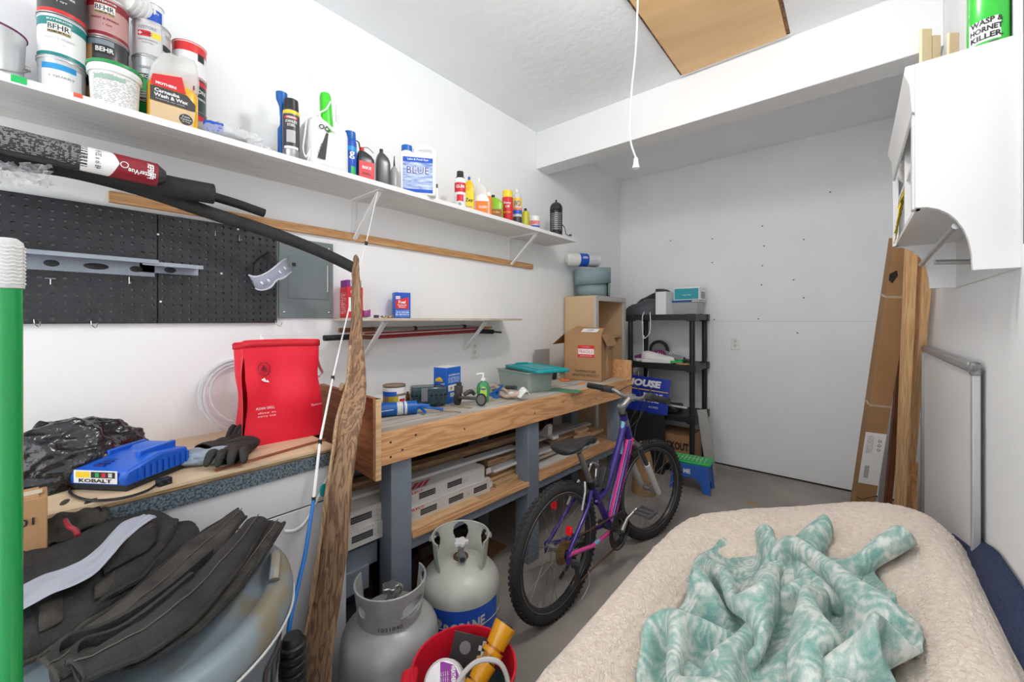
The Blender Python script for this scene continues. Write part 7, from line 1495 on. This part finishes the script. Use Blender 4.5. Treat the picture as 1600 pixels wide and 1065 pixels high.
# ================================================================ whiteboard leaning at right wall
wbd = thing('framed_white_panel', 'large white panel with grey metal frame standing along the right wall', 'panel', (.262, 1.77, 0))
mfr = mat('panel_frame_grey', (.30, .30, .30), .35, .5); 
part('panel_sheet', MB().bb((.004, .02, .02), (.012, 1.10, 1.15)), mat('glossy_white', (.80, .81, .82), .35, var=.04, vs=3), wbd)
part('upright', MB().bb((.0, 0, .0), (.018, .024, 1.13)), mat('frame_grey_pale', (.45, .45, .46), .3, .3), wbd, bevel=.003); part('top_rail', MB().bb((-.008, .03, 1.135), (.020, 1.12, 1.165)), mfr, wbd, bevel=.008)
part('corner_block', MB().bb((-.003, -.003, 1.125), (.020, .028, 1.168)), mat('corner_dark', (.08, .08, .085), .6, col2=(.3, .3, .3), vs=60), wbd, bevel=.008)
part('upright', MB().bb((-.006, 1.09, .0), (.020, 1.12, 1.13)), mfr, wbd)
# ================================================================ wall cabinet
CYA, CYB = 1.45, 2.20; CX = .118; CT = 1.944; CBm = 1.577; CL_ = 1.41
wc = thing('wall_cabinet', 'white wall cabinet with scooped side panels and towel rail on the right wall', 'cabinet', (XR, CYA, 0))
m_cab = mat('cabinet_gloss_white', (.72, .72, .72), .35)
dx = CX-XR
def side():
    pts = [(dx, CT), (0, CT), (0, CL_), (-.0995*1, CL_-.0)]
    pts = [(dx, CT), (0, CT), (0, CL_)]
    x1 = dx+.098
    pts.append((x1, CL_))
    for k in range(9):
        a = PI/2*k/8; pts.append((dx+.098*math.cos(a)**.9, CL_+.0+(CBm-CL_)*math.sin(a)**.85))
    return pts
MS = lambda y: Matrix.Translation((0, y, 0)) @ Matrix(((1, 0, 0, 0), (0, 0, 1, 0), (0, 1, 0, 0), (0, 0, 0, 1)))
LC = CYB-CYA
part('side_panel', MB().prism(side(), 0, .016, MS(0)), m_cab, wc, bevel=.001); part('side_panel', MB().prism(side(), -.016, 0, MS(LC)), m_cab, wc, bevel=.001)
part('bottom_board', MB().bb((dx+.004, .016, CBm), (0, LC-.016, CBm+.014)), m_cab, wc); part('top_board', MB().bb((dx, .016, CT-.016), (0, LC-.016, CT)), m_cab, wc)
part('back_board', MB().bb((-.006, .016, CL_+.0), (0, LC-.016, CT-.016)), m_cab, wc); part('inner_shelf', MB().bb((dx+.01, .016, 1.74), (-.006, LC-.016, 1.754)), m_cab, wc)
part('middle_divider', MB().bb((dx+.006, LC*.5-.008, CBm+.014), (-.006, LC*.5+.008, CT-.016)), m_cab, wc)
part('crown_moulding', MB().prism([(dx, CT), (dx-.018, CT+.0), (dx-.020, CT-.02), (dx-.010, CT-.05), (dx-.006, CT-.12), (dx, CT-.125)], .0, LC-.08, MS(0)), m_cab, wc, bevel=.002)
part('face_stile', MB().bb((dx-.004, .016, CBm), (dx+.012, .05, CT-.1)).bb((dx-.004, LC-.05, CBm), (dx+.012, LC-.016, CT-.1)), m_cab, wc)
part('towel_rail', MB().cyl((dx+.075, .03, 1.525), (dx+.075, LC-.03, 1.50), .008, n=16), m_steel, wc)
# stainless rail bracket & elbow under it
p1 = at_x(1489, 404, .215); 
br_ = part('rail_post', MB().cyl((-.006, .42, 1.47), (-.095, .40, 1.475), .0075, n=14), m_steel, wc); part('post_rosette', MB().cyl((-.006, .42, 1.47), (-.014, .419, 1.47), .022, n=22), m_steel, wc)
yc = thing('yellow_cloth', 'crumpled yellow cloth hanging out of the wall cabinet', 'cloth', (CX+.004, CYB-.22, 1.60))
part('cloth', MB().grid(crumple(14, 10, lambda u, v, k, l: (-.012+.02*v+k*.5, .10*(u-.5)+l*.3, .03+.13*v-.06*u+k*.4), .03, 2.2, 51)), mat('yellow_cloth', (.75, .55, .02), .7, var=.25, vs=60), yc, solid=.002)
# dark hinge strip beside the cabinet on the wall
struct('trim_1', MB().bb((XR-.004, CYA-.06, CL_+.05), (XR, CYA-.03, 2.15)), mat('rust_hinge', (.10, .06, .05), .6))
# on top: sticks, can
for i, (px, py0, w_, y_) in enumerate([(1446, 46, .030, 1.60), (1462, 56, .022, 1.62), (1489, 52, .030, 1.66)]):
    q = at_y(px, py0, y_); solo('paint_stick', ['tallest pale wooden stick standing on the wall cabinet', 'short pale stick right beside the tallest one on the cabinet', 'rounded pale stick standing nearest the green spray can'][i], 'stick', MB().bb((-w_/2, -.004, 0), (w_/2, .004, q.z-CT)), mat('stick_wood', (.70, .52, .34), .6, var=.1, vs=8), (q.x, y_, CT+.0005), .7, bevel=.002)
q = at_y(1545, 30, 1.56); 
wk = thing('wasp_spray_can', 'large green and white spray can reading WASP & HORNET KILLER on the cabinet', 'spray can', (q.x-.004, 1.54, CT+.0005), facing((q.x, 1.54))+.35)
Rk = .0365
part('body', MB().lathe([(Rk*.95, 0), (Rk, .003), (Rk, .2), (Rk*.7, .215), (.0001, .215)], 36), mat('can_green', (.03, .42, .04), .3), wk)
part('cap', MB().lathe([(Rk*.75, .212), (Rk*.75, .25), (.0001, .25)], 24), m_wink, wk)
F = round_(Rk); patch(F, -.050, .03, .008, .085, m_wink, wk); patch(F, .030, .0, .038, .2, m_ink, wk, off=.001); patch(F, .039, .0, .062, .2, fineprint('green_fine', (.35, .6, .5), (.1, .25, .15), 200, .5), wk, off=.001)
poly(F, [(-.05, .08), (.02, .115), (.025, .2), (-.05, .2)], mat('sky_pic', (.4, .5, .6), .4, col2=(.2, .1, .04), vs=60), wk, off=.001)
txt(F, 'WASP &', -.016, .078, .014, m_ink, wk, w=.056, bold=.04); txt(F, 'HORNET', -.017, .060, .014, m_ink, wk, w=.056, bold=.04); txt(F, 'KILLER.', -.016, .042, .014, m_ink, wk, w=.056, bold=.04)
poly(F, [(-.05, .005), (-.005, .022), (.012, .028), (-.05, .020)], m_orange, wk); patch(F, -.012, .012, .004, .026, mat('dark_badge', (.08, .08, .10), .4), wk, off=.0012, nu=3)
solo('cream_tube', 'cream cylinder beside the large green spray can against the right wall', 'tube', MB().cyl((0, 0, 0), (0, 0, .3), .016, n=20), mat('cream_tube', (.55, .5, .45), .5), (XR-.019, 1.585, CT+.0005))
# ================================================================ pet bed
def smooth(a, b, x): t = max(0, min(1, (x-a)/(b-a))); return t*t*(3-2*t)
BX0, BX1, BY0, BYL, BYR = -.60, .268, .25, 1.93, 2.12
def bed_z(x, y):
    s = (x-BX0)/(BX1-BX0); return .425+.175*smooth(0, 1, s)
def bed_edge(y): return BYL+(BYR-BYL)*0
bed = thing('pet_bed', 'large beige fleece pet bed with a navy underside in the right foreground', 'pet bed', (-.15, 1.1, 0))
N1, N2 = 110, 130
def superell(a, e=5): c, s_ = math.cos(a), math.sin(a); return math.copysign(abs(c)**(2/e), c), math.copysign(abs(s_)**(2/e), s_)
cx, cy = (BX0+BX1)/2, (BY0+2.05)/2; hx, hy = (BX1-BX0)/2, (2.07-BY0)/2
rowsb = []
def bed_pt(r, a):
    ex, ey = superell(a, 5)
    x = cx+hx*ex*r; y = cy+hy*ey*r
    y += (.13*((x-cx)/hx))*max(0, ey)*r - .05*max(0, ey)*r*(1-((x-cx)/hx)**2)*0
    z = bed_z(x, y); e = 1-r
    # bolster ring profile: crest near r=.86, cushion lower inside r<.62
    dist_edge = e*min(hx, hy)
    bol = .055*math.exp(-((dist_edge-.09)/.085)**2) - .035*smooth(.20, .27, dist_edge)
    groove = -.030*math.exp(-((dist_edge-.225)/.014)**2)
    fall = -(.13 if ex < .2 else .13-.10*(ex-.2)/.8)*max(0, 1-dist_edge/.055)**2.2
    z += bol+groove+fall
    z += .012*_nz.noise(Vector((x*4, y*4, 2)))+.006*_nz.noise(Vector((x*14, y*14, 5)))
    return Vector((x, y, z))
rs_ = [i/60 for i in range(0, 49)]+[.8+.2*i/26 for i in range(1, 27)]
P = [[bed_pt(r, 2*PI*j/150) for j in range(151)] for r in rs_]
m_fleece = mat('beige_fleece', (.82, .70, .59), .95, vs=70, col2=(.69, .55, .45), det=6, bump=0, sheen=.5, lo=.25, hi=.6)
nt = m_fleece.node_tree; bsd = nt.nodes['Principled BSDF']
tc0 = nt.nodes.new('ShaderNodeTexCoord'); vo = nt.nodes.new('ShaderNodeTexNoise'); vo.inputs['Scale'].default_value = 75; vo.inputs['Detail'].default_value = 6; vo.inputs['Distortion'].default_value = 1.2
nt.links.new(tc0.outputs['Object'], vo.inputs['Vector']); bpz = nt.nodes.new('ShaderNodeBump'); bpz.inputs['Strength'].default_value = .9; bpz.inputs['Distance'].default_value = .012
nt.links.new(vo.outputs[0], bpz.inputs['Height']); nt.links.new(bpz.outputs[0], bsd.inputs['Normal'])
part('fleece_top', MB().grid(P), m_fleece, bed, world=True, ang=180, sub=1, disp=(.010, .012))
m_navy = mat('navy_denim', (.012, .022, .065), .85, vs=120, col2=(.03, .045, .10), det=6, bump=.3, bs=200)
sk_ = []
edge = P[-1]
for k, (f, zf) in enumerate(((1.0, 1.0), (1.015, .93), (1.02, .8), (1.01, .45), (.99, .1), (.97, 0))):
    sk_.append([Vector((min(XR-.002, cx+(v.x-cx)*f), cy+(v.y-cy)*f, max(.001, (v.z-.008)*zf))) for v in edge])
part('side_wall', MB().grid(sk_), m_navy, bed, world=True, ang=180)
# navy roll pressed up against the right wall
prof_n = [(.5, .64), (1.0, .68), (1.4, .70), (1.6, .69), (1.91, .61), (2.1, .56), (2.2, .50)]
strip = []
for k in range(35):
    y = .4+k*.0515; z = float(np.interp(y, [q[0] for q in prof_n], [q[1] for q in prof_n])); xe = .235 if y < 2.0 else .235-.06*((y-2.0)/.17)
    z0_ = z-.075; strip.append([Vector((xe, min(y, 2.13), z0_-.02)), Vector((.262, min(y+.01, 2.15), z-.035)), Vector((.284, min(y+.02, 2.17), z)), Vector((.286, min(y+.02, 2.18), z-.05)), Vector((.287, min(y+.02, 2.18), .2))])
part('navy_edge_skirt', MB().grid(strip), m_navy, bed, world=True, ang=180)
# piping seam / crumbs
part('cushion_seam', MB().tube([bed_pt(1-.225/min(hx, hy), 2*PI*j/150)+Vector((0, 0, .002)) for j in range(150)], .004, 5, closed=True), mat('fleece_seam', (.42, .31, .24), .95), bed, world=True)
# ================================================================ crumpled fleece blanket: a small cloth settled under gravity, computed here
def bed_top(x, y):
    s = (x-BX0)/(BX1-BX0); e = min(x-BX0, BX1-x, 2.02+.13*((x-cx)/hx)-y)
    return bed_z(x, y)+.055*math.exp(-((e-.09)/.085)**2)-.035*smooth(.20, .27, e)
def settle(NX, NY, sp_x, steps, seed, thick):
    rs = np.random.RandomState(seed)
    I, J = np.meshgrid(np.arange(NX), np.arange(NY)); U = (I/(NX-1)-.5).ravel(); V = (J/(NY-1)-.5).ravel()
    W_, H_ = sp_x*(NX-1), sp_x*(NY-1)
    n1 = np.array([_nz.noise(Vector((u*3.1, v*3.1, seed+.5))) for u, v in zip(U, V)]); n2 = np.array([_nz.noise(Vector((u*3.1+7, v*3.1, seed+2.5))) for u, v in zip(U, V)])
    X = np.stack([U*W_*.42+.12*n1+.03*np.sin(V*14+1), V*H_*.60+.12*n2+.03*np.sin(U*13), .14+.06*np.sin(U*24+5*n2+2*np.sin(V*6))+.06*np.sin(V*17+5*n1+2*np.sin(U*5))+.14*n2+.03*rs.rand(len(U))], 1)
    P0 = X.copy(); idx = lambda a, b: b*NX+a; cons = []
    def batch(di, dj, k, lo):
        for par in ((0, 1) if (di or dj) else (0,)):
            a = []; b = []
            step = 2*max(di, abs(dj))
            for j in range(NY):
                for i in range(NX):
                    i2, j2 = i+di, j+dj
                    if 0 <= i2 < NX and 0 <= j2 < NY:
                        ph = (i//max(1, di)) % 2 if di else (j//max(1, abs(dj))) % 2
                        if ph == par: a.append(idx(i, j)); b.append(idx(i2, j2))
            cons.append((np.array(a), np.array(b), math.hypot(di, dj)*sp_x, k, lo))
    batch(1, 0, 1, False); batch(0, 1, 1, False); batch(1, 1, .6, False); batch(1, -1, .6, False); batch(2, 0, .25, True); batch(0, 2, .25, True); batch(4, 0, .06, True); batch(0, 4, .06, True)
    g = np.array([0, 0, -.0012])
    iu, ju = I.ravel(), J.ravel(); near = (np.abs(iu[:, None]-iu[None]) <= 1) & (np.abs(ju[:, None]-ju[None]) <= 1)
    near |= np.tril(np.ones_like(near))
    for s in range(steps):
        v = (X-P0)*.93+g; P0 = X.copy(); X = X+v
        for it in range(6):
            for a, b, r, k, lo in cons:
                d = X[b]-X[a]; L_ = np.sqrt((d*d).sum(1))+1e-9; e = (L_-r)/L_
                e = np.clip(e, -.35, .35)*k*.5; c = d*e[:, None]
                np.add.at(X, a, c); np.add.at(X, b, -c)
            lowm = X[:, 2] < thick*.5
            if lowm.any():
                X[lowm, 2] = thick*.5; X[lowm, :2] = P0[lowm, :2]+(X[lowm, :2]-P0[lowm, :2])*.25
        if s % 2 == 0:
            q = (X*X).sum(1); D2 = q[:, None]+q[None]-2*X @ X.T
            a, b = np.nonzero((D2 < thick**2) & ~near)
            if len(a):
                d = X[b]-X[a]; L_ = np.sqrt((d*d).sum(1))+1e-6; c = d/L_[:, None]*((thick-L_)*.35)[:, None]
                push_sum = np.zeros_like(X); push_num = np.ones(len(X)); np.add.at(push_sum, a, -c); np.add.at(push_sum, b, c); np.add.at(push_num, a, .5); np.add.at(push_num, b, .5)
                X += push_sum/push_num[:, None]
    return X
CNX, CNY = 50, 50
import time as _time
_t0 = _time.time(); XC_ = settle(CNX, CNY, .028, 80, 5, .030); print('cloth seconds', round(_time.time()-_t0, 1), XC_.min(0), XC_.max(0))
ctr = (XC_.min(0)+XC_.max(0))/2; ext = XC_.max(0)-XC_.min(0)
vs = []
for a, b, c in XC_:
    x = (a-ctr[0])/ext[0]*.55-.140; y = (b-ctr[1])/ext[1]*.98+1.24+.30*(x+.165)
    vs.append((x, y, bed_top(x, y)+.006+c*min(1.1, .16/ext[2])))
fs = [(j*CNX+i, j*CNX+i+1, (j+1)*CNX+i+1, (j+1)*CNX+i) for j in range(CNY-1) for i in range(CNX-1)]
me = bpy.data.meshes.new('fleece_blanket'); org = Vector((-.16, 1.35, .5)); me.from_pydata([Vector(v)-org for v in vs], [], fs); me.shade_smooth()
uvl = me.uv_layers.new(name='cloth')
for p_ in me.polygons:
    for li, vi in zip(p_.loop_indices, p_.vertices): uvl.data[li].uv = ((vi % CNX)*.028, (vi//CNX)*.028)
m_bl = bpy.data.materials.new('paisley_fleece'); m_bl.use_nodes = True; nt = m_bl.node_tree; L = nt.links; bs_ = nt.nodes['Principled BSDF']
bs_.inputs['Roughness'].default_value = .95; bs_.inputs['Sheen Weight'].default_value = .35
uvn = nt.nodes.new('ShaderNodeUVMap'); uvn.uv_map = 'cloth'
nz = nt.nodes.new('ShaderNodeTexNoise'); nz.inputs['Scale'].default_value = 9; nz.inputs['Detail'].default_value = 2
L.new(uvn.outputs[0], nz.inputs['Vector'])
mixv = nt.nodes.new('ShaderNodeMix'); mixv.data_type = 'VECTOR'; mixv.inputs[0].default_value = .10; L.new(uvn.outputs[0], mixv.inputs[4]); L.new(nz.outputs['Color'], mixv.inputs[5])
vo2 = nt.nodes.new('ShaderNodeTexVoronoi'); vo2.inputs['Scale'].default_value = 8; L.new(mixv.outputs[1], vo2.inputs['Vector'])
mm_ = nt.nodes.new('ShaderNodeMath'); mm_.operation = 'MULTIPLY'; mm_.inputs[1].default_value = 38; L.new(vo2.outputs['Distance'], mm_.inputs[0])
sn = nt.nodes.new('ShaderNodeMath'); sn.operation = 'SINE'; L.new(mm_.outputs[0], sn.inputs[0])
n3 = nt.nodes.new('ShaderNodeTexNoise'); n3.inputs['Scale'].default_value = 12; n3.inputs['Detail'].default_value = 8; n3.inputs['Roughness'].default_value = .7; L.new(uvn.outputs[0], n3.inputs['Vector'])
ad = nt.nodes.new('ShaderNodeMath'); ad.operation = 'MULTIPLY_ADD'; ad.inputs[1].default_value = .055; L.new(sn.outputs[0], ad.inputs[0]); L.new(n3.outputs[0], ad.inputs[2])
cr = nt.nodes.new('ShaderNodeValToRGB'); e_ = cr.color_ramp.elements; e_[0].position = .38; e_[0].color = (.17, .37, .33, 1); e_[1].position = .62; e_[1].color = (.68, .71, .67, 1)
k_ = cr.color_ramp.elements.new(.49); k_.color = (.33, .48, .43, 1)
L.new(ad.outputs[0], cr.inputs[0]); L.new(cr.outputs[0], bs_.inputs['Base Color'])
n4 = nt.nodes.new('ShaderNodeTexNoise'); n4.inputs['Scale'].default_value = 240; n4.inputs['Detail'].default_value = 3; L.new(uvn.outputs[0], n4.inputs['Vector'])
b4 = nt.nodes.new('ShaderNodeBump'); b4.inputs['Strength'].default_value = .7; b4.inputs['Distance'].default_value = .005; L.new(n4.outputs[0], b4.inputs['Height']); L.new(b4.outputs[0], bs_.inputs['Normal'])
blk = link('fleece_blanket', me, m_bl); blk.location = org
blk['label'] = 'crumpled teal and white paisley fleece blanket heaped on the beige pet bed'; blk['category'] = 'blanket'
md = blk.modifiers.new('u', 'SUBSURF'); md.levels = 2; md.render_levels = 2
md = blk.modifiers.new('s', 'SOLIDIFY'); md.thickness = .010; md.offset = 0
